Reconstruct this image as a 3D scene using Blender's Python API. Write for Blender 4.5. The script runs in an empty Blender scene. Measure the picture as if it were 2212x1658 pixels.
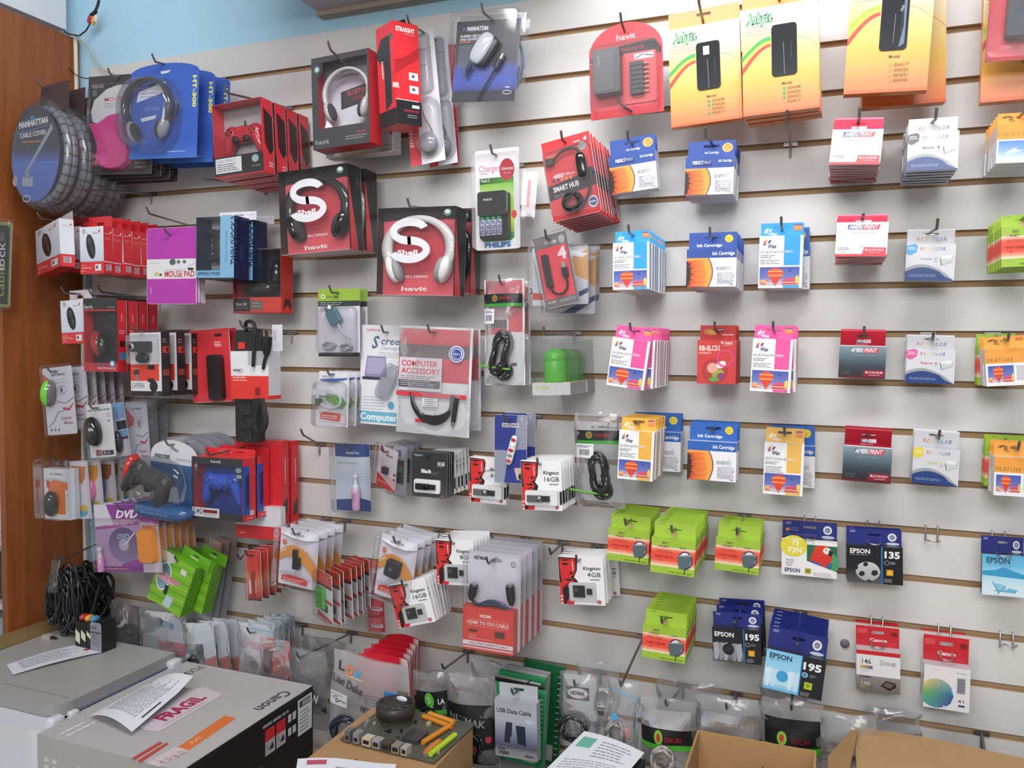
import bpy, math, random
from mathutils import Vector, Matrix, Euler
import numpy as np
random.seed(7)
R_ = math.radians
scene = bpy.context.scene
COL = scene.collection

# ------------------------------------------------------------------ camera
YAW, PITCH, ROLL = -0.37107639, -0.04467303, 0.00997315
CAM = Vector((0.0, -1.82435, 1.414)); FPX = 1740.0
_f = Vector((math.sin(YAW)*math.cos(PITCH), math.cos(YAW)*math.cos(PITCH), math.sin(PITCH)))
_r0 = Vector((math.cos(YAW), -math.sin(YAW), 0)); _u0 = _r0.cross(_f)
CR = math.cos(ROLL)*_r0 + math.sin(ROLL)*_u0
CU = -math.sin(ROLL)*_r0 + math.cos(ROLL)*_u0
cd = bpy.data.cameras.new('camera'); cam = bpy.data.objects.new('camera', cd); COL.objects.link(cam)
M3 = Matrix((CR, CU, -_f)).transposed()
cam.matrix_world = Matrix.Translation(CAM) @ M3.to_4x4()
cd.sensor_width = 36.0; cd.lens = FPX/2212*36.0; cd.clip_start = 0.02
scene.camera = cam
# ------------------------------------------------------------------ view, sky, lights
vs = scene.view_settings
vs.view_transform = 'Standard'; vs.look = 'None'; vs.gamma = 1.0; vs.use_curve_mapping = False
vs.exposure = 0.68
scene.cycles.transparent_max_bounces = 32
w = bpy.data.worlds.new('daylight'); scene.world = w; w.use_nodes = True
nt = w.node_tree; bg = nt.nodes['Background']
tc = nt.nodes.new('ShaderNodeTexCoord'); sp = nt.nodes.new('ShaderNodeSeparateXYZ')
rp = nt.nodes.new('ShaderNodeValToRGB'); rp.color_ramp.elements[0].color = (.30,.29,.28,1); rp.color_ramp.elements[1].color = (.95,.94,.93,1)
mp = nt.nodes.new('ShaderNodeMapRange'); mp.inputs[1].default_value = -1; mp.inputs[2].default_value = 1
nt.links.new(tc.outputs['Generated'], sp.inputs[0]); nt.links.new(sp.outputs[2], mp.inputs[0])
nt.links.new(mp.outputs[0], rp.inputs[0]); nt.links.new(rp.outputs[0], bg.inputs[0]); bg.inputs[1].default_value = 0.52
def area(name, loc, target, sx, sy, power, col):
    l = bpy.data.lights.new(name, 'AREA'); l.shape = 'RECTANGLE'; l.size = sx; l.size_y = sy; l.energy = power; l.color = col
    o = bpy.data.objects.new(name, l); COL.objects.link(o); o.location = loc
    o.rotation_euler = (Vector(target)-Vector(loc)).to_track_quat('-Z', 'Y').to_euler(); return o
area('shop_window_daylight', (.1, -3.4, 2.45), (-1.0, 0, 1.8), 2.2, .6, 27, (1, .985, .98))
area('ceiling_tube_light', (-.4, -1.15, 2.7), (-.6, -.1, 1.6), 1.5, .3, 21, (1, .985, .98))

# ------------------------------------------------------------------ helpers
def ray(px, py): return (px-1106)/FPX*CR - (py-829)/FPX*CU + _f
def at(px, py, d=0.0):                       # pixel -> point on the plane d metres in front of the slat wall
    v = ray(px, py); return CAM + v*((-d-CAM.y)/v.y)
def onz(px, py, z):
    v = ray(px, py); return CAM + v*((z-CAM.z)/v.z)
_cc = {}
def C(h):
    if isinstance(h, tuple): return h
    if h not in _cc:
        v = [int(h[i:i+2], 16)/255 for i in (0, 2, 4)]
        _cc[h] = tuple((x/12.92 if x <= .04045 else ((x+.055)/1.055)**2.4) for x in v)+(1.0,)
    return _cc[h]
def mixc(a, b, t):
    a, b = C(a), C(b); return tuple(a[i]*(1-t)+b[i]*t for i in range(3))+(1.0,)

# ------------------------------------------------------------------ materials
MAT = {}
def mat(name, rough=.5, metal=0., spec=.5, noise=0., nscale=40, bump=0., bscale=60, coat=0., alpha=None, gloss=.5, tint=(1,1,1), diff=0.):
    m = bpy.data.materials.new(name); m.use_nodes = True; n = m.node_tree; n.nodes.clear(); L = n.links
    out = n.nodes.new('ShaderNodeOutputMaterial')
    att = n.nodes.new('ShaderNodeAttribute'); att.attribute_name = 'Col'
    col = att.outputs['Color']
    tcn = n.nodes.new('ShaderNodeTexCoord')
    if noise:
        nz = n.nodes.new('ShaderNodeTexNoise'); nz.inputs['Scale'].default_value = nscale; nz.inputs['Detail'].default_value = 4
        L.new(tcn.outputs['Object'], nz.inputs['Vector'])
        mr = n.nodes.new('ShaderNodeMapRange'); mr.inputs[3].default_value = 1-noise; mr.inputs[4].default_value = 1+noise
        L.new(nz.outputs[0], mr.inputs[0])
        vm = n.nodes.new('ShaderNodeVectorMath'); vm.operation = 'SCALE'; L.new(col, vm.inputs[0]); L.new(mr.outputs[0], vm.inputs['Scale']); col = vm.outputs[0]
    bmp = None
    if bump:
        nb = n.nodes.new('ShaderNodeTexNoise'); nb.inputs['Scale'].default_value = bscale; nb.inputs['Detail'].default_value = 3
        L.new(tcn.outputs['Object'], nb.inputs['Vector'])
        bn = n.nodes.new('ShaderNodeBump'); bn.inputs['Strength'].default_value = bump; bn.inputs['Distance'].default_value = .01
        L.new(nb.outputs[0], bn.inputs['Height']); bmp = bn.outputs[0]
    pb = n.nodes.new('ShaderNodeBsdfPrincipled')
    L.new(col, pb.inputs['Base Color']); pb.inputs['Roughness'].default_value = rough; pb.inputs['Metallic'].default_value = metal
    pb.inputs['Specular IOR Level'].default_value = spec; pb.inputs['Coat Weight'].default_value = coat; pb.inputs['Coat Roughness'].default_value = .08
    if bmp: L.new(bmp, pb.inputs['Normal'])
    sh = pb.outputs[0]
    if alpha is not None:                    # see-through film: transparent with a glossy surface and a little milk
        tr = n.nodes.new('ShaderNodeBsdfTransparent'); tr.inputs[0].default_value = tint+(1,)
        gl = n.nodes.new('ShaderNodeBsdfGlossy'); gl.inputs['Roughness'].default_value = rough
        if bmp: L.new(bmp, gl.inputs['Normal'])
        lw = n.nodes.new('ShaderNodeLayerWeight'); lw.inputs[0].default_value = .35
        if bmp: L.new(bmp, lw.inputs['Normal'])
        ml = n.nodes.new('ShaderNodeMath'); ml.operation = 'MULTIPLY_ADD'; ml.inputs[1].default_value = gloss; ml.inputs[2].default_value = .03
        L.new(lw.outputs['Fresnel'], ml.inputs[0])
        mx = n.nodes.new('ShaderNodeMixShader'); L.new(ml.outputs[0], mx.inputs[0]); L.new(tr.outputs[0], mx.inputs[1]); L.new(gl.outputs[0], mx.inputs[2])
        mx2 = n.nodes.new('ShaderNodeMixShader'); mx2.inputs[0].default_value = alpha
        L.new(mx.outputs[0], mx2.inputs[1]); L.new(sh, mx2.inputs[2]); sh = mx2.outputs[0]
    L.new(sh, out.inputs[0]); MAT[name] = m; return m
mat('printed_card', .5, noise=.03, nscale=60)
mat('gloss_card', .28, spec=.5, noise=.02)
mat('foil_card', .25, metal=.75)
mat('kraft_card', .8, noise=.08, nscale=25)
mat('plastic', .35, noise=.03)
mat('shiny_plastic', .12, coat=.4)
mat('rubber', .55)
mat('steel', .3, metal=.9)
mat('clear', .07, alpha=.015, gloss=.35, tint=(.97,.97,.98))
mat('blister', .09, alpha=.05, gloss=.45, bump=.15, bscale=18, tint=(.95,.95,.97))
mat('bag', .16, alpha=.12, gloss=.6, bump=.8, bscale=14, tint=(.94,.94,.95))
mat('milky_bag', .22, alpha=.36, gloss=.5, bump=.6, bscale=10, tint=(.95,.95,.95))
mat('paper', .75, noise=.02)
mat('laminate', .42, spec=.35, noise=.02, nscale=9)
mat('paint', .7, noise=.05, nscale=5, bump=.25, bscale=26)
mat('mdf', .8, noise=.12, nscale=90)
mat('cloth', .85, noise=.1)

# ------------------------------------------------------------------ mesh builder
class MB:
    def __init__(s): s.v = []; s.f = []; s.c = []; s.m = []; s.sm = []; s.mats = []
    def mi(s, m):
        if m not in s.mats: s.mats.append(m)
        return s.mats.index(m)
    def face(s, pts, col, m='printed_card', smooth=False):
        b = len(s.v); s.v += [tuple(p) for p in pts]; s.f.append(tuple(range(b, b+len(pts))))
        s.c += [C(c) for c in col] if isinstance(col, list) else [C(col)]*len(pts)
        s.m.append(s.mi(m)); s.sm.append(smooth)
    def mesh(s, verts, faces, col, m, smooth=True):
        b = len(s.v); s.v += [tuple(p) for p in verts]; mi = s.mi(m)
        for f in faces:
            s.f.append(tuple(b+i for i in f))
            s.c += [C(col[i]) for i in f] if isinstance(col, list) else [C(col)]*len(f)
            s.m.append(mi); s.sm.append(smooth)
    def box(s, x0, x1, y0, y1, z0, z1, col, m='printed_card', skip='', cols={}, T=None):
        P = [(x0,y0,z0),(x1,y0,z0),(x1,y1,z0),(x0,y1,z0),(x0,y0,z1),(x1,y0,z1),(x1,y1,z1),(x0,y1,z1)]
        if T: P = [T(p) for p in P]
        F = dict(f=(0,1,5,4), r=(1,2,6,5), b=(2,3,7,6), l=(3,0,4,7), t=(4,5,6,7), d=(3,2,1,0))
        for k, f in F.items():
            if k in skip: continue
            s.face([P[i] for i in f], cols.get(k, col), m)
    def prism(s, o, y0, y1, col, m='printed_card', side=None, back=True, smooth=False, taper=1.0, T=None):
        # outline o = [(x,z)] seen from the front (counter-clockwise); front at y0
        T = T or (lambda p: p); n = len(o); cx = sum(p[0] for p in o)/n; cz = sum(p[1] for p in o)/n
        A = [T((cx+(x-cx)*taper, y0, cz+(z-cz)*taper)) for x, z in o]; B = [T((x, y1, z)) for x, z in o]
        s.face(A, col, m)
        if back: s.face(B[::-1], side or col, m)
        s.mesh(A+B, [(i, i+n, (i+1) % n+n, (i+1) % n) for i in range(n)], side or col, m, smooth)
    def tube(s, path, r, col, m='rubber', seg=8, closed=False, caps=True):
        P = [Vector(p) for p in path]; n = len(P); V = []; prev = None
        rr = r if isinstance(r, list) else [r]*n
        cl = col if isinstance(col, list) else [col]*n
        for i, p in enumerate(P):
            a = P[(i-1) % n] if (closed or i) else p; b = P[(i+1) % n] if (closed or i < n-1) else p
            t = (b-a).normalized() if (b-a).length else Vector((0,0,1))
            if prev is None: q = t.orthogonal().normalized()
            else:
                q = prev-t*prev.dot(t); q = q.normalized() if q.length > 1e-6 else t.orthogonal().normalized()
            prev = q; u = t.cross(q)
            V += [p+rr[i]*(math.cos(2*math.pi*k/seg)*q+math.sin(2*math.pi*k/seg)*u) for k in range(seg)]
        F = []
        for i in range(n if closed else n-1):
            j = (i+1) % n
            F += [(i*seg+k, i*seg+(k+1) % seg, j*seg+(k+1) % seg, j*seg+k) for k in range(seg)]
        cols = [c for c in cl for _ in range(seg)]
        s.mesh(V, F, cols, m)
        if caps and not closed:
            s.face(V[:seg][::-1], cl[0], m); s.face(V[-seg:], cl[-1], m)
    def ell(s, c, r, col, m='plastic', rot=None, nu=18, nv=10, p=1.0, zmin=-1, cut=None):
        V = []; F = []; cols = []
        for j in range(nv+1):
            a = -math.pi/2+math.pi*j/nv
            for i in range(nu):
                b = 2*math.pi*i/nu
                q = Vector((math.cos(a)*math.cos(b), math.cos(a)*math.sin(b), math.sin(a)))
                if p != 1.0: q = Vector([math.copysign(abs(t)**p, t) for t in q])
                q = Vector((q.x*r[0], q.y*r[1], q.z*r[2]))
                if rot: q = rot @ q
                V.append(Vector(c)+q); cols.append(col(q) if callable(col) else col)
        for j in range(nv):
            for i in range(nu): F.append((j*nu+i, j*nu+(i+1) % nu, (j+1)*nu+(i+1) % nu, (j+1)*nu+i))
        s.mesh(V, F, cols, m)
    def lathe(s, prof, base, axis, col, m='plastic', seg=16):
        ax = Vector(axis).normalized(); q = ax.orthogonal().normalized(); u = ax.cross(q); V = []; cols = []
        for k, (r, h) in enumerate(prof):
            for i in range(seg):
                t = 2*math.pi*i/seg; V.append(Vector(base)+ax*h+r*(math.cos(t)*q+math.sin(t)*u)); cols.append(col[k] if isinstance(col, list) else col)
        F = [(j*seg+i, j*seg+(i+1) % seg, (j+1)*seg+(i+1) % seg, (j+1)*seg+i) for j in range(len(prof)-1) for i in range(seg)]
        s.mesh(V, F, cols, m)
    def sheet(s, fn, nu, nv, col, m='bag', smooth=True):
        V = [fn(i/nu, j/nv) for j in range(nv+1) for i in range(nu+1)]
        F = [(j*(nu+1)+i, j*(nu+1)+i+1, (j+1)*(nu+1)+i+1, (j+1)*(nu+1)+i) for j in range(nv) for i in range(nu)]
        cl = [col(i/nu, j/nv) for j in range(nv+1) for i in range(nu+1)] if callable(col) else col
        s.mesh(V, F, cl, m, smooth)
    def build(s, name, parent=None, **tags):
        me = bpy.data.meshes.new(name); me.from_pydata(s.v, [], s.f)
        for m in s.mats: me.materials.append(MAT[m])
        me.polygons.foreach_set('material_index', s.m); me.polygons.foreach_set('use_smooth', s.sm)
        ca = me.color_attributes.new('Col', 'FLOAT_COLOR', 'CORNER')
        ca.data.foreach_set('color', np.array(s.c, dtype=np.float32).ravel())
        me.validate(clean_customdata=False); me.update()
        o = bpy.data.objects.new(name, me); COL.objects.link(o)
        if parent: o.parent = parent
        for k, v in tags.items(): o[k] = v
        return o

def rr(x0, x1, z0, z1, r, n=5, corners=(1,1,1,1)):    # rounded rectangle, counter-clockwise from bottom-left
    P = []
    for (cx, cz, a, on) in ((x0, z0, 180, corners[0]), (x1, z0, 270, corners[1]), (x1, z1, 0, corners[2]), (x0, z1, 90, corners[3])):
        if not on: P.append((cx, cz)); continue
        sx = 1 if cx == x0 else -1; sz = 1 if cz == z0 else -1
        for k in range(n+1):
            t = R_(a+90*k/n); P.append((cx+sx*r+r*math.cos(t), cz+sz*r+r*math.sin(t)))
    return P
def arcpts(cx, cz, rx, rz, a0, a1, n=16): return [(cx+rx*math.cos(R_(a0+(a1-a0)*k/n)), cz+rz*math.sin(R_(a0+(a1-a0)*k/n))) for k in range(n+1)]

_tx = {}
def textgeo(s, bold=0., shear=0., space=1.0):
    k = (s, bold, shear, space)
    if k not in _tx:
        cu = bpy.data.curves.new('t', 'FONT'); cu.body = s; cu.resolution_u = 2; cu.offset = bold; cu.shear = shear; cu.space_character = space
        o = bpy.data.objects.new('t', cu); COL.objects.link(o)
        me = o.to_mesh(); vv = [(v.co.x, v.co.y) for v in me.vertices]; ff = [tuple(p.vertices) for p in me.polygons]
        o.to_mesh_clear(); bpy.data.objects.remove(o); bpy.data.curves.remove(cu)
        x0 = min([v[0] for v in vv] or [0]); x1 = max([v[0] for v in vv] or [1])
        _tx[k] = ([(x-x0, y) for x, y in vv], ff, x1-x0)
    return _tx[k]
CAPH = 0.69

class Pt:   # painter: prints flat shapes in a design space U x V (y down) onto a face
    def __init__(s, mb, w, h, U, V, O=None, ux=(1,0,0), vz=(0,0,-1), n=(0,-1,0), m='printed_card', eps=6e-5, x0=None, z0=0., y0=0.):
        s.mb = mb; s.m = m; s.eps = eps; s.l = 1; s.U = U; s.V = V
        s.O = Vector(O) if O is not None else Vector((-w/2 if x0 is None else x0, y0, z0))
        s.ux = Vector(ux)*(w/U); s.vz = Vector(vz)*(h/V); s.n = Vector(n)
    def P(s, x, y): return s.O+s.ux*x+s.vz*y+s.n*(s.l*s.eps)
    def poly(s, pts, col, m=None):
        s.mb.face([s.P(*p) for p in pts], col, m or s.m); s.l += 1
    def rect(s, x0, y0, x1, y1, col, c2=None, horiz=False, m=None):
        if getattr(s, 'sub', 0):
            k = s.sub; g = lambda v: mixc(col, c2, v) if c2 else C(col)
            for i in range(k):
                for j in range(3):
                    xa, xb, ya, yb = x0+(x1-x0)*i/k, x0+(x1-x0)*(i+1)/k, y0+(y1-y0)*j/3, y0+(y1-y0)*(j+1)/3
                    s.mb.face([s.P(xa, yb), s.P(xb, yb), s.P(xb, ya), s.P(xa, ya)], [g((j+1)/3)]*2+[g(j/3)]*2, m or s.m)
            s.l += 1; return
        cl = col if c2 is None else ([col, c2, c2, col] if horiz else [c2, c2, col, col])
        s.mb.face([s.P(x0, y1), s.P(x1, y1), s.P(x1, y0), s.P(x0, y0)], cl, m or s.m); s.l += 1
    def grad(s, x0, y0, x1, y1, stops, horiz=False, m=None):
        for (a, ca), (b, cb) in zip(stops, stops[1:]):
            if horiz: s.mb.face([s.P(x0+(x1-x0)*a, y1), s.P(x0+(x1-x0)*b, y1), s.P(x0+(x1-x0)*b, y0), s.P(x0+(x1-x0)*a, y0)], [ca, cb, cb, ca], m or s.m)
            else: s.mb.face([s.P(x0, y0+(y1-y0)*b), s.P(x1, y0+(y1-y0)*b), s.P(x1, y0+(y1-y0)*a), s.P(x0, y0+(y1-y0)*a)], [cb, cb, ca, ca], m or s.m)
        s.l += 1
    def slot(s, x0, y0, x1, y1, hx0, hy0, hx1, hy1, col, c2=None, m=None):   # a rectangle with a real hang hole cut through
        c2 = c2 or col; f = lambda y: mixc(col, c2, (y-y0)/(y1-y0))
        for a in ((x0,y0,x1,hy0), (x0,hy0,hx0,hy1), (hx1,hy0,x1,hy1), (x0,hy1,x1,y1)):
            s.mb.face([s.P(a[0], a[3]), s.P(a[2], a[3]), s.P(a[2], a[1]), s.P(a[0], a[1])], [f(a[3]), f(a[3]), f(a[1]), f(a[1])], m or s.m)
        s.l += 1
    def ell(s, cx, cy, rx, ry, col, c2=None, n=22, a0=0, a1=360, rot=0, m=None):
        ca, sa = math.cos(R_(rot)), math.sin(R_(rot)); pts = []
        k = n if a1-a0 < 360 else n-1
        for i in range(k+1):
            t = R_(a0+(a1-a0)*i/n); x, y = rx*math.cos(t), ry*math.sin(t); pts.append((cx+x*ca-y*sa, cy+x*sa+y*ca))
        cl = [mixc(col, c2, (p[1]-cy+ry)/(2*ry)) for p in pts] if c2 else col
        if getattr(s, 'sub', 0):
            for i in range(len(pts)):
                q = pts[(i+1) % len(pts)]; h0 = ((pts[i][0]+cx)/2, (pts[i][1]+cy)/2); h1 = ((q[0]+cx)/2, (q[1]+cy)/2)
                s.mb.face([s.P(cx, cy), s.P(*h1), s.P(*h0)], col, m or s.m); s.mb.face([s.P(*h0), s.P(*h1), s.P(*q), s.P(*pts[i])], col, m or s.m)
            s.l += 1; return
        s.mb.face([s.P(*p) for p in pts][::-1], cl[::-1] if c2 else cl, m or s.m); s.l += 1
    def ring(s, cx, cy, rx, ry, t, col, a0=0, a1=360, n=24, rot=0, t2=None):
        ca, sa = math.cos(R_(rot)), math.sin(R_(rot))
        def q(r1, r2, a): x, y = r1*math.cos(R_(a)), r2*math.sin(R_(a)); return s.P(cx+x*ca-y*sa, cy+x*sa+y*ca)
        for i in range(n):
            a, b = a0+(a1-a0)*i/n, a0+(a1-a0)*(i+1)/n
            ta = t if t2 is None else t+(t2-t)*i/n; tb = t if t2 is None else t+(t2-t)*(i+1)/n
            s.mb.face([q(rx, ry, a), q(rx-ta, ry-ta, a), q(rx-tb, ry-tb, b), q(rx, ry, b)], col, s.m)
        s.l += 1
    def line(s, x0, y0, x1, y1, t, col, t2=None):
        d = Vector((x1-x0, y1-y0)).normalized(); nx, ny = -d.y*t/2, d.x*t/2; k = 1 if t2 is None else t2/t
        s.poly([(x0-nx, y0-ny), (x1-nx*k, y1-ny*k), (x1+nx*k, y1+ny*k), (x0+nx, y0+ny)], col)
    def band(s, top, bot, col, m=None):      # strip between two polylines of equal length
        for i in range(len(top)-1): s.mb.face([s.P(*bot[i]), s.P(*bot[i+1]), s.P(*top[i+1]), s.P(*top[i])], col, m or s.m)
        s.l += 1
    def T(s, t, x, y, h, col, w=None, bold=0.0, it=0., rot=0, al='l', sp=1.0):   # (x,y) = top-left of the capitals
        V, F, tw = textgeo(t, bold, it, sp); k = h/CAPH; kx = (w/tw) if w else k*(s.vz.length/s.ux.length)
        W = tw*kx; ox = {'l': 0, 'c': -W/2, 'r': -W}[al]; ca, sa = math.cos(R_(rot)), math.sin(R_(rot)); a = s.ux.length; b = s.vz.length
        pts = []
        for vx, vy in V:
            X = (ox+vx*kx)*a; Y = (h-vy*k)*b
            pts.append(s.P(x+(X*ca-Y*sa)/a, y+(X*sa+Y*ca)/b))
        s.mb.mesh(pts, F, col, s.m, False); s.l += 1
    def lines(s, x0, y0, x1, n, dy, t, col, jag=.25):  # rows too small to read in the photo
        rnd = random.Random(int(x0*7+y0*3+n))
        for i in range(n):
            xx = x0; xe = x1-(x1-x0)*jag*rnd.random()
            while xx < xe:
                e = min(xe, xx+(x1-x0)*(.1+.2*rnd.random())); s.mb.face([s.P(xx, y0+i*dy+t), s.P(e, y0+i*dy+t), s.P(e, y0+i*dy), s.P(xx, y0+i*dy)], col, s.m); xx = e+(x1-x0)*.03
        s.l += 1
    def bars(s, x0, y0, x1, y1, n, col='202020'):
        rnd = random.Random(n)
        for i in range(n):
            a = x0+(x1-x0)*i/n; s.mb.face([s.P(a, y1), s.P(a+(x1-x0)/n*(.3+.4*rnd.random()), y1), s.P(a+(x1-x0)/n*.5, y0), s.P(a, y0)], col, s.m)
        s.l += 1

# ------------------------------------------------------------------ things
class Th:
    def __init__(s, name, label, cat, tl, tr, bl, d, rz=0., group=None, rx=0.):
        """place by the photo pixels of three corners of the front face, on a plane d metres before the wall turned by rz"""
        mid = at((tl[0]+tr[0])/2, (tl[1]+tr[1])/2, d)
        n = Vector((math.sin(R_(rz)), -math.cos(R_(rz)), 0))
        def hit(p): v = ray(*p); return CAM+v*((mid-CAM).dot(n)/v.dot(n))
        a, b, c = hit(tl), hit(tr), hit(bl)
        s.w = (b-a).length; s.h = (c-a).length
        ax = Vector((math.cos(R_(rz)), math.sin(R_(rz)), 0))
        r1 = math.atan2(-(b-a).z, (b-a).dot(ax)); r2 = math.atan2(-(c-a).dot(ax), -(c-a).z); ry = (r1+r2)/2
        s.root = empty(name, (a+b)/2, label, cat, group); s.root.rotation_euler = Euler((R_(rx), ry, R_(rz)), 'XYZ')
        s.ry = ry; s.rz = rz; s.d = d; s.name = name
def empty(name, loc, label, cat, group=None):
    o = bpy.data.objects.new(name, None); COL.objects.link(o); o.location = loc; o.empty_display_size = .02
    o['label'] = label; o['category'] = cat
    if group: o['group'] = group
    return o
def dup(o, parent=None):
    c = o.copy(); COL.objects.link(c); c.parent = parent
    for ch in o.children: dup(ch, c)
    return c
ORD = ['frontmost', 'second', 'third', 'fourth', 'fifth', 'sixth', 'seventh', 'eighth', 'ninth', 'tenth', 'eleventh', 'twelfth']
def stack(th, n, dy, what, where, group, jx=.001, jr=.6, dz=0., jz=0., jrz=0., dx=0., skew=0.):
    """copies of a thing one behind the other towards the wall"""
    root = th.root if isinstance(th, Th) else th
    rnd = random.Random(hash_(what+where)); root['group'] = group; where = where.replace('on the ', '', 1) if where.startswith('on the ') else where
    root['label'] = '%s, frontmost, %s' % (what, where); out = [root]
    for i in range(1, n):
        c = dup(root); c.location = root.location+Vector((rnd.uniform(-jx, jx)+dx*i, dy*i, dz*i+rnd.uniform(-jz, jz)))
        e = root.rotation_euler; c.rotation_euler = Euler((e.x, e.y+R_(rnd.uniform(-jr, jr)+skew*i), e.z+R_(rnd.uniform(-jrz, jrz))), 'XYZ')
        c['label'] = '%s, %s from front, %s' % (what, ORD[i], where) if i < len(ORD) else '%s, %dth from front, %s' % (what, i+1, where)
        out.append(c)
    return out
def hash_(s):
    h = 7
    for ch in s: h = (h*31+ord(ch)) % 1000003
    return h
GZ = lambda i: 1.4504+.1*i
def hook(x, z, L, label, tip=.02, up=55, slope=None, base=None, looped=False, two=False, group='peg hooks in the slat wall'):
    """slat wall peg: plate in a groove, wire sloping up to its turned-up tip; passes x,z near its outer end"""
    if base is None:
        i = round((z-.012-1.4504)/.1); base = GZ(i)
    o = empty('peg_hook', (x, 0, base), label, 'hook', group)
    m = MB(); zt = z-base; zt = max(-.03, min(.05, zt))
    if looped:
        for sx in (-.011, .011):
            m.tube([(sx, .004, .012), (sx, -.006, .012), (sx, -.006, -.02), (sx, -L*.9, -.02+zt), (sx*.7, -L, -.02+zt)], .0016, 'b8b8b8', 'steel', 6)
        m.tube([(-.008, -L, -.02+zt), (0, -L-.006, -.02+zt), (.008, -L, -.02+zt)], .0016, 'b8b8b8', 'steel', 6)
    else:
        m.tube([(0, -.002, 0), (0, -L*.5, zt*.45), (0, -L, zt), (0, -L-tip*math.cos(R_(up))*.5, zt+tip*math.sin(R_(up))*.4), (0, -L-tip*math.cos(R_(up)), zt+tip*math.sin(R_(up)))], .0027, '8c8c8c', 'steel', 8)
    m.build('wire', o)
    if not looped:
        m = MB(); m.box(-.014, .014, -.0035, -.001, -.004, .004, 'a0a0a0', 'steel'); m.tube([(0, -.003, 0), (0, -.005, -.028)], .0024, '9a9a9a', 'steel', 8); m.build('plate', o)
    return o
def hook_for(th, zoff, L, label, xoff=0., **k):
    r = th.root; M = Matrix.Translation(r.location) @ r.rotation_euler.to_matrix().to_4x4(); p = M @ Vector((xoff, 0, zoff))
    return hook(p.x, p.z, L, label, **k)
# ------------------------------------------------------------------ room
def struct(name, mb):
    o = mb.build(name); o['kind'] = 'structure'; return o
XL, ZT = -2.078, 2.236        # left end and top of the slat wall
m = MB()
zz = [(GZ(i)) for i in range(8, -14, -1)]
edges = []; top = ZT
for z in zz:
    if z > ZT-.03: continue
    m.box(XL, 1.2, 0, .017, z+.0065, top, 'd9d9d8', 'laminate', skip='tdb')
    m.face([(XL, 0, z+.0065), (XL, .013, z+.0065), (1.2, .013, z+.0065), (1.2, 0, z+.0065)], 'b89c7c', 'mdf')
    m.face([(XL, 0, z-.007), (1.2, 0, z-.007), (1.2, .013, z-.007), (XL, .013, z-.007)], 'c4aa8a', 'mdf')
    m.face([(XL, .013, z-.0145), (1.2, .013, z-.0145), (1.2, .013, z+.0145), (XL, .013, z+.0145)], 'b89c7c', 'mdf')
    top = z-.007
m.box(XL, 1.2, 0, .017, .0, top, 'd9d9d8', 'laminate', skip='tdb')
m.face([(XL, 0, ZT), (1.2, 0, ZT), (1.2, .018, ZT), (XL, .018, ZT)], 'b9a58a', 'mdf')
struct('wall_panel', m)
m = MB(); m.box(-4.2, 1.6, .02, .12, -.01, 2.75, 'b4dff6', 'paint'); struct('wall_back', m)
m = MB(); m.box(-4.2, 1.6, -4.2, .12, 2.75, 2.85, 'c9ccd0', 'paint'); struct('ceiling', m)
m = MB(); m.box(-4.2, 1.6, -4.2, .12, -.06, 0, '8a8580', 'laminate'); struct('floor', m)
m = MB(); m.box(1.5, 1.6, -1.2, .02, 0, 2.75, 'c9ccd0', 'paint'); struct('wall_right', m)
# soffit box above the panel
m = MB(); p = at(690, 28, 0)
m.box(p.x, p.x+.75, -.5, .019, p.z, 2.75, 'b9bac0', 'paint'); m.box(p.x, p.x+.75, -.012, .019, p.z-.012, p.z, 'b5a898', 'paint'); struct('trim_1', m)
# wooden side of the neighbouring cabinet, white panel above it
wood = bpy.data.materials.new('stained_wood'); wood.use_nodes = True; n = wood.node_tree; pb = n.nodes['Principled BSDF']
tcw = n.nodes.new('ShaderNodeTexCoord'); mpw = n.nodes.new('ShaderNodeMapping'); mpw.inputs['Scale'].default_value = (18, 18, 1.3)
nz = n.nodes.new('ShaderNodeTexNoise'); nz.inputs['Scale'].default_value = 2.2; nz.inputs['Detail'].default_value = 6; nz.inputs['Distortion'].default_value = .6
cr = n.nodes.new('ShaderNodeValToRGB'); cr.color_ramp.elements[0].position = .3; cr.color_ramp.elements[0].color = C('884a24'); cr.color_ramp.elements[1].position = .75; cr.color_ramp.elements[1].color = C('a2602f')
n.links.new(tcw.outputs['Object'], mpw.inputs[0]); n.links.new(mpw.outputs[0], nz.inputs[0]); n.links.new(nz.outputs[0], cr.inputs[0]); n.links.new(cr.outputs[0], pb.inputs['Base Color'])
pb.inputs['Roughness'].default_value = .42; MAT['wood'] = wood
cabn = empty('display_cabinet', (-2.16, -.14, 0), 'tall reddish brown wooden cabinet side standing left of the white slat wall', 'cabinet')
m = MB(); m.box(.0, .022, -.105, .155, 0, 2.335, 'a0602c', 'wood'); m.build('side_panel', cabn)
m = MB()
for z in [.12, 1.35]+[at(3, yy, .16).z-.018 for yy in (1156, 1290, 1392)]: m.box(-.9, 0, -.06, .155, z, z+.018, 'c8ccd0', 'laminate')
m.build('shelf', cabn)
m = MB(); m.box(-.02, .03, -.62, .105, 2.345, 2.75, 'dfe3ea', 'paint'); o = m.build('white_board'); o.location = (-2.16, -.14, 0)
o['label'] = 'white painted board above the wooden cabinet side at the top left corner'; o['category'] = 'board'
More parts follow.
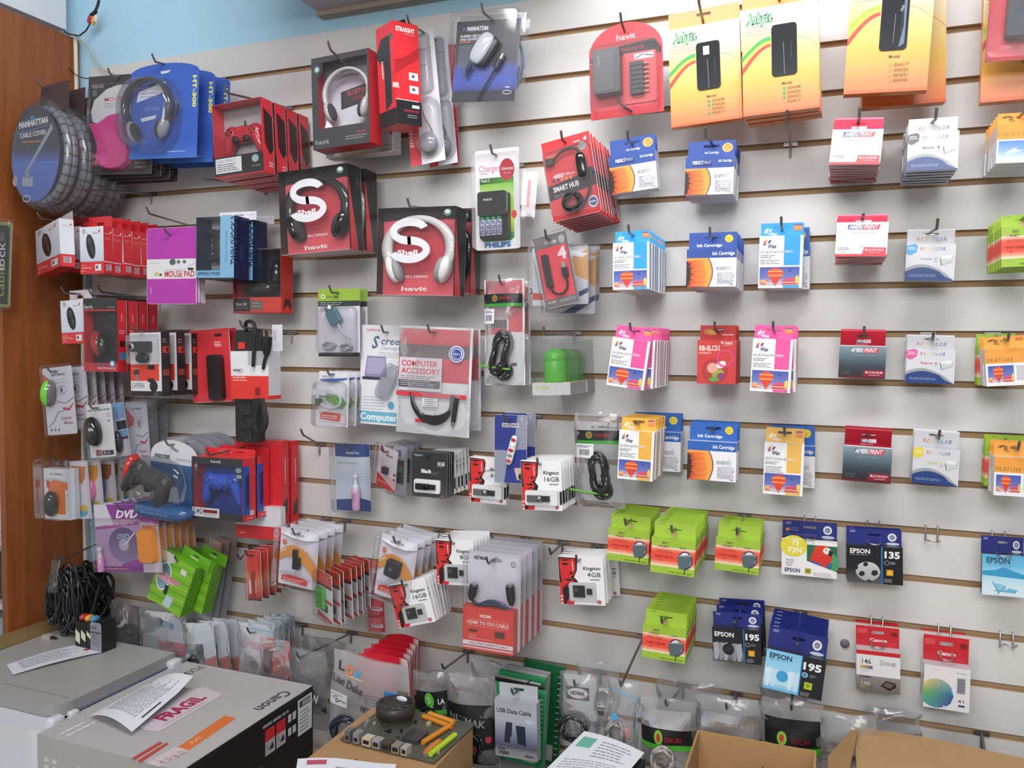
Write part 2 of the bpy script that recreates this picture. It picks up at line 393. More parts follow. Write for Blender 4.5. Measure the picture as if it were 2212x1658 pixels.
# cable trunk down the corner
m = MB(); m.tube([(-2.128, -.006, 2.33), (-2.124, -.006, 2.0), (-2.10, -.006, 1.63), (-2.113, -.006, 1.45), (-2.12, -.006, 1.1), (-2.115, -.006, .6)], .006, 'ddd6c6', 'plastic', 8); o = m.build('corner_cable')
o['label'] = 'thin cream cable running down the corner beside the wooden cabinet'; o['category'] = 'cable'
def wire(name, label, pts, r, col, dd=.02, **k):
    m = MB(); P = [at(p[0], p[1], p[2] if len(p) > 2 else dd) for p in pts]
    Q = []
    for i in range(len(P)-1):
        a, b, c, e = P[max(i-1, 0)], P[i], P[i+1], P[min(i+2, len(P)-1)]
        for j in range(4):
            t = j/4; Q.append(.5*((2*b)+(-a+c)*t+(2*a-5*b+4*c-e)*t*t+(-a+3*b-3*c+e)*t**3))
    Q.append(P[-1]); m.tube(Q, r, col, 'rubber', 6); o = m.build(name); o['label'] = label; o['category'] = 'cable'
    return o
av = empty('audio_video_cable', at(205, 30, .03), 'black cable ending in red yellow and white plugs hanging in front of the blue wall', 'cable')
def worldpart(pb_, name, parent):
    o = pb_.build(name); o.parent = parent; o.matrix_parent_inverse = Matrix.Translation(-Vector(parent.location)); return o
m = MB(); m.tube([at(214, 0, .03), at(211, 12, .03), at(206, 24, .03)], .004, '1c1e26', 'rubber', 6); m.tube([at(208, 24, .03), at(196, 34, .03)], .006, '1c1e26', 'rubber', 6)
m.tube([at(196, 48, .03), at(186, 66, .03), at(172, 77, .03), at(150, 74, .03), at(139, 68, .03)], .0022, '1c1e26', 'rubber', 6); worldpart(m, 'wire', av)
for (a, b, c, nm) in ((( 197, 34), (191, 50), 'b8305a', 'red plug'), ((203, 36), (200, 54), 'd09a40', 'yellow plug'), ((208, 34), (206, 48), 'd8d4c8', 'white plug')):
    m = MB(); A, B = at(*a, .03), at(*b, .03); m.tube([A, (A+B)/2, B], [.006, .007, .005], c, 'plastic', 8); o = worldpart(m, 'plug', av); o['label'] = nm
wire('loose_cable', 'grey cord drooping from the top left corner over the blue wall', [(150, 70), (170, 82), (188, 100), (204, 128), (226, 152), (262, 165)], .0026, 'b8b6ac')
wire('thin_cable', 'thin black cord hanging in the corner beside the wood panel', [(138, 72), (139, 120), (152, 150), (175, 167), (200, 170)], .0014, '2a2a2c')
# surface-mounted round plug in the slat wall
m = MB(); p = at(1825, 1389, 0); m.lathe([(.0, .006), (.005, .006), (.0085, .004), (.0095, 0)], (0, 0, 0), (0, -1, 0), '6e6e70', 'rubber', 18)
o = m.build('wall_plug'); o.location = p; o['label'] = 'small grey round plug on the slat wall between the ink boxes'; o['category'] = 'plug'
# counter under the printers
m = MB(); m.box(-2.13, 1.2, -1.5, -.06, .36, .40, 'b8b2a8', 'laminate'); m.box(-2.13, 1.2, -1.45, -.08, 0, .36, '8a8580', 'laminate', skip='td')
o = m.build('counter'); o['label'] = 'low counter standing along the slat wall under the boxes and printers'; o['category'] = 'counter'
# ------------------------------------------------------------------ ink cartons on the right
def carton(name, label, cat, tl, tr, bl, d, body, tabf, t=.016, hk=.26, side='e4e4e6', group=None, rz=0., m='printed_card', tabw=.97, sidep=None, rx=0.):
    """folded carton: printed body with a hang tab rising from its back panel; tab = frac of body height"""
    th = Th(name, label, cat, tl, tr, bl, d, rz, group, rx); w, h = th.w, th.h
    mb = MB(); mb.box(-w/2, w/2, 0, t, -h, 0, side, m); body(Pt(mb, w, h, 100, 100, m=m))
    if sidep: sidep(Pt(mb, t, h, 20, 100, O=(w/2, 0, 0), ux=(0,1,0), n=(1,0,0), m=m), Pt(mb, t, h, 20, 100, O=(-w/2, t, 0), ux=(0,-1,0), n=(-1,0,0), m=m))
    mb.build('carton', th.root)
    mb = MB(); hh = h*hk; W = w*tabw
    p = Pt(mb, W, hh, 100, 100, m=m, z0=hh, y0=t); tabf(p); mb.build('hang_tab', th.root)
    th.holez = hh*.62; th.t = t
    return th
def pic_balloon(p, x0, y0, x1, y1):
    W, H = x1-x0, y1-y0; X = lambda u: x0+W*u; Y = lambda v: y0+H*v
    p.grad(x0, y0, x1, y1, [(0, '4257a6'), (.6, '6a74b8'), (1, 'cfc6dc')])
    def bal(u, v, ru, rv, cols):
        c0, c1, c2 = cols
        p.ell(X(u), Y(v), W*ru, H*rv, c0, c1)
        p.poly([(X(u-ru*.93), Y(v+rv*.3)), (X(u-.012), Y(v+rv*2.0)), (X(u+.012), Y(v+rv*2.0)), (X(u+ru*.93), Y(v+rv*.3))], c1)
        for q in (-.45, .3): p.poly([(X(u-ru*.93), Y(v+rv*(q+.12))), (X(u+ru*.93), Y(v+rv*(q+.12))), (X(u+ru*.93), Y(v+rv*(q-.1))), (X(u-ru*.93), Y(v+rv*(q-.1)))], c2)
    bal(.4, .38, .2, .33, ('e8532e', 'd6452c', 'f0a25a'))
    p.rect(X(.385), Y(.93), X(.415), Y(.98), 'e8c890')
    p.ell(X(.1), Y(.85), W*.1, H*.13, 'f0d070', 'd05050'); p.ell(X(.19), Y(.84), W*.07, H*.1, 'd85080', 'e8d090')
    p.ell(X(.77), Y(.82), W*.2, H*.2, 'd84a78', 'e05a34', a0=180, a1=360); p.rect(X(.57), Y(.82), X(.97), Y(.98), 'd8552f'); p.rect(X(.57), Y(.84), X(.97), Y(.87), 'f4f0e8'); p.rect(X(.57), Y(.8), X(.97), Y(.825), '3a2a50')
    p.ell(X(.95), Y(.72), W*.05, H*.24, 'e8cc6a', 'e0b850')
def logo_wex(p, x, y, s, sy, white=False):
    cols = ['c8342c', 'e08a3a', 'f0c070', '203a78', '2a4a90', '203a78', 'f2b89a', 'e0705a'] if not white else ['f4f8fc']*8
    for a, l, c in ((200, 1, cols[0]), (150, .7, cols[7]), (232, 1, cols[1]), (265, 1.15, cols[2]), (322, 1.25, cols[3]), (350, .8, cols[4]), (160, 1.1, cols[5]), (100, .7, cols[6])):
        t = R_(a); c_, s_ = math.cos(t), math.sin(t)
        p.poly([(x+c_*s*.15, y+s_*sy*.15), (x+(c_*.7-s_*.2)*s*l, y+(s_*.7+c_*.2)*sy*l), (x+c_*s*l, y+s_*sy*l), (x+(c_*.7+s_*.2)*s*l, y+(s_*.7-c_*.2)*sy*l)], c)
    p.T('Wex', x+s*.25, y+sy*.25, sy*.95, '1c2c50' if not white else 'f4f8fc', w=s*2.0, bold=.02, it=.3)
def wex(col, code, lastc, name_what, tl, tr, bl, d, rz=0., alt=False):
    def body(p):
        p.rect(0, 0, 100, 100, 'eeeef0'); p.rect(57, 0, 93.5, 57, col); p.rect(57, 95, 93.5, 99.7, col)
        logo_wex(p, 18, 14, 10, 8)
        p.T(code, 3, 28.5, 5, '8a8f98', w=53); p.T(lastc, 58, 28.5, 5, 'e8f0f6', w=20)
        p.lines(3.5, 37, 38, 2, 3.4, 1.3, '8a8c94'); p.lines(3.5, 46, 50, 5 if alt else 3, 3.2, 1.2, '9a9ca4')
        pic_balloon(p, 3, 60, 93.5, 94)
        p.T('XL', 68, 64, 5, '2a3a80', w=8)
    def tab(p):
        p.slot(0, 0, 100, 100, 31, 20, 67, 40, col); p.l += 0
        logo_wex(p, 17, 62, 10, 24, True)
        p.rect(78, 14, 96, 58, 'e8a860', 'e07a50'); p.rect(78, 12, 96, 24, '7a5a80')
    sc = mixc(col, 'dfe3e8', .45)
    def sidep(a, b):
        for q in (a, b): q.rect(0, 0, 20, 100, 'e9e9ec'); q.grad(3, 3, 20, 97, [(0, mixc(col, 'c0c4cc', .5)), (.6, sc), (1, mixc(col, 'c8ccd4', .6))])
    return carton('ink_carton', '', 'ink box', tl, tr, bl, d, body, tab, sidep=sidep, rz=rz, side='e9e9ec', t=.015)
G_INK = 'ink boxes hung in stacks'
def gput(th, n, dy, what, where, group, hookL=.0, **k):
    k2 = {q: k.pop(q) for q in ('hk_kw',) if q in k}; out = stack(th, n, dy, what, where, group, **k)
    if hookL: hook_for(th, getattr(th, 'holez', -.01), hookL, 'hook holding %s, %s' % (' '.join(what.split()[:6]), where.replace('on the ', '')), **k2.get('hk_kw', {}))
    return out
CY, PK, YE = '2f9fe0', 'e8559c', 'e8b24a'
gput(wex(CY, 'DC-B39/60/975', '/985C', '', (1324,525), (1403,521), (1324,626), .20), 7, .0265, 'cyan ink box with balloon picture', 'on the left cyan stack', 'cyan balloon ink boxes', .215, jr=.5)
gput(wex(CY, 'DE-B39/60/975', '/985C', '', (1641,510), (1736,507), (1637,622), .10), 3, .022, 'cyan ink box with balloon picture', 'on the right cyan stack', 'cyan balloon ink boxes', .115, jr=.5)
th = wex(PK, 'DE-B39/60/975', '/985M', '', (1324,728), (1405,737), (1307,831), .21)
o = stack(th, 8, .024, 'pink ink box with balloon picture', 'on the left pink stack', 'pink balloon ink boxes', jr=.8)
for q in o[1:]: q.rotation_euler.y -= R_(6); q.location.x += .006
hook_for(th, th.holez, .225, 'steel peg hook carrying the left stack of pink ink boxes')
th = wex(PK, 'DE-B39/60/975', '/985M', '', (1627,730), (1714,734), (1620,843), .20)
o = stack(th, 7, .0235, 'pink ink box with balloon picture', 'on the right pink stack', 'pink balloon ink boxes', jr=.6)
for q in o[1:]: q.rotation_euler.y -= R_(2.5); q.location.x += .004
hook_for(th, th.holez, .215, 'steel peg hook carrying the right stack of pink ink boxes')
th = wex(YE, 'DE-B39/60/975', '/985Y', '', (1338,929), (1414,933), (1331,1033), .19)
o = stack(th, 5, .026, 'yellow ink box with balloon picture', 'on the left yellow stack', 'yellow balloon ink boxes', jr=1.5)
hook_for(th, th.holez, .205, 'steel peg hook carrying the left stack of yellow ink boxes', tip=.008)
th = wex('e9b85a', 'DE-BT1/16/26/61/85', '/985Y', '', (1652,954), (1738,959), (1647,1065), .11, alt=True)
o = stack(th, 2, .024, 'yellow ink box with balloon picture', 'on the right yellow stack', 'yellow balloon ink boxes')
hook_for(th, th.holez, .125, 'steel peg hook carrying the right pair of yellow ink boxes')

def flower(tl, tr, bl, d, kind=0, rz=0., hk=.46):
    bl_ = '2b4fa0' if kind < 2 else '2a62b4'
    def body(p):
        p.rect(0, 0, 100, 100, 'e9e9ee'); p.rect(0, 0, 100, 24 if kind else 30, bl_)
        y0 = 24 if kind else 30; P = []
        p.poly([(0, 100), (44, 100)]+[(44+8*math.sin(R_(180*k/8)), 100-(100-y0)*k/8) for k in range(1, 8)]+[(43, y0), (0, y0)], 'f2a444')
        p.poly([(44, 100), (46, 100)]+[(46+8*math.sin(R_(180*k/8)), 100-(100-y0)*k/8) for k in range(1, 8)]+[(45, y0), (43, y0)]+[(44+8*math.sin(R_(180*k/8)), 100-(100-y0)*k/8) for k in range(7, 0, -1)], '4a2450')
        for i, (yy, hh) in enumerate(((.06, .2), (.24, .22), (.44, .2), (.62, .22), (.83, .17))):
            Y0 = y0+(100-y0)*yy; H = (100-y0)*hh; e = 40+6*math.sin(math.pi*yy)
            p.poly([(2, Y0+H), (e-8, Y0+H*1.0), (e, Y0+H*.5), (e-12, Y0), (4, Y0+H*.15)], ['c83a20', 'f09040', 'f4a848', 'ea7a34', 'd04a24'])
            p.line(6, Y0+H*1.02, e-6, Y0+H*.9, .9, 'a83418')
        cyy = y0+(100-y0)*.55
        p.ell(0, cyy, 9, (100-y0)*.45, '38241c', n=24, a0=-90, a1=90)
        for k in range(7):
            a = -80+160*k/6; p.line(6*math.cos(R_(a)), cyy+(100-y0)*.38*math.sin(R_(a)), 17*math.cos(R_(a)), cyy+(100-y0)*.5*math.sin(R_(a)), 3.4, '4a1c14', t2=.4)
        if kind == 0:
            p.rect(14, 10, 54, 22, '223a78'); p.T('PERFECT', 3 if False else 15, 11, 9, 'f0f2f8', w=22, bold=.02); p.T('PRINT', 38, 11.5, 8, 'aab4d4', w=15, bold=.01)
            p.T('Ink Cartridge', 68, 9, 7, 'e6ecf6', w=27, bold=.02)
        else: p.T('Ink Cartridge', 52, 8, 9, 'f2f4f8', w=44, bold=.02)
        p.poly([(78, 58), (90, 62), (86, 36)], 'd8dadf'); p.ell(82, 70, 12, 16, 'd9dbe0')
        p.lines(60, 48, 96, 2, 5, 2, '9a9cab'); p.lines(62, 64, 97, 6, 5, 2.2, 'a8aab6'); p.lines(88, 94, 97, 1, 3, 1.6, '707078')
    def tab(p):
        p.slot(0, 0, 100, 100, 33, 22, 66, 38, bl_)
        if kind == 0: p.T('Ink Cartridge', 36, 60, 13, 'e6ecf6', w=30, bold=.02); p.ell(84, 42, 11, 26, 'f4c068'); p.ell(84, 42, 8, 19, 'ee8a3a'); p.lines(78, 34, 90, 3, 8, 3, 'f4d080')
        else: p.T('Ink Cartridge', 17, 66, 16, 'f2f4f8', w=52, bold=.025); p.ell(83, 38, 8.5, 22, 'e8d040', n=18); p.lines(77, 31, 89, 3, 8, 3, 'a89020')
    return carton('ink_carton', '', 'ink box', tl, tr, bl, d, body, tab, hk=hk, side='e4e4ec', t=.016, rz=rz)
gput(flower((1314,338), (1415,323), (1322,419), .13), 2, .02, 'blue ink box with orange flower', 'on the short upper left stack', 'blue flower ink boxes', .15)
gput(flower((1482,339), (1587,337), (1481,420), .13), 5, .022, 'blue ink box with orange flower', 'on the stack below the orange bags', 'blue flower ink boxes', .2)
gput(flower((1484,539), (1592,535), (1481,620), .19, 1), 7, .0245, 'blue ink box with orange flower', 'on the stack between the cyan boxes', 'blue flower ink boxes', .215)
gput(flower((1486,952), (1592,955), (1481,1035), .12, 2), 3, .03, 'blue ink box with orange flower', 'on the stack between the yellow boxes', 'blue flower ink boxes', .135, hk_kw=dict(tip=.006))
for (a, b, c, wh, n) in (((1650,535), (1750,531), (1650,626), 'behind the right cyan boxes', 2), ((1364,930), (1471,934), (1362,1013), 'behind the left yellow boxes', 2), ((1660,960), (1761,964), (1658,1048), 'behind the right yellow boxes', 2)):
    stack(flower(a, b, c, .045, 2), n, .02, 'blue ink box with orange flower', wh, 'blue flower ink boxes')

def ameri(tl, tr, bl, d, lowtxt, dark, hk=.4, glare=0):
    def body(p):
        if dark: p.grad(0, 0, 100, 100, [(0, '8a9ca8'), (.3, '5d7480'), (.6, '39454f'), (.85, '2a2a32'), (1, '38202a')])
        else: p.grad(0, 0, 100, 100, [(0, 'f0f0f2'), (.7, 'f6f6f6'), (1, 'e8e8ec')])
        p.rect(0, 0, 100, 2, 'f2f2f4')
        rc = '8e1c30' if dark else 'd83a48'
        p.poly([(52, 94), (98, 94), (98, 74), (56, 74)], rc); p.rect(0, 93, 100, 100, rc if not dark else '5a1828')
        p.rect(22, 7, 58, 22, '5a6488' if not dark else '707a92'); p.poly([(50, 22), (82, 22), (85, 7), (54, 7)], 'c84a58')
        p.T('AMERI', 24, 8, 12, 'e9ecf4' if dark else 'd8deea', w=28, bold=.03, it=.3); p.T('PRINT', 53, 8, 12, 'f4e4e8', w=28, bold=.02, it=.3)
        p.lines(30, 30, 80, 1, 4, 1.2, 'a0a4ac'); 
        if not dark: p.T('100%', 5, 73, 8, '606468', w=22); p.rect(46, 52, 74, 74, 'e2e2e4', 'c4c4c8')
        p.T(lowtxt, 58, 78, 6, 'ecd8dc', w=36, bold=.02); p.lines(66, 88, 94, 1, 3, 2, 'd0a0a8')
        p.lines(6, 80, 28, 2, 6, 1.6, '707478' if dark else 'b0b4b8')
    def tab(p):
        p.slot(0, 0, 100, 100, 36, 36, 66, 50, 'c22438', 'b01c30', m='foil_card'); p.rect(0, 2, 100, 12, 'e85868', m='foil_card')
        p.rect(36, 62, 52, 84, '6a7494'); p.rect(52, 62, 68, 84, 'e0c4ca'); p.T('AMERIPRINT', 37, 65, 15, 'e4d8e0', w=30, bold=.02); p.lines(34, 90, 68, 1, 4, 4, 'e0a0a8')
    return carton('foil_ink_carton', '', 'ink box', tl, tr, bl, d, body, tab, hk=hk, side='8a7478' if dark else 'a08488', t=.017, m='gloss_card')
gput(ameri((1799,280), (1909,278), (1791,355), .20, 'BLC101XLBK', False, glare=1), 8, .023, 'white and red foil ink box', 'on the top right foil stack', 'foil ink boxes', .215, jr=2.5, jrz=3)
gput(ameri((1808,480), (1920,479), (1804,553), .20, 'BLC101XLC', False, hk=.26), 7, .025, 'white and red foil ink box', 'on the second foil stack', 'foil ink boxes', .21, jr=3, jrz=3, hk_kw=dict(tip=.004))
gput(ameri((1814,745), (1915,747), (1810,815), .07, 'BLC101XLM', True, hk=.5), 2, .022, 'dark foil ink box with red tab', 'on the third foil hook', 'foil ink boxes', .09)
gput(ameri((1823,960), (1928,968), (1819,1036), .09, 'BLC101XLY', True, hk=.5), 2, .024, 'dark foil ink box with red tab', 'on the lowest foil hook', 'foil ink boxes', .1, hk_kw=dict(tip=.005))

def ricolor(tl, tr, bl, d, col, word, wcol, hk=.42):
    def name(p, x, y, h, w):
        cw = w/8.
        for i, ch in enumerate('RISCOLOR'):
            p.T(ch, x+cw*i, y, h, ['cc6a70', 'd08a78', 'e2cfa0', 'd6d6b8', '9ab4b8', '7f9cba', '6f86b0', '7a7aa8'][i], w=cw*.8, it=.25, bold=.015)
    def body(p):
        p.rect(0, 0, 100, 100, 'd3d4da'); name(p, 28, 9, 9, 52)
        for cx, cy, r in ((6, 9, 9), (15, 6, 8), (7, 19, 8), (14, 14, 8)): p.ell(cx if cx > 8 else 8, cy+3, r, r*1.05, col)
        p.lines(3, 9, 19, 2, 5, 2, 'e4e6ea')
        p.T(word, 30, 37, 6, wcol, w=24, bold=.01); p.ell(61, 40, 2.2, 3, wcol); p.lines(57, 47, 66, 1, 2, 1, 'a0a0a8')
        p.poly([(70, 40), (73, 58), (94, 48), (96, 30)], 'c0cfc8'); p.poly([(70, 40), (90, 42), (96, 30), (76, 32)], 'e2e8e4'); p.line(70, 40, 73, 58, 1.4, '4a544e')
        arc1 = [(100*k/10, 78-22*math.sin(math.pi*min(1, (k+1.5)/9.5)) if k < 8 else 78+(k-8)*11) for k in range(11)]
        p.poly([(0, 100), (100, 100)]+[(a, min(99.5, b)) for a, b in arc1[::-1]], '9ba0a2')
        arc2 = [(100*k/10, 86-22*math.sin(math.pi*min(1, (k+1.5)/10.)) if k < 8 else 88+(k-8)*6) for k in range(11)]
        p.poly([(0, 100), (100, 100)]+[(a, min(99.8, b)) for a, b in arc2[::-1]], '24407e'); p.lines(8, 84, 70, 2, 4, 1.2, '9aa8c8')
    def tab(p):
        p.slot(0, 0, 100, 100, 33, 22, 66, 36, 'c9cacf', m='gloss_card'); p.rect(0, 0, 100, 8, 'e6e6ea', m='gloss_card'); name(p, 20, 52, 22, 65)
    return carton('grey_ink_carton', '', 'ink box', tl, tr, bl, d, body, tab, hk=hk, side='b4b8bc', t=.016, m='gloss_card')
gput(ricolor((1962,288), (2073,281), (1958,370), .19, '55575a', 'Black', '6a6a70'), 6, .025, 'grey ink box with black corner blot', 'on the black blot stack', 'pale grey ink boxes', .21)
gput(ricolor((1959,526), (2066,526), (1954,605), .09, '4aa3d8', 'Cyan', '8ab4cc'), 2, .02, 'grey ink box with cyan corner blot', 'on the cyan blot hook', 'pale grey ink boxes', .16)
gput(ricolor((1959,753), (2065,755), (1954,826), .07, 'e060a0', 'Magenta', 'd07a9c'), 2, .02, 'grey ink box with magenta corner blot', 'on the magenta blot hook', 'pale grey ink boxes', .085)
gput(ricolor((1974,964), (2075,971), (1967,1042), .07, 'e6d43c', 'Yellow', 'd4cc70', hk=.46), 2, .022, 'grey ink box with yellow corner blot', 'on the yellow blot hook', 'pale grey ink boxes', .085)
# ------------------------------------------------------------------ green, dark blue, red and orange ink boxes
GR = '9dc03a'
def grayport(tl, tr, bl, d, code, dot, rz=0., hk=.42):
    def body(p):
        p.rect(0, 0, 100, 100, GR)
        p.grad(0, 24, 100, 79, [(0, 'f0e4cc'), (.16, 'ee7a58'), (.3, 'ea4f3a'), (.68, 'ea4f3a'), (.86, 'f0a080'), (1, 'f0ead0')])
        p.ring(14, 20, 4, 7, 1.2, 'd8a890', n=14); p.line(14, 13, 14, 33, 1.2, 'd8a890'); p.line(10, 20, 18, 20, 1.2, 'd8a890')
        p.T('GRAY', 24, 9, 7, '4e5a3c', w=16, bold=.02); p.T('PORT', 18, 20, 7, '7a4a3a', w=22, bold=.02)
        p.lines(66, 21, 84, 1, 4, 3, '6a7050'); p.ell(66, 22, 1.4, 2.4, dot)
        p.lines(12, 33, 55, 2, 4, 1.5, 'b84030'); p.T(code, 9, 49, 5.5, '8a2018', w=43, bold=.02); p.lines(17, 62, 26, 1, 4, 2, 'a03828')
        p.ring(78, 56, 17, 26, 3.2, '2c2c5c'); p.ell(78, 56, 14, 22.5, 'e9dce0')
        p.poly([(60, 44), (63, 72), (66, 82), (88, 76), (94, 40), (86, 37), (80, 41)], '56676b'); p.poly([(60, 44), (80, 41), (86, 37), (94, 40), (92, 42), (62, 47)], '8b979a')
        p.line(78, 81, 78, 95, 2, '2c2c5c'); p.lines(8, 82, 30, 1, 3, 1.6, 'c8d8a0'); p.lines(42, 92, 96, 1, 3, 1.8, '5c7422')
    def tab(p):
        p.slot(0, 0, 100, 100, 34, 38, 66, 48, GR, 'a6c844'); p.ell(9, 12, 1.6, 4, dot); p.lines(13, 9, 28, 1, 3, 5, '6a8a2a')
        p.ring(49, 78, 6, 17, 1.3, '6a5a4a', n=16); p.ell(49, 78, 5, 14, 'f0cdb4'); p.ell(47, 74, 1.6, 5, 'd87a60'); p.ell(51, 74, 1.6, 5, 'd87a60'); p.ell(49, 82, 2, 5, 'd87a60')
    def sidep(a, b):
        for q in (a, b): q.rect(0, 0, 20, 100, GR); q.grad(0, 24, 20, 79, [(0, 'f0e4cc'), (.2, 'ea4f3a'), (.75, 'ea4f3a'), (1, 'f0ead0')])
    return carton('green_ink_carton', '', 'ink box', tl, tr, bl, d, body, tab, t=.013, hk=hk, side=GR, sidep=sidep, rz=rz, tabw=.95)
gput(grayport((1315,1138), (1404,1150), (1312,1207), .14, 'W-EP-T1331-BK', '3a4050'), 6, .021, 'green and red ink box', 'on the left green stack', 'green ink boxes', .175, dz=.0005)
gput(grayport((1408,1159), (1503,1170), (1404,1234), .205, 'W-EP-T1332-CY', '2a78b0'), 9, .0205, 'green and red ink box', 'on the middle green stack', 'green ink boxes', .225, jr=.8)
gput(grayport((1547,1159), (1643,1172), (1543,1228), .12, 'W-EP-T1333-MA', 'c05068'), 5, .022, 'green and red ink box', 'on the right green stack', 'green ink boxes', .15, jr=.8)
gput(grayport((1389,1346), (1483,1362), (1387,1417), .175, 'W-EP-T1334-YE', 'c0a830'), 7, .0215, 'green and red ink box', 'on the lowest green stack', 'green ink boxes', .205, jr=.8)

NV = '27317c'
def epson_tab(p, white=True):
    p.slot(0, 0, 100, 100, 40, 30, 62, 44, NV); p.lines(6, 12, 17, 2, 8, 4, 'aab0d8'); p.ell(83, 48, 8, 26, 'e4e6ee'); p.ell(83, 48, 5, 15, '6a6e88'); p.lines(79, 43, 87, 2, 8, 3, 'd0d4e0')
def horses(p, x0, x1, y0, y1, c0, c1, c2):
    p.grad(x0, y0, x1, y1, [(0, c0), (.5, c1), (1, c2)])
def epson(kind, tl, tr, bl, d, hk=.4, rx=0.):
    def body(p):
        if kind == '73':
            p.rect(0, 0, 100, 100, 'ebebec'); p.poly([(46, 14), (100, 14), (100, 60+22), (46, 58)], '2c6c48'); p.ell(90, 60, 14, 26, '4a9a68')
            p.poly([(52, 56), (54, 40), (60, 26), (68, 20), (80, 18), (88, 26), (92, 38), (90, 56), (86, 78), (78, 76), (62, 66)], 'd6382c'); p.ell(73, 26, 15, 13, 'd8402e'); p.ell(82, 27, 7, 9, 'f0e4d8'); p.poly([(86, 24), (93, 28), (90, 42), (84, 38)], '2c2420'); p.ell(81, 25, 1.2, 1.8, '202020')
            p.poly([(56, 56), (52, 66), (66, 72), (74, 66)], '3a5aa8'); p.poly([(84, 60), (78, 80), (88, 84), (92, 60)], '2a6a9a')
            p.poly([(46, 58), (100, 82), (100, 100), (46, 100)], 'ebebec')
            p.ell(22, 20, 24, 29, 'e3d743'); p.poly([(0, 0), (44, 0), (44, 14), (0, 14)], 'e3d743'); p.T('73', 18, 4, 14, 'f6f4e4', w=13, bold=.02); p.T('73N', 11, 24, 14, 'f6f4e4', w=26, bold=.03)
            p.T('Amarillo', 8, 56, 5, '5a5c60', w=15); p.T('Amarelo', 8, 63, 5, '5a5c60', w=13); p.T('Yellow', 8, 70, 5, '5a5c60', w=11); p.T('EPSON', 6, 81, 10, '2c3c70', w=28, bold=.02)
            p.rect(43, 78, 54, 92, 'b8a828'); p.ell(48, 85, 4, 5, '7a8a20'); p.lines(58, 88, 96, 3, 3.5, 1.3, 'b4b4b8')
            p.rect(0, 0, 100, 1.5, 'f4f4f6')
        elif kind == '135':
            p.rect(0, 0, 100, 100, '1b1b20'); p.grad(0, 60, 62, 100, [(0, '1b1b20'), (1, '55575c')]); p.rect(61.5, 0, 65, 100, '2a6a9c')
            p.T('EPSON', 6, 8, 12, 'e8e8ec', w=36, bold=.03); p.lines(6, 23, 42, 1, 3, 2, '8a8a90'); p.T('135', 68, 12, 17, 'eceef2', w=27, bold=.04)
            p.ell(38, 68, 22, 26, 'c9cacc', 'a2a4a8'); 
            for a, b, r, ry in ((34, 49, 5, 7), (27, 75, 6, 8), (50, 71, 6.5, 9), (40, 93, 5, 3), (18, 60, 2.5, 6)): p.ell(a, b, r, ry, '26262a', n=5, rot=15)
            p.ring(72, 42, 4.4, 6, 1, 'b0b2b8'); p.lines(78, 39, 88, 2, 4, 2, 'a8aab0'); p.rect(71, 60, 83, 76, 'dc9c30'); p.ell(77, 68, 4, 5, 'e8c040'); p.lines(67, 85, 84, 3, 3.5, 1.6, '9a9ca4')
        elif kind == '195k':
            p.rect(0, 0, 100, 100, '1d1e24'); p.grad(0, 62, 64, 100, [(0, '34363c'), (.6, '76787e'), (1, '3c3e44')])
            for i, x in enumerate((6, 16, 26, 44, 54)): p.poly([(x-5, 46), (x+6, 42), (x+8, 72), (x+4, 96), (x-2, 96), (x-3, 70)], '8c8e94' if i % 2 else 'a6a8ae')
            p.ell(33, 62, 12, 17, '17181c'); p.ell(33, 62, 8, 10, '2a2b32'); p.rect(64, 0, 67, 100, '2a6a9c')
            p.T('EPSON', 5, 12, 13, 'e6e6ea', w=40, bold=.03); p.T('195', 69, 12, 17, 'eceef2', w=28, bold=.04); p.ring(73, 44, 4.4, 6, 1, 'b0b2b8'); p.lines(80, 41, 90, 2, 4, 2, '8a8c94'); p.rect(74, 60, 87, 77, 'dc9c30'); p.ell(80, 68, 4, 5, 'e8c040'); p.lines(70, 86, 88, 3, 3.5, 1.6, '9a9ca4')
        elif kind == '195c':
            p.rect(0, 0, 100, 100, '1e2026'); p.grad(0, 0, 62, 100, [(0, '86cdf0'), (.45, '9cd6f4'), (.8, 'bfe4f6'), (1, '5cb4e4')])
            for i, x in enumerate((6, 16, 44, 54)): p.poly([(x-5, 48), (x+6, 44), (x+7, 70), (x+3, 92), (x-2, 92), (x-3, 70)], 'c6e6f6' if i % 2 else 'd6eefa')
            p.ell(31, 62, 10, 14, '3fa2d8'); p.rect(60, 0, 62, 100, '2a7ab0')
            p.T('EPSON', 6, 8, 12, '28405c', w=38, bold=.03); p.lines(6, 23, 44, 1, 3, 1.6, '7aa8c8'); p.T('195', 64, 14, 17, 'eef0f4', w=30, bold=.04); p.ell(68, 45, 5, 6.5, 'e0e8f0'); p.ell(68, 45, 4, 5.4, '2f8fd0'); p.lines(76, 42, 86, 2, 4, 2, '8a8c94')
            p.rect(69, 62, 82, 79, 'c0cc30'); p.ell(75, 70, 4, 5, '8aa020'); p.lines(64, 88, 82, 3, 3.5, 1.6, '9a9ca4')
        else:
            p.grad(0, 0, 100, 100, [(0, '58b0dc'), (.3, '78c4e8'), (.5, 'a8dcf0'), (.75, 'cfe9f4'), (1, 'dcecf4')]); p.poly([(0, 52), (0, 42), (30, 38), (50, 30), (66, 36), (100, 46), (100, 56)], '3a9ccc')
            p.T('EPSON', 10, 8, 13, '2a4c68', w=54, bold=.03); p.lines(10, 24, 64, 1, 3, 1.4, '5a94b8')
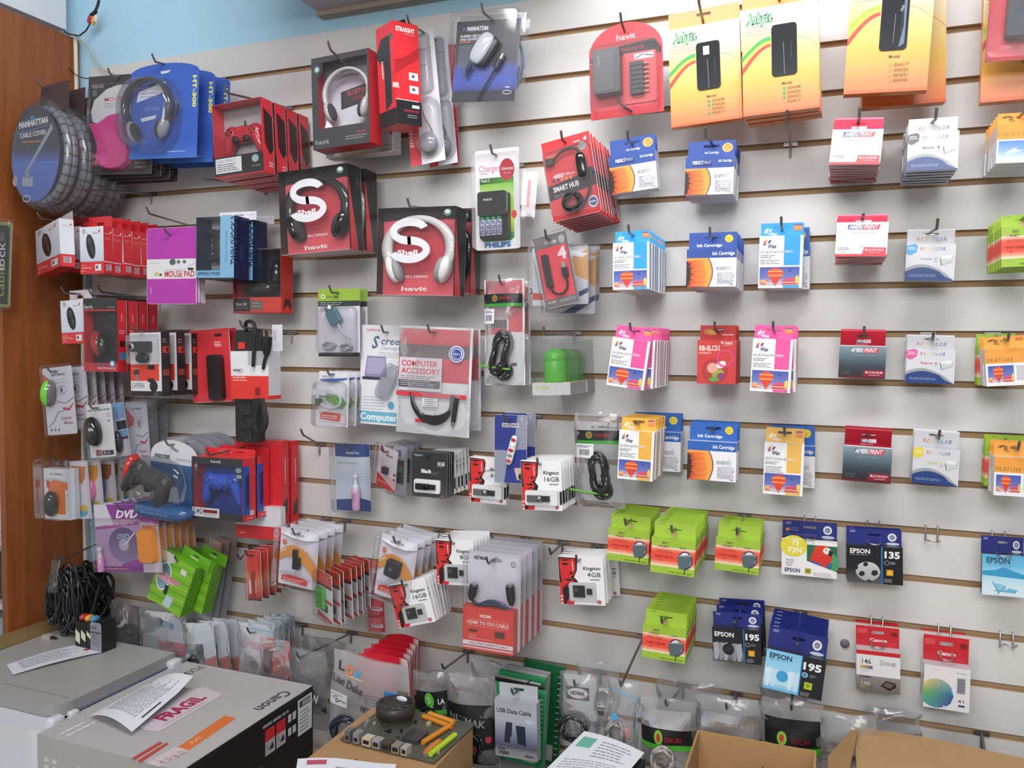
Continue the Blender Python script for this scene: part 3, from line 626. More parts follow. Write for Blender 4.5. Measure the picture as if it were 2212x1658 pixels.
            p.poly([(24, 70), (50, 72), (58, 88), (34, 86)], '8ccae4'); p.line(24, 66, 40, 94, 2, '4aa0c8'); p.line(56, 74, 36, 96, 2, '4aa0c8'); p.line(30, 88, 78, 90, 2, '4aa0c8'); p.poly([(60, 80), (84, 84), (72, 92), (56, 88)], '6ab8da')
    def strip(a, b):
        for q in (a, b): q.rect(0, 0, 20, 100, '20222a' if kind != '73' else 'd8d8dc')
    def tab(p):
        epson_tab(p)
        if kind == '73': p.rect(6, 48, 13, 66, 'e08a4a'); p.lines(15, 44, 32, 3, 9, 3, '8a90c8'); p.lines(4, 78, 72, 2, 9, 4, '6a70b4')
        p.ell(84, 90, 12, 9, 'c8d0e4')
    return carton('navy_ink_carton', '', 'ink box', tl, tr, bl, d, body, tab, t=.018, hk=hk, side='23263a', sidep=strip, m='gloss_card', tabw=.99, rx=rx)
def solo(th, label, hookL=0, hl='', **k):
    th.root['label'] = label
    if hookL: hook_for(th, getattr(th, 'holez', -.01), hookL, hl or 'steel peg hook holding the ' + label, **k)
    return th
solo(epson('73', (1689,1163), (1808.6,1167), (1684,1241), .05, hk=.45), 'white and yellow ink box with red parrot on a looped hook', .055, 'double wire hook holding the red parrot ink box', looped=True)
gput(epson('135', (1829,1177), (1950,1183), (1829,1256), .06, hk=.42), 2, .02, 'black ink box with football picture', 'right of the red parrot box', 'dark blue topped ink boxes')
p_ = at(1889, 1150, .05); hook(p_.x, p_.z, .065, 'double wire hook holding the football ink boxes', looped=True)
gput(epson('195k', (1538,1353), (1643,1363), (1541,1425), .14, hk=.4), 3, .05, 'black ink box with dim grey horses', 'left of the pale blue stack', 'dark blue topped ink boxes', .16, hk_kw=dict(tip=.006))
gput(epson('195c', (1657,1399), (1785,1428), (1647,1483), .16, hk=.5), 6, .024, 'pale blue and black ink box', 'on the lowest dark blue stack', 'dark blue topped ink boxes', .175, hk_kw=dict(tip=.006), jr=.9)
solo(epson('blue', (2122,1195), (2216,1201), (2120,1283), .06, hk=.4), 'light blue ink box with beach chair picture at the right edge', .07, 'double wire hook holding the beach chair ink box', looped=True)
p_ = at(2018, 1160, .05); hook(p_.x, p_.z+.012, .05, 'empty double wire hook right of the football ink boxes', looped=True)
p_ = at(2185, 1385, .05); hook(p_.x, p_.z+.012, .05, 'empty double wire hook at the right edge below the beach chair box', looped=True)

def canon(kind, tl, tr, bl, d, hk):
    def body(p):
        p.rect(0, 0, 100, 100, 'e4e4e8'); 
        if kind == '146':
            p.rect(0, 0, 100, 10, 'c82430'); p.rect(9, 17, 38, 47, 'c9c9cc'); p.rect(10, 18, 37, 46, 'e9e9ec'); p.T('146', 13, 21, 12, '2c3038', w=21, bold=.01); p.rect(10, 37, 37, 45, 'd8b050', '3a5a90', horiz=True); p.T('FINE', 64, 24, 9, '707680', w=26); p.lines(54, 21, 62, 3, 5, 2, '8a90a0'); p.lines(12, 50, 30, 1, 2, 1.2, '9a9aa0')
            p.rect(0, 62, 100, 100, '8f8c8a', '6c6966'); p.T('PIXMA', 8, 62.5, 5, '3c3a3a', w=28, bold=.02); p.T('146', 12, 77, 8, 'c4c2c0', w=20, bold=.01); p.rect(10, 87, 37, 93, '9a9458', '4a5a78', horiz=True)
            p.poly([(55, 84), (68, 70), (90, 74), (91, 84), (76, 94)], '232325'); p.poly([(60, 82), (69, 73), (87, 77), (78, 88)], '6a5c5c')
        else:
            def gx(u): return u
            n = 26
            for i in range(10):
                x0, x1 = 66*i/10, 66*(i+1)/10
                f = lambda x: (max(30, 66-36*math.sqrt(max(0, 1-((x-28)/38)**2))), 66+32*math.sqrt(max(0, 1-((x-28)/38)**2)))
                a, b = f(x0), f(x1)
                cA = mixc('e8c87c', '3aa4b8', i/10); cB = mixc('6cb45a', '3060a8', i/10); cC = mixc('4aa8a0', '4a3490', i/10)
                cA2 = mixc('e8c87c', '3aa4b8', (i+1)/10); cB2 = mixc('6cb45a', '3060a8', (i+1)/10); cC2 = mixc('4aa8a0', '4a3490', (i+1)/10)
                ma, mb_ = (a[0]+a[1])/2, (b[0]+b[1])/2
                p.mb.face([p.P(x0, ma), p.P(x1, mb_), p.P(x1, b[0]), p.P(x0, a[0])], [cB, cB2, cA2, cA], p.m)
                p.mb.face([p.P(x0, a[1]), p.P(x1, b[1]), p.P(x1, mb_), p.P(x0, ma)], [cC, cC2, cB2, cB], p.m)
            p.l += 1
            p.ell(46, 94, 3.4, 3.6, 'd0c8ec'); p.rect(72, 22, 90, 58, '9498a0'); p.lines(74, 25, 89, 8, 4, 1.8, '5a5e68'); p.lines(70, 10, 92, 1, 2, 1.6, 'a0a0a8'); p.T('41', 74, 72, 7, '5a5e66', w=14, bold=.01); p.rect(76, 84, 90, 89, '3a5a8c'); p.lines(16, 6, 44, 1, 3, 2.4, 'e8e0d8')
    def tab(p):
        p.slot(0, 0, 100, 100, 36, 22, 66, 36, 'cc2530', 'c42430'); p.rect(82, 22, 96, 42, '7a1c22'); p.T('Canon', 32, 60, 15, 'f2e4e2', w=40, bold=.03); p.rect(4, 14, 26, 38, 'd85058')
    return carton('red_top_ink_carton', '', 'ink box', tl, tr, bl, d, body, tab, t=.03, hk=hk, side='c8c8cc', tabw=1.0, m='gloss_card')
gput(canon('146', (1850,1402), (1945,1412), (1849,1488), .06, .5), 2, .036, 'white and grey box with red tab', 'on the hook right of the wall plug', 'red topped ink boxes', .052, hk_kw=dict(looped=True))
gput(canon('41', (1997,1434), (2097,1447), (1993,1525), .06, .6), 2, .036, 'white box with rainbow disc and red tab', 'on the far right', 'red topped ink boxes', .052, hk_kw=dict(looped=True))
def redmag(tl, tr, bl, d):
    def body(p):
        p.rect(0, 0, 100, 100, 'c83a38'); p.T('RB-0LC51', 5, 13, 11, 'f0dcd8', w=52, bold=.03); p.T('MAGENTA', 5, 27, 5, 'ecc8c4', w=31, bold=.01); p.ell(64, 6, 3.4, 3, 'e8b8b4'); p.T('G&G', 70, 4, 6, 'f0dcd8', w=20, bold=.02); p.lines(64, 12, 88, 1, 2, 1.2, 'd89090')
        p.ell(46, 70, 33, 29, 'b02a30'); p.ell(46, 71, 27, 23, 'a83c3a'); p.ell(40, 64, 14, 12, 'e0a090'); p.ell(54, 80, 17, 11, '9ab040', '7a9030', rot=-30); p.ell(62, 82, 10, 8, '8a3a6a'); p.ell(62, 56, 13, 8, 'f0d8d8', rot=-20); p.ell(44, 90, 14, 5, '6a9a40')
        p.ring(72, 42, 22, 20, 4, 'e0407c')
    def tab(p):
        p.slot(0, 0, 100, 100, 38, 22, 66, 44, 'c43634', 'b8302e'); p.ell(26, 45, 16, 22, 'c87a3a', rot=-20); p.ell(34, 50, 10, 18, 'd8a050', rot=-30); p.lines(62, 60, 96, 1, 5, 8, 'e8b0ac')
    return carton('red_ink_carton', '', 'ink box', tl, tr, bl, d, body, tab, t=.016, hk=.34, side='b83230', tabw=.92)
gput(redmag((1507,734), (1591,734), (1505,828), .12), 4, .024, 'red ink box with fruit circle', 'between the pink box stacks', 'red ink boxes', .15)
OR = 'eea040'
def orange(tl, tr, bl, d, code, n, what, where, green=1, hk=.32, sea=False, dy=.022):
    def body(p):
        p.rect(0, 0, 100, 100, 'ecebee'); p.rect(0, 0, 100, 40, OR)
        if not sea: p.T(code, 3, 26, 9, '7a5a34', w=60)
        else: p.T(code, 3, 22, 9, 'b07c38', w=80)
        if sea: p.grad(4, 44, 96, 92, [(0, '5f8ed0'), (.5, '8ab4e4'), (1, 'dbe8f4')]); p.ell(40, 68, 22, 6, 'cfe2f4', rot=-20); p.ell(60, 60, 20, 5, '7aa6dc', rot=-15)
        else: pic_balloon(p, 5, 46, 64, 90); p.lines(70, 48, 94, 8, 5, 2, 'b0b0b8')
    def tab(p):
        p.slot(0, 0, 100, 100, 40, 30, 62, 46, OR, 'f0a84a'); 
        for a in (200, 240, 280, 330, 20): p.ell(22+8*math.cos(R_(a)), 42+16*math.sin(R_(a)), 6, 5, '7a5424', rot=a)
        p.T('Wex', 24, 52, 18, '7a5424', w=14, bold=.01); p.rect(76, 14, 94, 40, 'c87830')
    th = carton('orange_ink_carton', '', 'ink box', tl, tr, bl, d, body, tab, t=.016, hk=hk, side='dcdce0')
    gput(th, n, dy, what, where, 'orange ink boxes at the right edge', d+.015, jr=.6); return th
orange((2156,268), (2262,262), (2150,353), .19, 'DE-ET1332', 6, 'orange and white box with sea picture', 'on the top right edge', sea=True)
th = grayport((2163,490), (2262,484), (2163,577), .19, 'W-EP-T1332-BK', '3a4050', hk=.3); gput(th, 6, .024, 'green and red ink box', 'on the right edge stack', 'green ink boxes', .2)
orange((2127,753), (2222,750), (2134,833), .13, 'DE-ET1333', 3, 'orange and white box with balloon', 'on the right edge, middle row')
stack(grayport((2112,747), (2200,745), (2110,832), .05, 'W-EP-T1333-MA', 'c05068', hk=.3), 2, .02, 'green and red ink box', 'behind the middle orange box', 'green ink boxes')
orange((2149,986), (2240,990), (2145,1069), .13, 'DE-ET1334', 3, 'orange and white box with balloon', 'on the right edge, lower row', hk=.36)
stack(grayport((2129,965), (2226,970), (2127,1048), .05, 'W-EP-T1334-YE', 'c0a830', hk=.3), 2, .02, 'green and red ink box', 'behind the lower orange box', 'green ink boxes')
# ------------------------------------------------------------------ generic packages
def card(name, cat, tl, tr, bl, d, draw, rz=0., m='printed_card', back='d8d8da', rx=0., r=0., t=.0012, bgc=None):
    th = Th(name, '', cat, tl, tr, bl, d, rz, None, rx); w, h = th.w, th.h
    mb = MB(); mb.prism(rr(-w/2, w/2, -h, 0, r) if r else [(-w/2, -h), (w/2, -h), (w/2, 0), (-w/2, 0)], 0, t, bgc or back, m, side=back)
    p = Pt(mb, w-2*r*.12, h-2*r*.12, 100, 100, m=m, z0=-r*.12); draw(p); mb.build('backing_card', th.root); th.holez = -h*.07; th.t = t
    return th
def shell(th, x0=0, y0=0, x1=100, y1=100, dep=.02, r=.2, flange=.0, mat_='blister', name='blister', taper=.93, parent=None, col='e8eaee'):
    """clear vacuum-formed bubble standing proud of the card; coordinates in percent of the card"""
    w, h = th.w, th.h; X = lambda u: -w/2+w*u/100; Z = lambda v: -h*v/100
    o = rr(X(x0), X(x1), Z(y1), Z(y0), min(X(x1)-X(x0), Z(y0)-Z(y1))*r*.5+.0005, 5)
    mb = MB(); cx = (X(x0)+X(x1))/2; cz = (Z(y0)+Z(y1))/2; n = len(o); V = []
    for k, (s, y) in enumerate(((1.0, -.0008), (1-(1-taper)*.3, -dep*.6), (1-(1-taper)*.6, -dep*.92), (taper-.02, -dep))):
        V += [(cx+(a-cx)*s, y, cz+(b-cz)*s) for a, b in o]
    F = [(j*n+i, j*n+(i+1) % n, (j+1)*n+(i+1) % n, (j+1)*n+i) for j in range(3) for i in range(n)]
    mb.mesh(V, F, col, mat_); mb.face(V[-n:], col, mat_)
    return mb.build(name, parent or th.root)
def X_(th, u): return -th.w/2+th.w*u/100
def Z_(th, v): return -th.h*v/100
def coil(mb, cx, cy, cz, rx, rz, n, r, col, m='rubber', tilt=0., seed=1, ry=.006, waist=0.):
    rnd = random.Random(seed); P = []
    for k in range(n*20+1):
        a = 2*math.pi*k/20; q = k/(n*20); f = 1-.28*q+.05*math.sin(a*.37+seed)
        x = rx*f*math.cos(a); z = rz*f*math.sin(a)
        if waist: x *= (1-waist*math.exp(-(z/rz/.35)**2))
        ct, st = math.cos(R_(tilt)), math.sin(R_(tilt))
        P.append((cx+x*ct-z*st, cy+ry*math.sin(a*1.7+seed)-ry*.8*q, cz+x*st+z*ct))
    mb.tube(P, r, col, m, 6)
def bez(pts, n=6):
    P = [Vector(p) for p in pts]; Q = []
    for i in range(len(P)-1):
        a, b, c, e = P[max(i-1, 0)], P[i], P[i+1], P[min(i+2, len(P)-1)]
        for j in range(n):
            t = j/n; Q.append(.5*((2*b)+(-a+c)*t+(2*a-5*b+4*c-e)*t*t+(-a+3*b-3*c+e)*t**3))
    return Q+[P[-1]]
def drape(mb, th, bulge, seed, wav=.004):
    w, h = th.w, th.h; V = []
    for x, y, z in mb.v:
        u, v = min(1, max(0, x/w+.5)), min(1, max(0, -z/h)); e = math.sin(math.pi*u)**.6*math.sin(math.pi*min(1, v*.97+.03))**.5
        V.append((x, y-bulge*e+wav*math.sin(7*u+seed+5*v)*math.sin(9*v+seed*2)*(.3+e)*.7-.0012, z))
    mb.v = V
def pouch(th, bulge=.012, mat_='bag', seed=0, col='dfe2e6', name='bag', back=True, top=.0, wav=.004):
    w, h = th.w, th.h
    def f(sgn):
        def g(u, v):
            e = math.sin(math.pi*min(1, max(0, u)))**.6*math.sin(math.pi*min(1, v*.97+.03))**.5
            y = sgn*bulge*e+wav*math.sin(7*u+seed+5*v)*math.sin(9*v+seed*2)*(.3+e)*.7
            x = -w/2+w*u+wav*.8*math.sin(v*11+seed); return (x, y, -h*v+wav*.6*math.sin(u*9+seed))
        return g
    mb = MB(); mb.sheet(f(-1), 14, 18, col, mat_)
    if back: mb.sheet(f(.5), 8, 10, col, mat_)
    return mb.build(name, th.root)
def hooklabel(label):
    w = label.replace(',', '').split()[:11]
    while w[-1] in ('a', 'the', 'and', 'with', 'on', 'of', 'its', 'in', 'behind', 'right', 'left', 'beside', 'by', 'over'): w.pop()
    return 'peg hook holding the '+' '.join(w)
def one(th, label, hookL=0, **k): return solo(th, label, hookL, hooklabel(label), **k)
def thing_at(name, label, cat, px, py, d, group=None, rz=0, ry=0, rx=0):
    o = empty(name, at(px, py, d), label, cat, group); o.rotation_euler = Euler((R_(rx), R_(ry), R_(rz)), 'XYZ'); return o
SC = lambda px, d: (1.82435-d)/FPX/ray(px, 800).y    # metres per pixel on the plane d, near column px

# ------------------------------------------------------------------ orange adapter bags
def anbyte(tl, tr, bl, d, checks, silver=0, rz=0., label=''):
    th = Th('adapter_envelope', label, 'package', tl, tr, bl, d, rz); w, h = th.w, th.h
    mb = MB(); t = .022
    mb.box(-w/2, w/2, 0, t, -h, 0, 'e0863c', 'gloss_card', cols={'r': 'e8b060'})
    p = Pt(mb, w, h, 100, 100, m='gloss_card')
    G = [(0, 'ece4cc'), (.18, 'ecdca8'), (.42, 'dfc068'), (.66, 'deb04c'), (.8, 'e09c50'), (.92, 'e08048'), (1, 'dc7440')]
    for a, b, ca, cb in ((0, 50, 0, .5), (50, 100, .5, 1)):
        for (s0, c0), (s1, c1) in zip(G, G[1:]):
            wl = lambda c, s, u: mixc(c, 'f4efe2', max(0, (.55-s))*u*1.3)
            p.mb.face([p.P(a, 100*s1), p.P(b, 100*s1), p.P(b, 100*s0), p.P(a, 100*s0)], [wl(c1, s1, ca), wl(c1, s1, cb), wl(c0, s0, cb), wl(c0, s0, ca)], p.m)
    p.l += 1
    p.T('Anbyte', 5, 5, 9, '2f8f5c', w=36, bold=.09, it=.1); p.T('Anbyte', 5.8, 5.5, 8, 'e8f2dc', w=34.5, bold=-.004, it=.1); p.line(5, 16.5, 24, 16.5, .6, '4aa870')
    p.lines(5, 18, 46, 3, 3, 1, 'a8a090')
    N = 10
    def sweep(y0, y1, th0, th1, c): 
        a = [(38*k/N, y0-(y0-y1)*math.sin(math.pi/2*k/N)) for k in range(N+1)]; b = [(x, y+th0+(th1-th0)*i/N) for i, (x, y) in enumerate(a)]; p.band(a, b, c)
    if not silver: sweep(44, 28, 5, 4, '3fa24c')
    else: sweep(44, 29, 6, 4, 'a4c444')
    sweep(49, 32, 4, 2.5, 'c0cc48'); sweep(55, 35, 6, 2.5, 'c04430')
    p.band([(68+32*k/8, 31+12*(k/8)**2) for k in range(9)], [(68+32*k/8, 31.7+12*(k/8)**2) for k in range(9)], '8fc0a0' if not silver else 'd8a870')
    p.T('Model', 52, 72 if not silver else 70, 2.6, '7a5020', w=13, bold=.02)
    for i, c in enumerate(checks):
        y = 77+4.1*i; p.rect(53, y, 56.5, y+2.4, '3a9a5a' if c else 'e88a5a'); p.T(['504348', '504324', '504331', '504317'][i] if not silver else ['504317', '504324', '504331', '504348'][i], 59, y, 2.5, '96601f', w=17, bold=.02)
    p.rect(0, 97.5, 100, 100, 'd8642c')
    mb.build('envelope', th.root)
    mb = MB(); q = Pt(mb, w, h*.18, 100, 100, m='gloss_card', z0=h*.18, y0=t*.5); q.slot(0, 0, 100, 100, 40, 24, 60, 42, 'ea9048', 'e8a050'); mb.build('hang_flap', th.root)
    mb = MB(); x0, x1, z0, z1 = -w*.5+w*.39, -w*.5+w*.72, -h*.665, -h*.185
    mb.prism(rr(x0, x1, z0, z1, .007), -.0022, .004, '242628', 'shiny_plastic')
    q = Pt(mb, x1-x0, z1-z0, 100, 100, O=(x0, -.0023, z1), m='shiny_plastic')
    q.line(47, 36, 50, 97, 2, '8a8c90') if not silver else q.line(52, 40, 50, 88, 1.5, '9a9ca0')
    q.line(78, 38, 76, 70, 1.5, '5a5c60'); 
    if silver: q.poly([(80, 4), (92, 4), (90, 90), (70, 96), (84, 60)], '6a8098'); q.T('Anbyte', 66, 36, 5, 'c8ccd4', w=24, rot=-80)
    elif checks[2] == 0: q.rect(30, 9, 56, 27, 'e8eaf0')
    mb.build('device_window', th.root)
    th.holez = h*.11; th.t = t*.5
    return th
one(anbyte((1443,64), (1597,40), (1457,273), .14, (1,1,0,1), label=''), 'orange and yellow adapter envelope with white sticker on its dark window', .19)
a2 = anbyte((1602,22), (1768,-3), (1611,250), .17, (1,1,1,0)); stack(a2, 3, .03, 'orange and yellow adapter envelope', 'middle hook at the top edge', 'orange adapter envelopes', jr=1.2); hook_for(a2, a2.holez, .2, 'steel peg hook holding the middle orange adapter envelopes')
a3 = anbyte((1842,-64), (2024,-76), (1834,200), .19, (0,0,0,0), 1); one(a3, 'orange adapter envelope with silver cable in its window, frontmost right of the middle ones', .2)
a4 = anbyte((1863,-45), (2045,-69), (1856,236), .12, (0,0,0,0), 1, rz=8); one(a4, 'orange adapter envelope hanging behind the one with a silver cable')
a5 = anbyte((2128,-60), (2300,-80), (2125,220), .11, (0,0,0,0), 1, rz=0); one(a5, 'orange adapter envelope behind the red blister at the top right corner')

# ------------------------------------------------------------------ blister packs, top row
def round_top(mb, w, h, col, m='printed_card', t=.0012, k=.3, side='d8d8dc'):
    o = [(-w/2, -h), (w/2, -h)]+[(w/2*math.cos(R_(a)), -h*k+h*k*math.sin(R_(a))) for a in range(0, 181, 12)]
    mb.prism(o, 0, t, col, m, side=side); return o
# red power adapter
th = Th('adapter_blister', '', 'package', (1272,60), (1430,36), (1282,258), .13); w_, h_ = th.w, th.h
mb = MB(); round_top(mb, w_, h_, 'd83a44'); p = Pt(mb, w_, h_, 100, 100)
p.poly([(2, 38), (98, 38), (98, 32), (90, 22), (10, 26), (3, 34)], '2e2b2e'); p.T('havit', 38, 12, 6, 'f0b8b8', w=26, bold=.02); p.T('70W', 20, 29, 6.5, 'dcdce0', w=18, bold=.03); p.T('POWER ADAPTER', 42, 27, 4, 'b84a50', w=34, bold=.02)
p.line(2, 39, 50, 38, .8, 'e8d0d0'); mb.build('backing_card', th.root)
mb = MB(); X = lambda u: X_(th, u); Z = lambda v: Z_(th, v)
mb.prism(rr(X(9), X(46), Z(77), Z(30), .005), -.03, -.002, '46484b', 'plastic'); mb.prism(rr(X(11), X(38), Z(75), Z(32), .003), -.0308, -.029, '565859', 'plastic')
q = Pt(mb, w_, h_, 100, 100, y0=-.031); q.T('havit', 15, 48, 3, '9a9c9e', w=14, rot=-90); mb.build('power_adapter', th.root)
mb = MB()
for i in range(7): mb.box(X(57), X(75), -.016, -.002, Z(46+4.9*i+4.2), Z(46+4.9*i), '2a2a2c', 'plastic'); mb.tube([(X(75), -.008, Z(48+4.9*i)), (X(82), -.008, Z(48+4.9*i))], .0018, 'c8a890', 'steel', 6)
mb.build('connector_tips', th.root)
mb = MB(); mb.tube(bez([(X(40), -.012, Z(78)), (X(42), -.014, Z(86)), (X(50), -.012, Z(93)), (X(58), -.006, Z(97))]), .0022, '242426'); mb.build('cable', th.root)
mb = MB(); mb.prism(rr(X(46), X(92), Z(88), Z(34), .006), -.003, -.0005, 'e04850', 'gloss_card'); q = Pt(mb, w_, h_, 100, 100, y0=-.0032); q.rect(62, 36, 88, 42, 'e8d8dc'); q.line(63, 41, 75, 37, 1, '40405a'); q.line(76, 38, 87, 40, 1, '302838'); mb.build('tray', th.root)
shell(th, 3, 24, 97, 99, .034, .2, taper=.94); th.holez = -h_*.06
one(th, 'red domed blister pack with black power adapter and connector tips', .16)
# manhattan video adapter
th = card('adapter_blister', 'package', (988,48), (1126,38), (974,222), .17, lambda p: (p.grad(0, 0, 100, 100, [(0, '3a3c42'), (.5, '45474e'), (.58, '4c5694'), (.75, '4a5cae'), (.84, '46528c'), (.88, '3c3e46'), (1, '44464c')]),
    p.T('MANHATTAN', 17, 7, 5, 'e6e8ee', w=33, bold=.04), p.poly([(9, 8), (15, 8), (12, 12)], '4a78b8'), p.T('HI-SPEED USB 2.0', 7, 17, 2.8, 'd4d6dc', w=32, bold=.03), p.T('SVGA CONVERTER', 7, 21, 2.8, 'd4d6dc', w=34, bold=.03), p.lines(6, 25, 28, 1, 2, 1.4, 'c07850'), p.lines(6, 30, 27, 14, 2, .9, '787c88'), p.ring(87, 89, 7, 2.6, .8, 'd0d2dc'), p.lines(84, 82, 92, 1, 2, 1.5, 'd0d2dc')), m='gloss_card')
X = lambda u: X_(th, u); Z = lambda v: Z_(th, v)
mb = MB(); Rm = Matrix.Rotation(R_(32), 3, 'Y')
c = Vector((X(47), -.014, Z(37))); mb.ell(c, (.019, .010, .036), 'b8c0c6', 'shiny_plastic', rot=Rm, p=.7); mb.ell(c+Vector((.013, .003, -.006)), (.014, .008, .034), '2c2e34', 'plastic', rot=Rm, p=.6)
mb.tube(bez([(X(30), -.012, Z(56)), (X(26), -.012, Z(63)), (X(24), -.01, Z(70))]), [.005]*7+[.0035]*6, '28324c'); mb.build('video_adapter', th.root)
mb = MB(); a, b = Vector((X(79), -.008, Z(44))), Vector((X(67), -.008, Z(64))); mb.tube([a, a+(b-a)*.35], .0065, 'c8c4b4', 'steel', 4); mb.tube([a+(b-a)*.3, a+(b-a)*.85], .0085, '3a3c40', 'plastic', 4); mb.tube([a+(b-a)*.8, b, Vector((X(43), -.008, Z(98)))], .0022, '2c2c30'); mb.build('usb_plug', th.root)
shell(th, -3, -8, 104, 104, .03, .12, mat_='clear', name='clamshell', taper=.97)
mb = MB(); mb.box(X(2), X(106), .006, .03, Z(102), Z(-8), 'c4c8cc', 'blister'); coil(mb, X(84), .024, Z(55), .03, .07, 3, .0025, '7a8ca8', seed=3); mb.build('rear_clamshell', th.root); th.holez = .004
one(th, 'dark blue clamshell pack with silver video adapter and usb plug', .2)
# bluetooth headset box
def headset(root, cx, cy, cz, rx, rz, band, cup, br=.006, cups=.022, pad='8c8e90', wide=.016, a0=-18, a1=198, mt='shiny_plastic', nm='headphones'):
    mb = MB(); n = 26
    for (rr_, yy) in ((1.0, 0), (1.0, wide)):
        pass
    V = []; cols = []
    ang = [a0+(a1-a0)*k/n for k in range(n+1)]
    for a in ang:
        c_, s_ = math.cos(R_(a)), math.sin(R_(a)); th_ = br*(1+.7*abs(c_)**2)
        for (ro, yo) in ((th_, -wide/2), (th_*.9, wide/2), (-th_*.6, wide/2), (-th_*.6, -wide/2)): V.append((cx+(rx+ro)*c_, cy+yo, cz+(rz+ro)*s_))
    F = [(4*i+k, 4*i+(k+1) % 4, 4*i+4+(k+1) % 4, 4*i+4+k) for i in range(n) for k in range(4)]
    mb.mesh(V, F, band, mt); h = mb.build(nm, root)
    for sx, a in ((1, a0), (-1, a1)):
        ex, ez = cx+rx*math.cos(R_(a)), cz+rz*math.sin(R_(a)); Rm = Matrix.Rotation(R_(sx*18), 3, 'Y')
        mb = MB(); mb.ell((ex-sx*.002, cy, ez-cups*.5), (cups*.55, cups*.75, cups*1.25), cup, mt, rot=Rm); mb.ell((ex-sx*cups*.55, cy-.001, ez-cups*.55), (cups*.4, cups*.72, cups*1.1), pad, 'cloth', rot=Rm); mb.build('ear_cup', h)
    return h
def winbox(name, tl, tr, bl, d, t, back, frame, sidec, rz=0., inset=1.0, bottom=None, top='1c1c1e', topc=None, clearfront=True, sidedraw=None, fdraw=None):
    """shallow display carton: printed back wall, printed right side, clear window in front"""
    th = Th(name, '', 'package', tl, tr, bl, d, rz); w, h = th.w, th.h
    mb = MB(); mb.box(-w/2, w/2, t-.002, t, -h, 0, 'c8c8ca'); mb.box(-w/2+.001, w/2-.001, t*inset-.002, t*inset, -h+.001, -.001, 'c8c8ca'); p = Pt(mb, w-.003, h-.003, 100, 100, y0=t*inset-.002, z0=-.0015); back(p)
    mb.box(w/2-.0012, w/2, 0, t, -h, 0, sidec, 'gloss_card'); mb.box(-w/2, -w/2+.0012, 0, t, -h, 0, sidec, 'gloss_card'); mb.box(-w/2, w/2, 0, t, -.0012, 0, top, 'gloss_card'); mb.box(-w/2, w/2, 0, t, -h, -h+.0012, bottom or sidec, 'gloss_card')
    if sidedraw: sidedraw(Pt(mb, t, h, 100, 100, O=(w/2, 0, 0), ux=(0,1,0), n=(1,0,0), m='gloss_card'))
    mb.build('carton', th.root)
    if fdraw: mb = MB(); fdraw(Pt(mb, w, h, 100, 100, m='gloss_card')); mb.build('front_panel', th.root)
    if clearfront: mb = MB(); mb.face([(-w/2, -.0005, -h), (w/2, -.0005, -h), (w/2, -.0005, 0), (-w/2, -.0005, 0)], 'e8eaee', 'clear'); mb.build('window', th.root)
    th.holez = -.004; th.t = t
    return th
def bt_front(p):
    for a in ((0, 0, 100, 6), (0, 0, 11, 100), (97, 0, 100, 78), (0, 78, 100, 100)): p.rect(*a, '46474a')
    p.poly([(11, 6), (20, 6), (20, 15), (15, 22), (11, 22)], '3a3b3e'); p.ell(10, 13, 5.5, 4, '5a7a7c'); p.ell(10, 13, 3.5, 2.6, 'b8c8c8')
    p.T('havit', 5, 90, 5, 'a8a8aa', w=24, bold=.01); p.T('HV-BT', 78, 86, 2.6, 'a8484c', w=14, bold=.02); p.lines(58, 90, 95, 2, 2.6, 1, '86868a')
    p.poly([(22, 78), (36, 78), (26, 70)], 'd8d4dc')
def bt_back(p):
    p.grad(0, 0, 100, 100, [(0, '9a9aa0'), (.2, 'a89aa8'), (.5, 'd0ccd6'), (1, 'dedce4')]); p.poly([(30, 33), (92, 25), (92, 45), (30, 53)], '3c3a3e'); p.T('BLUETOOTH', 42, 33, 5, 'b8484a', w=48, bold=.03, rot=-5); p.T('HEADSET', 52, 40, 4, '9c3c40', w=30, bold=.02, rot=-5)
    for i in range(4): p.rect(66+i*4, 68, 67.5+i*4, 76-i % 2*2, '6a6a70')
th = winbox('headset_box', (672,126), (796,105), (680,322), .2, .05, bt_back, None, 'c8303a', rz=-2, fdraw=bt_front, top='55565a')
headset(th.root, X_(th, 53), .02, Z_(th, 40), th.w*.38, th.h*.26, 'c8c8c6', 'bcbcba', .003, .02, '3c3e40', .014, a0=-30, a1=210)
one(th, 'dark grey headset box with white headphones behind a clear window', .235)
def pale(p): p.grad(0, 0, 100, 100, [(0, 'd8d4d2'), (1, 'dcd8d6')]); p.rect(12, 94, 50, 100, 'd8a860'); p.ell(90, 75, 6, 4, 'b050a0'); p.lines(70, 88, 94, 2, 4, 1.4, 'a098a8')
th = winbox('headset_box', (702,138), (848,118), (706,340), .1, .04, pale, None, 'dcd8d8', clearfront=False); one(th, 'pale box with an orange label edge behind the dark headset box')
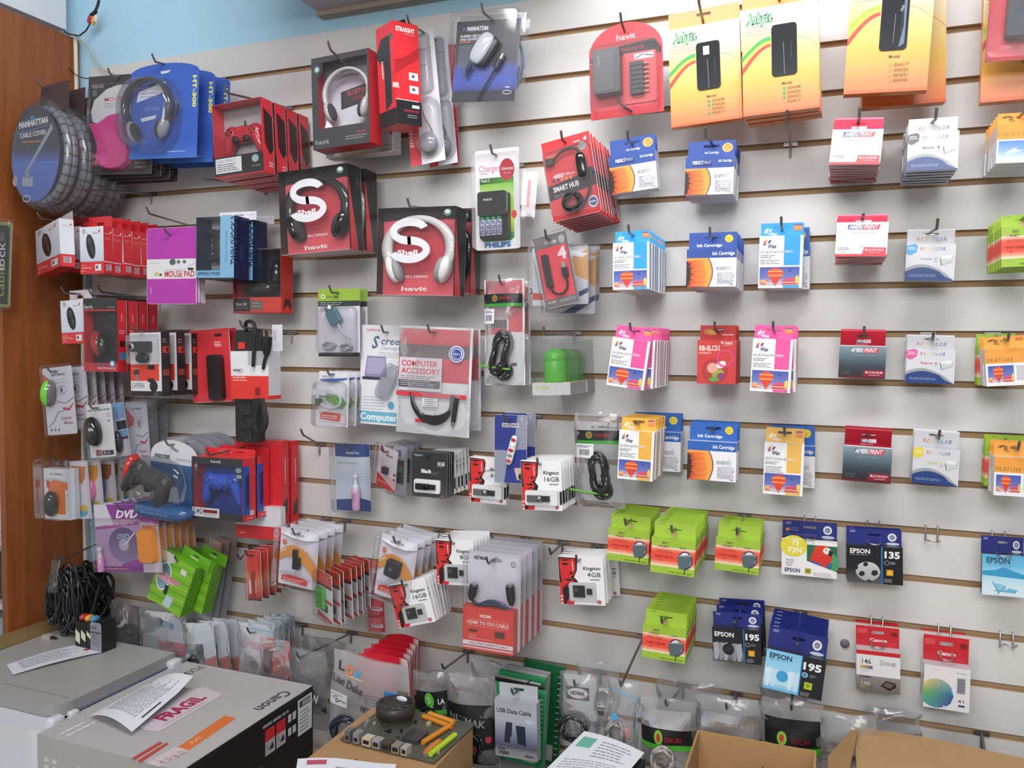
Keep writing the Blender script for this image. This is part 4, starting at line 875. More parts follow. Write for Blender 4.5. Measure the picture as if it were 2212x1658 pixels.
# tall red box turned to the right
th = Th('headset_box', '', 'package', (848,44), (902,54), (851,266), .22, 60); w_, h_ = th.w, th.h; t_ = .075
mb = MB(); mb.box(-w_/2, w_/2, 0, t_, -h_, 0, 'd8303a', 'gloss_card'); p = Pt(mb, w_, h_, 100, 100, m='gloss_card')
p.rect(0, 0, 100, 76, 'dc3038'); p.poly([(0, 38), (40, 34), (100, 22), (100, 33), (40, 44), (0, 52)], 'b0242c'); p.rect(0, 76, 100, 100, '25262a'); p.lines(0, 75.5, 100, 1, 1, .8, 'f0e0e0')
p.T('STRAIGHT', 10, 5, 4.2, 'f0e0e0', w=76, bold=.05); p.lines(40, 11, 90, 1, 1, .7, 'e09a9c'); p.T('98885', 13, 60, 7, 'f0dcdc', w=18, bold=.03, rot=90)
for v in (48, 61): p.rect(55, v, 92, v+7.5, 'e4dce0'); p.ell(72, v+3.5, 6, 1.6, '5a5458')
p.rect(62, 80, 92, 83, 'd8d8dc'); p.T('HEADPHONES', 28, 85, 2.4, 'a83a44', w=62, bold=.03); p.lines(42, 90, 92, 2, 2, .9, '8a8a90')
q = Pt(mb, t_, h_, 100, 100, O=(-w_/2, t_, 0), ux=(0,-1,0), n=(-1,0,0), m='gloss_card')
q.rect(0, 0, 100, 84, 'd8303a'); q.poly([(0, 24), (30, 12), (78, 12), (78, 78), (40, 84), (40, 40), (0, 30)], '2e2e32'); q.rect(0, 84, 100, 100, '25262a'); q.T('STRAIGHT', 30, 42, 12, 'f0e4e4', w=70, bold=.04, rot=90) if 0 else None
q.T('STRAIGHT', 34, 34, 2.6, 'f2e6e6', bold=.04, rot=90); q.ell(86, 14, 9, 3.2, '4a5c5c')
mb.build('carton', th.root); mb = MB(); mb.face([(-w_/2, t_*.5, 0), (w_/2, t_*.5, 0), (w_/2, t_*.7, .03), (-w_/2, t_*.7, .0)], '2a2a2c', 'gloss_card'); mb.build('hang_tab', th.root); th.holez = .005
one(th, 'tall red and black headset box turned sideways', .2)
# silver handset blisters
def handset(tl, tr, bl, d, lab, red=False):
    def dr(p):
        if red: p.rect(0, 0, 100, 100, 'c82c34'); p.lines(60, 40, 90, 6, 6, 2, 'e07078'); return
        p.rect(0, 0, 100, 100, 'cfd2d8'); p.rect(0, 60, 32, 100, 'c83440', 'd85058'); p.rect(32, 60, 100, 100, 'd4d6dc', 'ececf0'); p.T('Genius', 22, 66, 12, 'f4dcdc', w=26, bold=.01, rot=90) if 0 else p.T('Genius', 20, 66, 5, 'f4dcdc', rot=90, bold=.01)
        p.line(36, 0, 38, 30, .8, 'a8acb4'); p.lines(36, 14, 92, 2, 12, .5, '8a8e98')
    th = card('handset_blister', 'package', tl, tr, bl, d, dr)
    if not red:
        mb = MB(); mb.ell((X_(th, 62), -.012, Z_(th, 86)), (th.w*.26, .014, th.h*.085), '8e9094', 'shiny_plastic'); mb.tube(bez([(X_(th, 50), -.01, Z_(th, 55)), (X_(th, 58), -.012, Z_(th, 66)), (X_(th, 74), -.012, Z_(th, 76)), (X_(th, 78), -.012, Z_(th, 86))]), .0015, '6a6c70'); mb.build('earphone', th.root)
        shell(th, 30, 2, 88, 48, .022, .5, taper=.8); shell(th, 22, 50, 100, 97, .03, .9, taper=.75)
    return one(th, lab)
handset((862,80), (935,58), (884,362), .13, 'silver earphone blister with red and white card, beside the tall red box')
handset((905,84), (965,70), (935,360), .07, 'second silver earphone blister, partly hidden behind the first')
handset((965,97), (981,94), (980,356), .05, 'narrow red card hanging behind the silver earphone blisters', True)
# right top corner red blister
th = card('adapter_blister', 'package', (2146,-100), (2300,-110), (2140,130), .16, lambda p: (p.rect(0, 0, 100, 100, 'd83040'), p.rect(0, 96, 100, 100, 'c82838')), m='gloss_card')
mb = MB(); mb.prism(rr(X_(th, 24), X_(th, 80), Z_(th, 82), Z_(th, 10), .006), -.03, -.001, '2a343c', 'plastic'); mb.build('power_adapter', th.root); shell(th, -6, 0, 100, 106, .035, .15, taper=.94)
for q_ in (52, 60): pass
one(th, 'red blister pack with dark adapter cut off by the top right corner', .18)
# battery charger
def chg(p):
    p.rect(0, 0, 100, 100, 'ececee'); p.T('Charger', 9, 15, 6.5, 'd85a84', w=48); p.lines(12, 23, 30, 1, 2, .8, 'a0a0a8')
    p.rect(10, 28, 88, 34, '2c4a2c', '5aa43c', horiz=True); p.T('Multi 5', 13, 29, 2.8, 'd8e8d0', w=20, bold=.02)
    p.grad(10, 34, 88, 89, [(0, '88c44c'), (.2, 'b8dc84'), (.35, '9ccc4c'), (.7, 'c8d840'), (.9, '7ab444'), (1, '2c8a4a')]); p.poly([(10, 89), (10, 84), (88, 84), (88, 89), (80, 92), (18, 92)], '2c8a4a')
    p.ell(73, 21, 17, 11, 'a82c3a', 'b84048'); p.T('Universal', 60, 18, 3.4, 'f0dcdc', w=27, bold=.01); p.T('Universal', 65, 23, 2.2, 'e0a8ac', w=16)
    p.T('PHILIPS', 20, 93, 5, '2c78b8', w=60, bold=.05); p.ell(88, 66, 6, 4, 'e04c50')
th = card('charger_blister', 'package', (1025,328), (1121,315), (1025,543), .14, chg, m='gloss_card', r=.008)
X = lambda u: X_(th, u); Z = lambda v: Z_(th, v)
mb = MB(); mb.prism(rr(X(16), X(80), Z(90), Z(44), .006), -.018, -.001, '1e2022', 'plastic'); mb.prism(rr(X(16), X(80), Z(68), Z(44), .006), -.028, -.001, '26282a', 'shiny_plastic'); q = Pt(mb, th.w, th.h, 100, 100, y0=-.0283); q.T('PHILIPS', 30, 51, 2, 'd8dce0', w=19, bold=.02); o = mb.build('charger', th.root)
for i in range(4):
    mb = MB(); x = X(24+12.4*i); mb.lathe([(0, 0), (.0062, 0), (.0062, .034), (.0062, .0341), (.0062, .042), (.0025, .042), (.0025, .0445), (0, .0445)], (x, -.019, Z(87)), (0,0,1), ['d8dce4']*3+['48a858']*2+['c8c8c8']*3, 'shiny_plastic', 12)
    q = Pt(mb, .01, .03, 100, 100, O=(x-.004, -.0254, Z(87)+.033)); q.T('PHILIPS', 18, 98, 26, '2c3c8c', rot=-90, bold=.01); mb.build('battery', o)
shell(th, 2, 3, 100, 101, .032, .14, mat_='clear', taper=.96)
one(th, 'white and green blister pack with battery charger and four batteries', .165)
th = card('adapter_blister', 'package', (1142,368), (1156,370), (1142,467), .06, lambda p: (p.rect(0, 0, 100, 100, 'd0ccd0'), p.rect(0, 20, 50, 80, 'd04850')), rz=20); mb = MB(); mb.box(-.02, .014, -.002, .03, -th.h, 0, 'd4d2d6', 'blister'); mb.build('blister', th.root)
one(th, 'grey clear pack with red print behind the battery charger')
def big_s(p, x0, y0, w, h, col):
    t = h*.17; X = lambda u: x0+u*w; Y = lambda v: y0+v*h
    p.ring(X(.5), Y(.28), w*.42, h*.28, t, col, a0=-22, a1=-276, n=30); p.l -= 1
    p.ring(X(.5), Y(.28+.56-.17), w*.45, h*.28, t, col, a0=-96, a1=160, n=30)
# ------------------------------------------------------------------ S shell headphone boxes
def shell_box(tl, tr, bl, d, band, cup, pad, t=.058, dz_=0, btm=None):
    def back(p):
        p.rect(0, 0, 100, 100, 'dc5864'); p.grad(8, 14, 92, 90, [(0, 'e06470'), (.6, 'd04c5a'), (1, 'dc5864')]); p.rect(0, 0, 100, 8, '3a2c2e'); p.poly([(0, 8), (100, 8), (100, 13), (84, 11), (60, 15), (30, 11), (0, 13)], '3a2c2e')
        p.ell(50, 45, 34, 31, 'cc4452')
        for i in range(5): p.ring(50, 45, 30-6*i, 27-5.4*i, .5, 'ac3440')
    th = winbox('headphone_box', tl, tr, bl, d, t, back, None, '1f2022', top='18181a', bottom='c8a8aa', inset=.5)
    w, h = th.w, th.h
    mb = MB(); mb.face([(w/2+.0003, t*.05, -h), (w/2+.0003, t*.62, -h), (w/2+.0003, t*.02, -h*.12)], 'c43a42', 'gloss_card'); q = Pt(mb, t, h, 100, 100, O=(w/2, 0, 0), ux=(0,1,0), n=(1,0,0)); q.lines(55, 14, 90, 4, 3, 1, '5a5a5e'); mb.build('side_print', th.root)
    th.cx = X_(th, 46)
    headset(th.root, X_(th, 52), t*.22, Z_(th, 46), w*.40, h*.33, band, cup, .0085, .028, pad, .018, a0=-28, a1=208)
    wn = [c for c in th.root.children if c.name.startswith('window')][0]; bpy.data.objects.remove(wn); mb = MB(); mb.face([(-w/2, -.0005, -h), (w/2, -.0005, -h), (w/2, -.0005, 0), (-w/2, -.0005, 0)], 'e8eaee', 'clear'); p = Pt(mb, w, h, 100, 100, y0=-.0008); big_s(p, 12, 12, 60, 54, 'd6d6dc'); p.T('Shell', 27, 48.5, 5.2, 'f0ecee', w=26, bold=.03)
    p.ell(90, 7, 5, 4, '54706c'); p.ell(90, 6, 3.4, 2.4, 'b8c4c0'); mb.build('window', th.root)
    mb = MB(); p = Pt(mb, w, h, 100, 100, y0=t*.5-.004); p.T('WITH UNIQUE STYLE', 22, 72, 2.4, 'c87a80', w=40); p.T('SHELL DESIGN', 26, 76, 3, 'f0dcdc', w=34, bold=.02); p.T('havit', 26, 89, 5, 'f0e4e4', w=34, bold=.03); mb.build('back_print', th.root)
    return th
def two_boxes(a, lab1, lab2, band2, cup2, dyy, hookL):
    one(a, lab1, hookL)
A_ = shell_box((600,371), (750,353), (610,550), .19, '2e2c2e', '1e1e20', '3a3436'); one(A_, 'black topped headphone box with big white letter S and dark headphones', .22)
A2 = shell_box((640,380), (787,364), (645,551), .11, 'd0d0ce', 'c8c8c6', '8c8e90'); one(A2, 'black sided headphone box with pale headphones behind the dark headphone box')
B_ = shell_box((817,451), (985,443), (811,638), .19, 'dcdcda', 'd8d8d6', '8e9092'); one(B_, 'headphone box with big white letter S and white headphones, left of the battery charger', .22)
B2 = shell_box((880,458), (1020,452), (874,634), .11, '2e2c2e', '1e1e20', '3a3436'); one(B2, 'dark headphone box half hidden behind the white headphones box')
# ------------------------------------------------------------------ hubs and hub blisters
def smart(p):
    p.rect(0, 0, 100, 100, 'e03c40'); p.T('480', 14, 42.5, 5, 'f0dcdc', w=23, bold=.04); p.T('Mbps', 40, 43, 3.4, 'f0c0c0', w=20, bold=.02); p.poly([(0, 56), (64, 50), (70, 42), (96, 44), (100, 50), (100, 66), (0, 74)], '2b2426')
    p.T('SMART HUB', 10, 58, 6, 'e8e8ea', w=54, bold=.04, rot=-3); p.lines(10, 68, 60, 2, 2, .8, '8a8a8c'); p.T('havit', 6, 16, 5, 'e87a7c', w=24, bold=.02); p.T('4', 86, 5, 5, 'f4dcdc', w=7, bold=.04); p.line(38, 14, 96, 11, 2.2, 'b02c30'); p.lines(66, 8, 82, 1, 2, 1.5, 'f0c8c8')
    for i in range(5): p.ell(14+9*i, 50, 3, 2, '2c3a6a' if i < 2 else 'f09060')
    p.ell(87, 86, 10, 7.4, 'd8dce8'); p.ell(87, 86, 7.4, 5.4, '3c4e8c'); p.lines(81, 85, 93, 1, 2, 2, 'c8d0e8'); p.ell(82, 16, 8, 5.5, '9aa09c')
th = card('hub_blister', 'package', (1168,312), (1272,279), (1190,484), .2, smart, m='gloss_card', r=.006)
X = lambda u: X_(th, u); Z = lambda v: Z_(th, v)
mb = MB(); mb.box(X(6), X(22), -.012, -.002, Z(31), Z(23), '3a3030', 'plastic'); mb.box(X(5), X(12), -.010, -.004, Z(30), Z(24), 'b8b0a8', 'steel'); mb.tube(bez([(X(22), -.008, Z(26)), (X(40), -.01, Z(19)), (X(58), -.01, Z(17)), (X(72), -.01, Z(20)), (X(76), -.01, Z(26))]), .003, '2c2628'); mb.build('usb_plug', th.root)
mb = MB(); mb.ell((X(78), -.013, Z(42)), (.011, .011, .028), '1c1c1e', 'shiny_plastic', p=.6); mb.build('hub', th.root)
mb = MB(); coil(mb, X(48), -.012, Z(82), .022, .018, 4, .0035, '1e1c1e', seed=4, tilt=20); mb.tube(bez([(X(80), -.01, Z(56)), (X(86), -.01, Z(70)), (X(70), -.01, Z(86)), (X(50), -.01, Z(94))]), .003, '1e1c1e'); mb.build('cable', th.root)
shell(th, 2, 12, 99, 99, .02, .2); 
gput(th, 8, .0235, 'red blister pack with black cable hub', 'stack right of the battery charger', 'red hub blisters', .22, jr=.8)
def hub4(p):
    p.rect(0, 0, 100, 100, '6e6a6c'); p.rect(6, 17, 94, 88, 'dc4450', 'e25058'); p.T('havit', 36, 8, 5, 'd8d4d6', w=32, bold=.02); p.ell(84, 10, 9, 6, '9aa8a4'); p.T('4', 64, 21, 15, 'ecd8dc', w=26, bold=.05); p.T('HV-H40', 10, 91, 3, 'd8d4d6', w=24, bold=.02); p.lines(46, 91, 96, 2, 2.4, 1, 'b0acae'); p.rect(30, 10, 58, 13, '8e8a8c')
th = card('hub_blister', 'package', (1149,516), (1222,496), (1179,669), .2, hub4, m='gloss_card', r=.006)
mb = MB(); mb.prism(rr(X_(th, 20), X_(th, 38), Z_(th, 72), Z_(th, 27), .003), -.012, -.001, '2c2a2c', 'plastic'); mb.build('hub', th.root)
mb = MB(); mb.box(X_(th, 70), X_(th, 86), -.011, -.001, Z_(th, 62), Z_(th, 50), '1e1e20', 'plastic'); mb.box(X_(th, 72), X_(th, 84), -.009, -.003, Z_(th, 50), Z_(th, 42), 'b8a8a4', 'steel')
mb.tube(bez([(X_(th, 30), -.006, Z_(th, 72)), (X_(th, 36), -.006, Z_(th, 80)), (X_(th, 58), -.006, Z_(th, 84)), (X_(th, 76), -.006, Z_(th, 76)), (X_(th, 78), -.006, Z_(th, 62))]), .0022, '1c1a1c'); mb.build('cable', th.root)
shell(th, -4, -2, 104, 103, .016, .12, mat_='clear', taper=.97); one(th, 'red and grey hub blister numbered 4, hanging tilted', .22)
def whitecard(p): p.rect(0, 0, 100, 100, 'd8dade'); p.poly([(70, 20), (100, 5), (100, 60), (76, 50)], 'e0a868'); p.poly([(0, 78), (40, 82), (40, 92), (0, 90)], 'd0483c'); p.poly([(30, 100), (100, 72), (100, 80), (60, 100)], '3a4a78'); p.poly([(40, 0), (100, 14), (90, 20), (50, 10)], 'eceef0')
for i, (a, b, c, dd, lb) in enumerate((((1150,545), (1270,520), (1135,668), .15, 'white carded clear pack leaning left behind the tilted hub blister'), ((1180,540), (1288,530), (1170,680), .11, 'clear pack with blue band, second behind the tilted hub blister'), ((1200,535), (1296,530), (1196,676), .07, 'grey clear pack nearest the wall behind the tilted hub blister'))):
    t2 = card('cable_blister', 'package', a, b, c, dd, whitecard, m='gloss_card', r=.005); shell(t2, -5, -5, 105, 105, .02, .15, mat_='blister', taper=.96); one(t2, lb)
# ------------------------------------------------------------------ centre column
def serial(p):
    p.rect(0, 0, 100, 100, 'd0ccd6'); p.rect(0, 0, 100, 18, '8fb040'); p.rect(0, 18, 100, 26, '33393a'); p.rect(0, 94, 100, 100, '26282a'); p.T('DRACMA', 20, 10, 4, '4a6a24', w=30, bold=.01, sp=1.1); p.ell(12, 11, 5, 3.5, 'd8e4c0'); p.ell(12, 11, 2, 2, '5a7a2c'); p.lines(5, 20, 60, 2, 3, 1, '9ab0a8'); p.lines(4, 28, 20, 3, 2.4, .7, 'a8a4b0')
th = card('adapter_blister', 'package', (687,624), (777,622), (689,769), .12, serial)
Rm = Matrix.Rotation(R_(-32), 3, 'Y'); c = Vector((X_(th, 45), -.012, Z_(th, 42)))
mb = MB(); mb.ell(c, (.017, .008, .021), '2f6a7c', 'shiny_plastic', rot=Rm, p=.35); P_ = lambda u, v: c+Rm @ Vector((u, 0, v)); mb.tube([P_(0, .02), P_(0, .029)], .012, 'b8b8b0', 'steel', 4); mb.build('serial_plug', th.root)
mb = MB(); mb.tube([P_(0, -.02), P_(0, -.045), (X_(th, 84), -.012, Z_(th, 74))], .003, 'b4c4cc', 'shiny_plastic'); coil(mb, X_(th, 30), -.008, Z_(th, 84), .018, .009, 3, .0022, 'b0b0b4', 'shiny_plastic', seed=2); coil(mb, X_(th, 72), -.008, Z_(th, 86), .018, .009, 3, .0022, 'a8a8ac', 'shiny_plastic', seed=5); mb.build('cable', th.root)
shell(th, 4, 26, 96, 99, .02, .3); gput(th, 2, .035, 'green headed blister pack with teal serial adapter', 'below the headphone boxes', 'serial adapter blisters', .15)
def clean(p):
    p.rect(0, 0, 100, 100, 'dfe1e6'); p.T('S', 20, 11, 12, '5a7088', w=15, bold=.03, it=.3); p.T('creen', 38, 12, 7, '5a7088', w=44, bold=.015, it=.2); p.T('Cleaning Kit', 38, 21, 3.2, '7a8a9c', w=42, it=.2); p.lines(34, 27, 84, 3, 2, .8, 'b0b4bc'); p.T('hellitres', 10, 3, 3, 'c86a68', w=26, bold=.01)
    p.poly([(12, 31), (48, 31), (50, 52), (8, 52)], '8a88a8'); p.poly([(14, 33), (46, 33), (47, 49), (11, 49)], 'a8a0c0'); p.rect(4, 52, 40, 55, '3a3c44'); p.poly([(100, 24), (100, 40), (70, 40), (88, 34)], '7ab8dc')
    p.lines(6, 72, 52, 5, 3, .8, 'b8c0c8'); p.ell(60, 80, 6, 4, '5aa0b8'); p.ell(78, 80, 6, 4, '5aa0b8'); p.rect(0, 87, 100, 98, '6fb0c8'); p.T('Computer Peripherals', 2, 89, 6.5, 'eef4f6', w=150, bold=.025)
th = card('cleaning_kit', 'package', (781,703), (897,702), (769,915), .1, clean, r=.004)
mb = MB()
Rm = Matrix.Rotation(R_(24), 3, 'Y'); c = Vector((X_(th, 56), -.01, Z_(th, 56))); mb.ell(c, (.022, .009, .045), 'b8c8cc', 'blister', rot=Rm, p=.4); mb.ell(c, (.017, .006, .038), 'd0d8da', 'blister', rot=Rm, p=.5); mb.build('spray_bottle', th.root)
one(th, 'white and blue screen cleaning kit card left of the red and silver cable bag', .12)
def cabag(tl, tr, bl, d, lab, full=True, hookL=0):
    th = Th('cable_bag', '', 'package', tl, tr, bl, d); w, h = th.w, th.h
    mb = MB(); mb.box(-w/2, w/2, .001, .003, -h, 0, 'd8d8dc', 'gloss_card'); p = Pt(mb, w, h, 100, 100, m='gloss_card', y0=.001)
    p.rect(0, 0, 100, 100, 'd6d7da'); p.rect(0, 2, 98, 14, 'c8404a', 'c03a44'); p.rect(0, 14, 98, 17, 'b8303a'); p.rect(0, 17, 98, 29, '4a3c40', '6a5458'); p.rect(0, 29, 98, 51, 'cc3448', 'c0283c'); p.rect(97, 0, 100, 100, 'e8e8ea'); mb.build('printed_back', th.root)
    if full:
        mb = MB(); p = Pt(mb, w, h, 100, 100, m='gloss_card', y0=-.006); p.rect(3, 29, 62, 60, 'cfc6d0'); p.T('COMPUTER', 6, 32, 5, 'cc2c3c', w=50, bold=.02); p.T('ACCESSORY', 6, 39, 5, 'cc2c3c', w=54, bold=.02); p.lines(5, 46, 60, 2, 2, .9, '8a8088'); p.rect(3, 50, 60, 57, '4c4a50'); p.lines(5, 51, 58, 3, 1.8, .8, 'a0a0a4'); p.rect(0, 61, 96, 65, 'd03840')
        p.ell(81, 24, 10.5, 7.6, 'd4d8e8'); p.ring(81, 24, 9, 6.5, 1.2, '4a5aa0'); p.ell(81, 24, 6.2, 4.6, '3c4a94'); p.lines(76, 23.5, 86, 1, 2, 1, 'c0c8e4'); p.rect(37, 66, 58, 74, 'dadade'); p.lines(39, 67, 56, 4, 1.8, .7, '6a6a70'); p.T('havit', 38, 80, 4, '3a3034', w=24, bold=.02); p.rect(28, 86, 60, 89, 'c83040'); mb.build('label', th.root)
        mb = MB()
        for i in range(5): mb.tube(bez([(X_(th, 21-i*.5), -.003, Z_(th, 62)), (X_(th, 24+i), -.006-.001*i, Z_(th, 74)), (X_(th, 38), -.007, Z_(th, 86-i)), (X_(th, 58), -.007, Z_(th, 89-i*1.6)), (X_(th, 74), -.006, Z_(th, 80-i)), (X_(th, 80-i), -.004, Z_(th, 62))]), .0035, '262426', 'shiny_plastic')
        mb.tube([(X_(th, 84), -.006, Z_(th, 64)), (X_(th, 80), -.006, Z_(th, 86))], .006, '262426'); mb.tube([(X_(th, 80), -.006, Z_(th, 86)), (X_(th, 79), -.006, Z_(th, 90))], .005, 'b0a890', 'steel', 4); mb.build('cable', th.root)
    pouch(th, .01, seed=len(lab)); th.holez = -h*.05
    return one(th, lab, hookL)
cabag((864,704), (1022,708), (853,932), .14, 'red and silver bag with coiled black cable and round blue seal', True, .17)
cabag((905,708), (1037,712), (915,922), .08, 'red and silver bag hanging behind the coiled cable bag', False)
def dracma(tl, tr, bl, d, lab, red=True, hookL=0, looped=False, hdr=(14, 26), seed=1, tag=(4, 28, 34, 42), cable=None, tie=True):
    th = Th('cable_bag', '', 'package', tl, tr, bl, d); w, h = th.w, th.h; mb = MB()
    if red:
        mb.box(-w/2, w/2, .001, .003, -h, 0, 'cfd0d4', 'gloss_card'); p = Pt(mb, w, h, 100, 100, m='gloss_card', y0=.001); p.rect(0, 0, 100, 100, 'd0d2d6'); p.rect(4, 1, 96, 14, 'c03444'); p.rect(60, 14, 96, 50, 'c83040'); p.rect(4, 26, 60, 38, 'c0a8b0'); p.rect(4, 38, 56, 46, '4a4448'); p.rect(4, 46, 56, 52, 'c83040'); p.T('AUDIO', 14, 55, 3, '3a3a3e', w=20, bold=.02) if 0 else None
        p.rect(95, 0, 100, 100, 'e4e4e8'); p.rect(66, 79, 80, 82, '26262a'); mb.build('printed_back', th.root); mb = MB()
    a, b = hdr; p = Pt(mb, w, h, 100, 100, m='gloss_card'); p.sub = 12; p.eps = .0003; p.rect(0, a, 98, b, '1d1e20'); p.rect(0, a+(b-a)*.75, 98, b, '3c8a34'); p.ell(34, a+(b-a)*.35, 7, (b-a)*.27, '4aa040'); p.ell(34, a+(b-a)*.35, 4.5, (b-a)*.18, 'b04030'); p.T('DRACMA', 45, a+(b-a)*.22, (b-a)*.25, '9c2c34', w=30, bold=.02)
    x0, y0, x1, y1 = tag; p.l += 2; p.rect(x0, y0, x1, y1, 'dcdce0'); p.bars(x0+(x1-x0)*.2, y0+(y1-y0)*.4, x1-(x1-x0)*.2, y0+(y1-y0)*.8, 12); p.lines(x0+3, y0+(y1-y0)*.12, x1-3, 2, 1.4, .6, '707074'); drape(mb, th, .024, seed); mb.build('header_label', th.root)
    cx, cz, rx_, rz_, tl_ = cable or (46, 70, .016, .048, -14); mb = MB(); coil(mb, X_(th, cx), -.014, Z_(th, cz), rx_*1.3, rz_, 9, .0056, '26272a', 'shiny_plastic', seed=seed, tilt=tl_, ry=.008, waist=.3)
    coil(mb, X_(th, cx)+.006, -.008, Z_(th, cz)-rz_*.8, rx_*1.1, rz_*.4, 3, .005, '2a2b2e', 'shiny_plastic', seed=seed+3); mb.build('cable', th.root)
    if tie: mb = MB(); mb.tube([(X_(th, -6), -.022, Z_(th, 81)), (X_(th, 30), -.028, Z_(th, 83)), (X_(th, 72), -.022, Z_(th, 85))], .003, '5aa83a', 'plastic', 4); mb.build('green_tie', th.root)
    pouch(th, .024, seed=seed); th.holez = -h*.04
    return one(th, lab, hookL, looped=looped)
dracma((1046,606), (1132,600), (1044,832), .15, 'clear cable bag with black and green header over red and white card', hookL=.17)
cabag((1060,612), (1143,606), (1060,832), .1, 'red and white cable bag behind the black headed bag', False)
dracma((1242,892), (1347,890), (1238,1092), .13, 'crumpled clear cable bag with black and green header and barcode label', red=False, hookL=.16, looped=True, hdr=(18, 32), seed=9, tag=(6, 32, 44, 47), cable=(54, 64, .017, .046, 8))
# clear boxes with green speakers
def greenbox(tl, tr, bl, d, t=.06):
    th = Th('speaker_box', '', 'package', tl, tr, bl, d); w, h = th.w, th.h
    mb = MB(); mb.box(-w/2, w/2, 0, t, -h, -h*.78, 'd8dada', cols={'t': 'c8d448'}); p = Pt(mb, w, h*.22, 100, 100, z0=-h*.78); p.lines(8, 22, 44, 1, 4, 5, '9aa0a0'); p.rect(8, 38, 46, 46, 'a8b048'); p.lines(8, 58, 44, 2, 12, 5, 'b8bcbc'); mb.build('base_card', th.root)
    mb = MB(); mb.lathe([(0, 0), (w*.27, 0), (w*.28, .003), (w*.29, h*.36), (w*.285, h*.37), (w*.285, h*.385), (w*.29, h*.39), (w*.26, h*.5), (w*.18, h*.565), (w*.08, h*.595), (0, h*.6)], (0, t*.5, -h*.78), (0,0,1), '57b23c', 'plastic', 28); mb.build('speaker', th.root)
    mb = MB(); mb.box(-w/2, w/2, 0, t, -h, -h*.02, 'dfe3e6', 'clear'); mb.face([(-w*.3, t*.5, 0), (w*.3, t*.5, 0), (w*.3, t*.5, h*.12), (-w*.3, t*.5, h*.12)], 'dfe3e6', 'clear'); mb.build('clear_box', th.root); th.holez = h*.06; th.t = t
    return th
gput(greenbox((1147,733), (1229,727), (1147,855), .19), 3, .062, 'clear box with round topped green speaker', 'below the tilted hub blister', 'green speaker boxes', .22)
# ------------------------------------------------------------------ lower centre: adapters, sprays, memory cards
def curved(th, draw, sag=.006, m='gloss_card', n=8, back='d4d4d8', name='backing_card'):
    """card whose printed face is bowed outward"""
    w, h = th.w, th.h; mb = MB(); draw(Pt(mb, w, h, 100, 100, m=m))
    mb.box(-w/2, w/2, .0002, .001, -h, 0, back, m)
    mb.v = [(x, y-sag*math.sin(math.pi*min(1, max(0, x/w+.5)))*1.0, z) for x, y, z in mb.v]; mb.build(name, th.root); th.holez = -h*.05
def mh_cable(p):
    p.rect(0, 0, 100, 100, 'd8d8de'); p.T('manhattan', 12, 6, 5, '5a6a8c', w=36); p.poly([(4, 15), (96, 10), (96, 12), (50, 18), (4, 17)], '3c5a98'); p.poly([(20, 17), (60, 17), (96, 12), (96, 10)], '4a68a4')
    p.poly([(25, 45), (60, 42), (80, 46), (95, 56), (80, 68), (55, 60), (30, 52)], '6aa044'); p.poly([(40, 50), (70, 52), (84, 62), (60, 56)], '8cc060'); p.poly([(5, 78), (20, 72), (80, 74), (96, 80), (96, 94), (5, 92)], 'e8dcdc'); p.poly([(8, 78), (22, 74), (78, 76), (76, 90), (8, 88)], 'd2483c'); p.lines(12, 80, 70, 2, 4, 2, 'f0c8c0')
th = Th('cable_blister', '', 'package', (690,806), (754,799), (673,920), .16); curved(th, mh_cable)
mb = MB(); mb.box(X_(th, -8), X_(th, 42), -.022, -.008, Z_(th, 43), Z_(th, 33), 'd0d2d6', 'plastic'); mb.box(X_(th, 4), X_(th, 18), -.02, -.008, Z_(th, 62), Z_(th, 50), '3a5a3a', 'plastic'); mb.tube(bez([(X_(th, 42), -.015, Z_(th, 38)), (X_(th, 80), -.016, Z_(th, 42)), (X_(th, 84), -.016, Z_(th, 58)), (X_(th, 50), -.016, Z_(th, 66)), (X_(th, 20), -.015, Z_(th, 60))]), .003, 'c8ccd4', 'plastic'); mb.build('cable_adapter', th.root)
shell(th, -8, 18, 98, 104, .026, .3, taper=.9); gput(th, 4, .034, 'white curved blister with short cable adapter', 'hook beneath the teal serial adapter', 'curved cable blisters', .18)
def hookpx(tip, base, label, **k):
    """bare peg: base and tip read from the photo"""
    b = at(*base, 0); best = min(range(-14, 9), key=lambda i: abs(GZ(i)-b.z)); L = k.pop('L', .07); t = at(*tip, L+.01)
    return hook(b.x, t.z-.012, L, label, base=GZ(best), **k)
for tip, base, L, lb in (((648,930), (692,958), .075, 'empty peg hook left of the cleaning spray card'), ((622,1135), (705,1117), .15, 'empty peg hook above the white orange card reader packs'), ((1172,1186), (1216,1174), .09, 'empty peg hook between the red cable pack and the memory cards'), ((1697,243), (1708,311), .17, 'empty peg hook below the orange adapter envelopes'), ((319,450), (418,482), .16, 'peg hook above the purple mouse pad'), ((217,620), (318,640), .16, 'peg hook above the red mouse boxes'), ((605,722), (608,722), .01, 'short empty peg hook right of the power strip'), ((512,560+640), (545,1168), .05, 'short peg hook behind the small red cards')):
    hookpx(tip, base, lb, L=L)
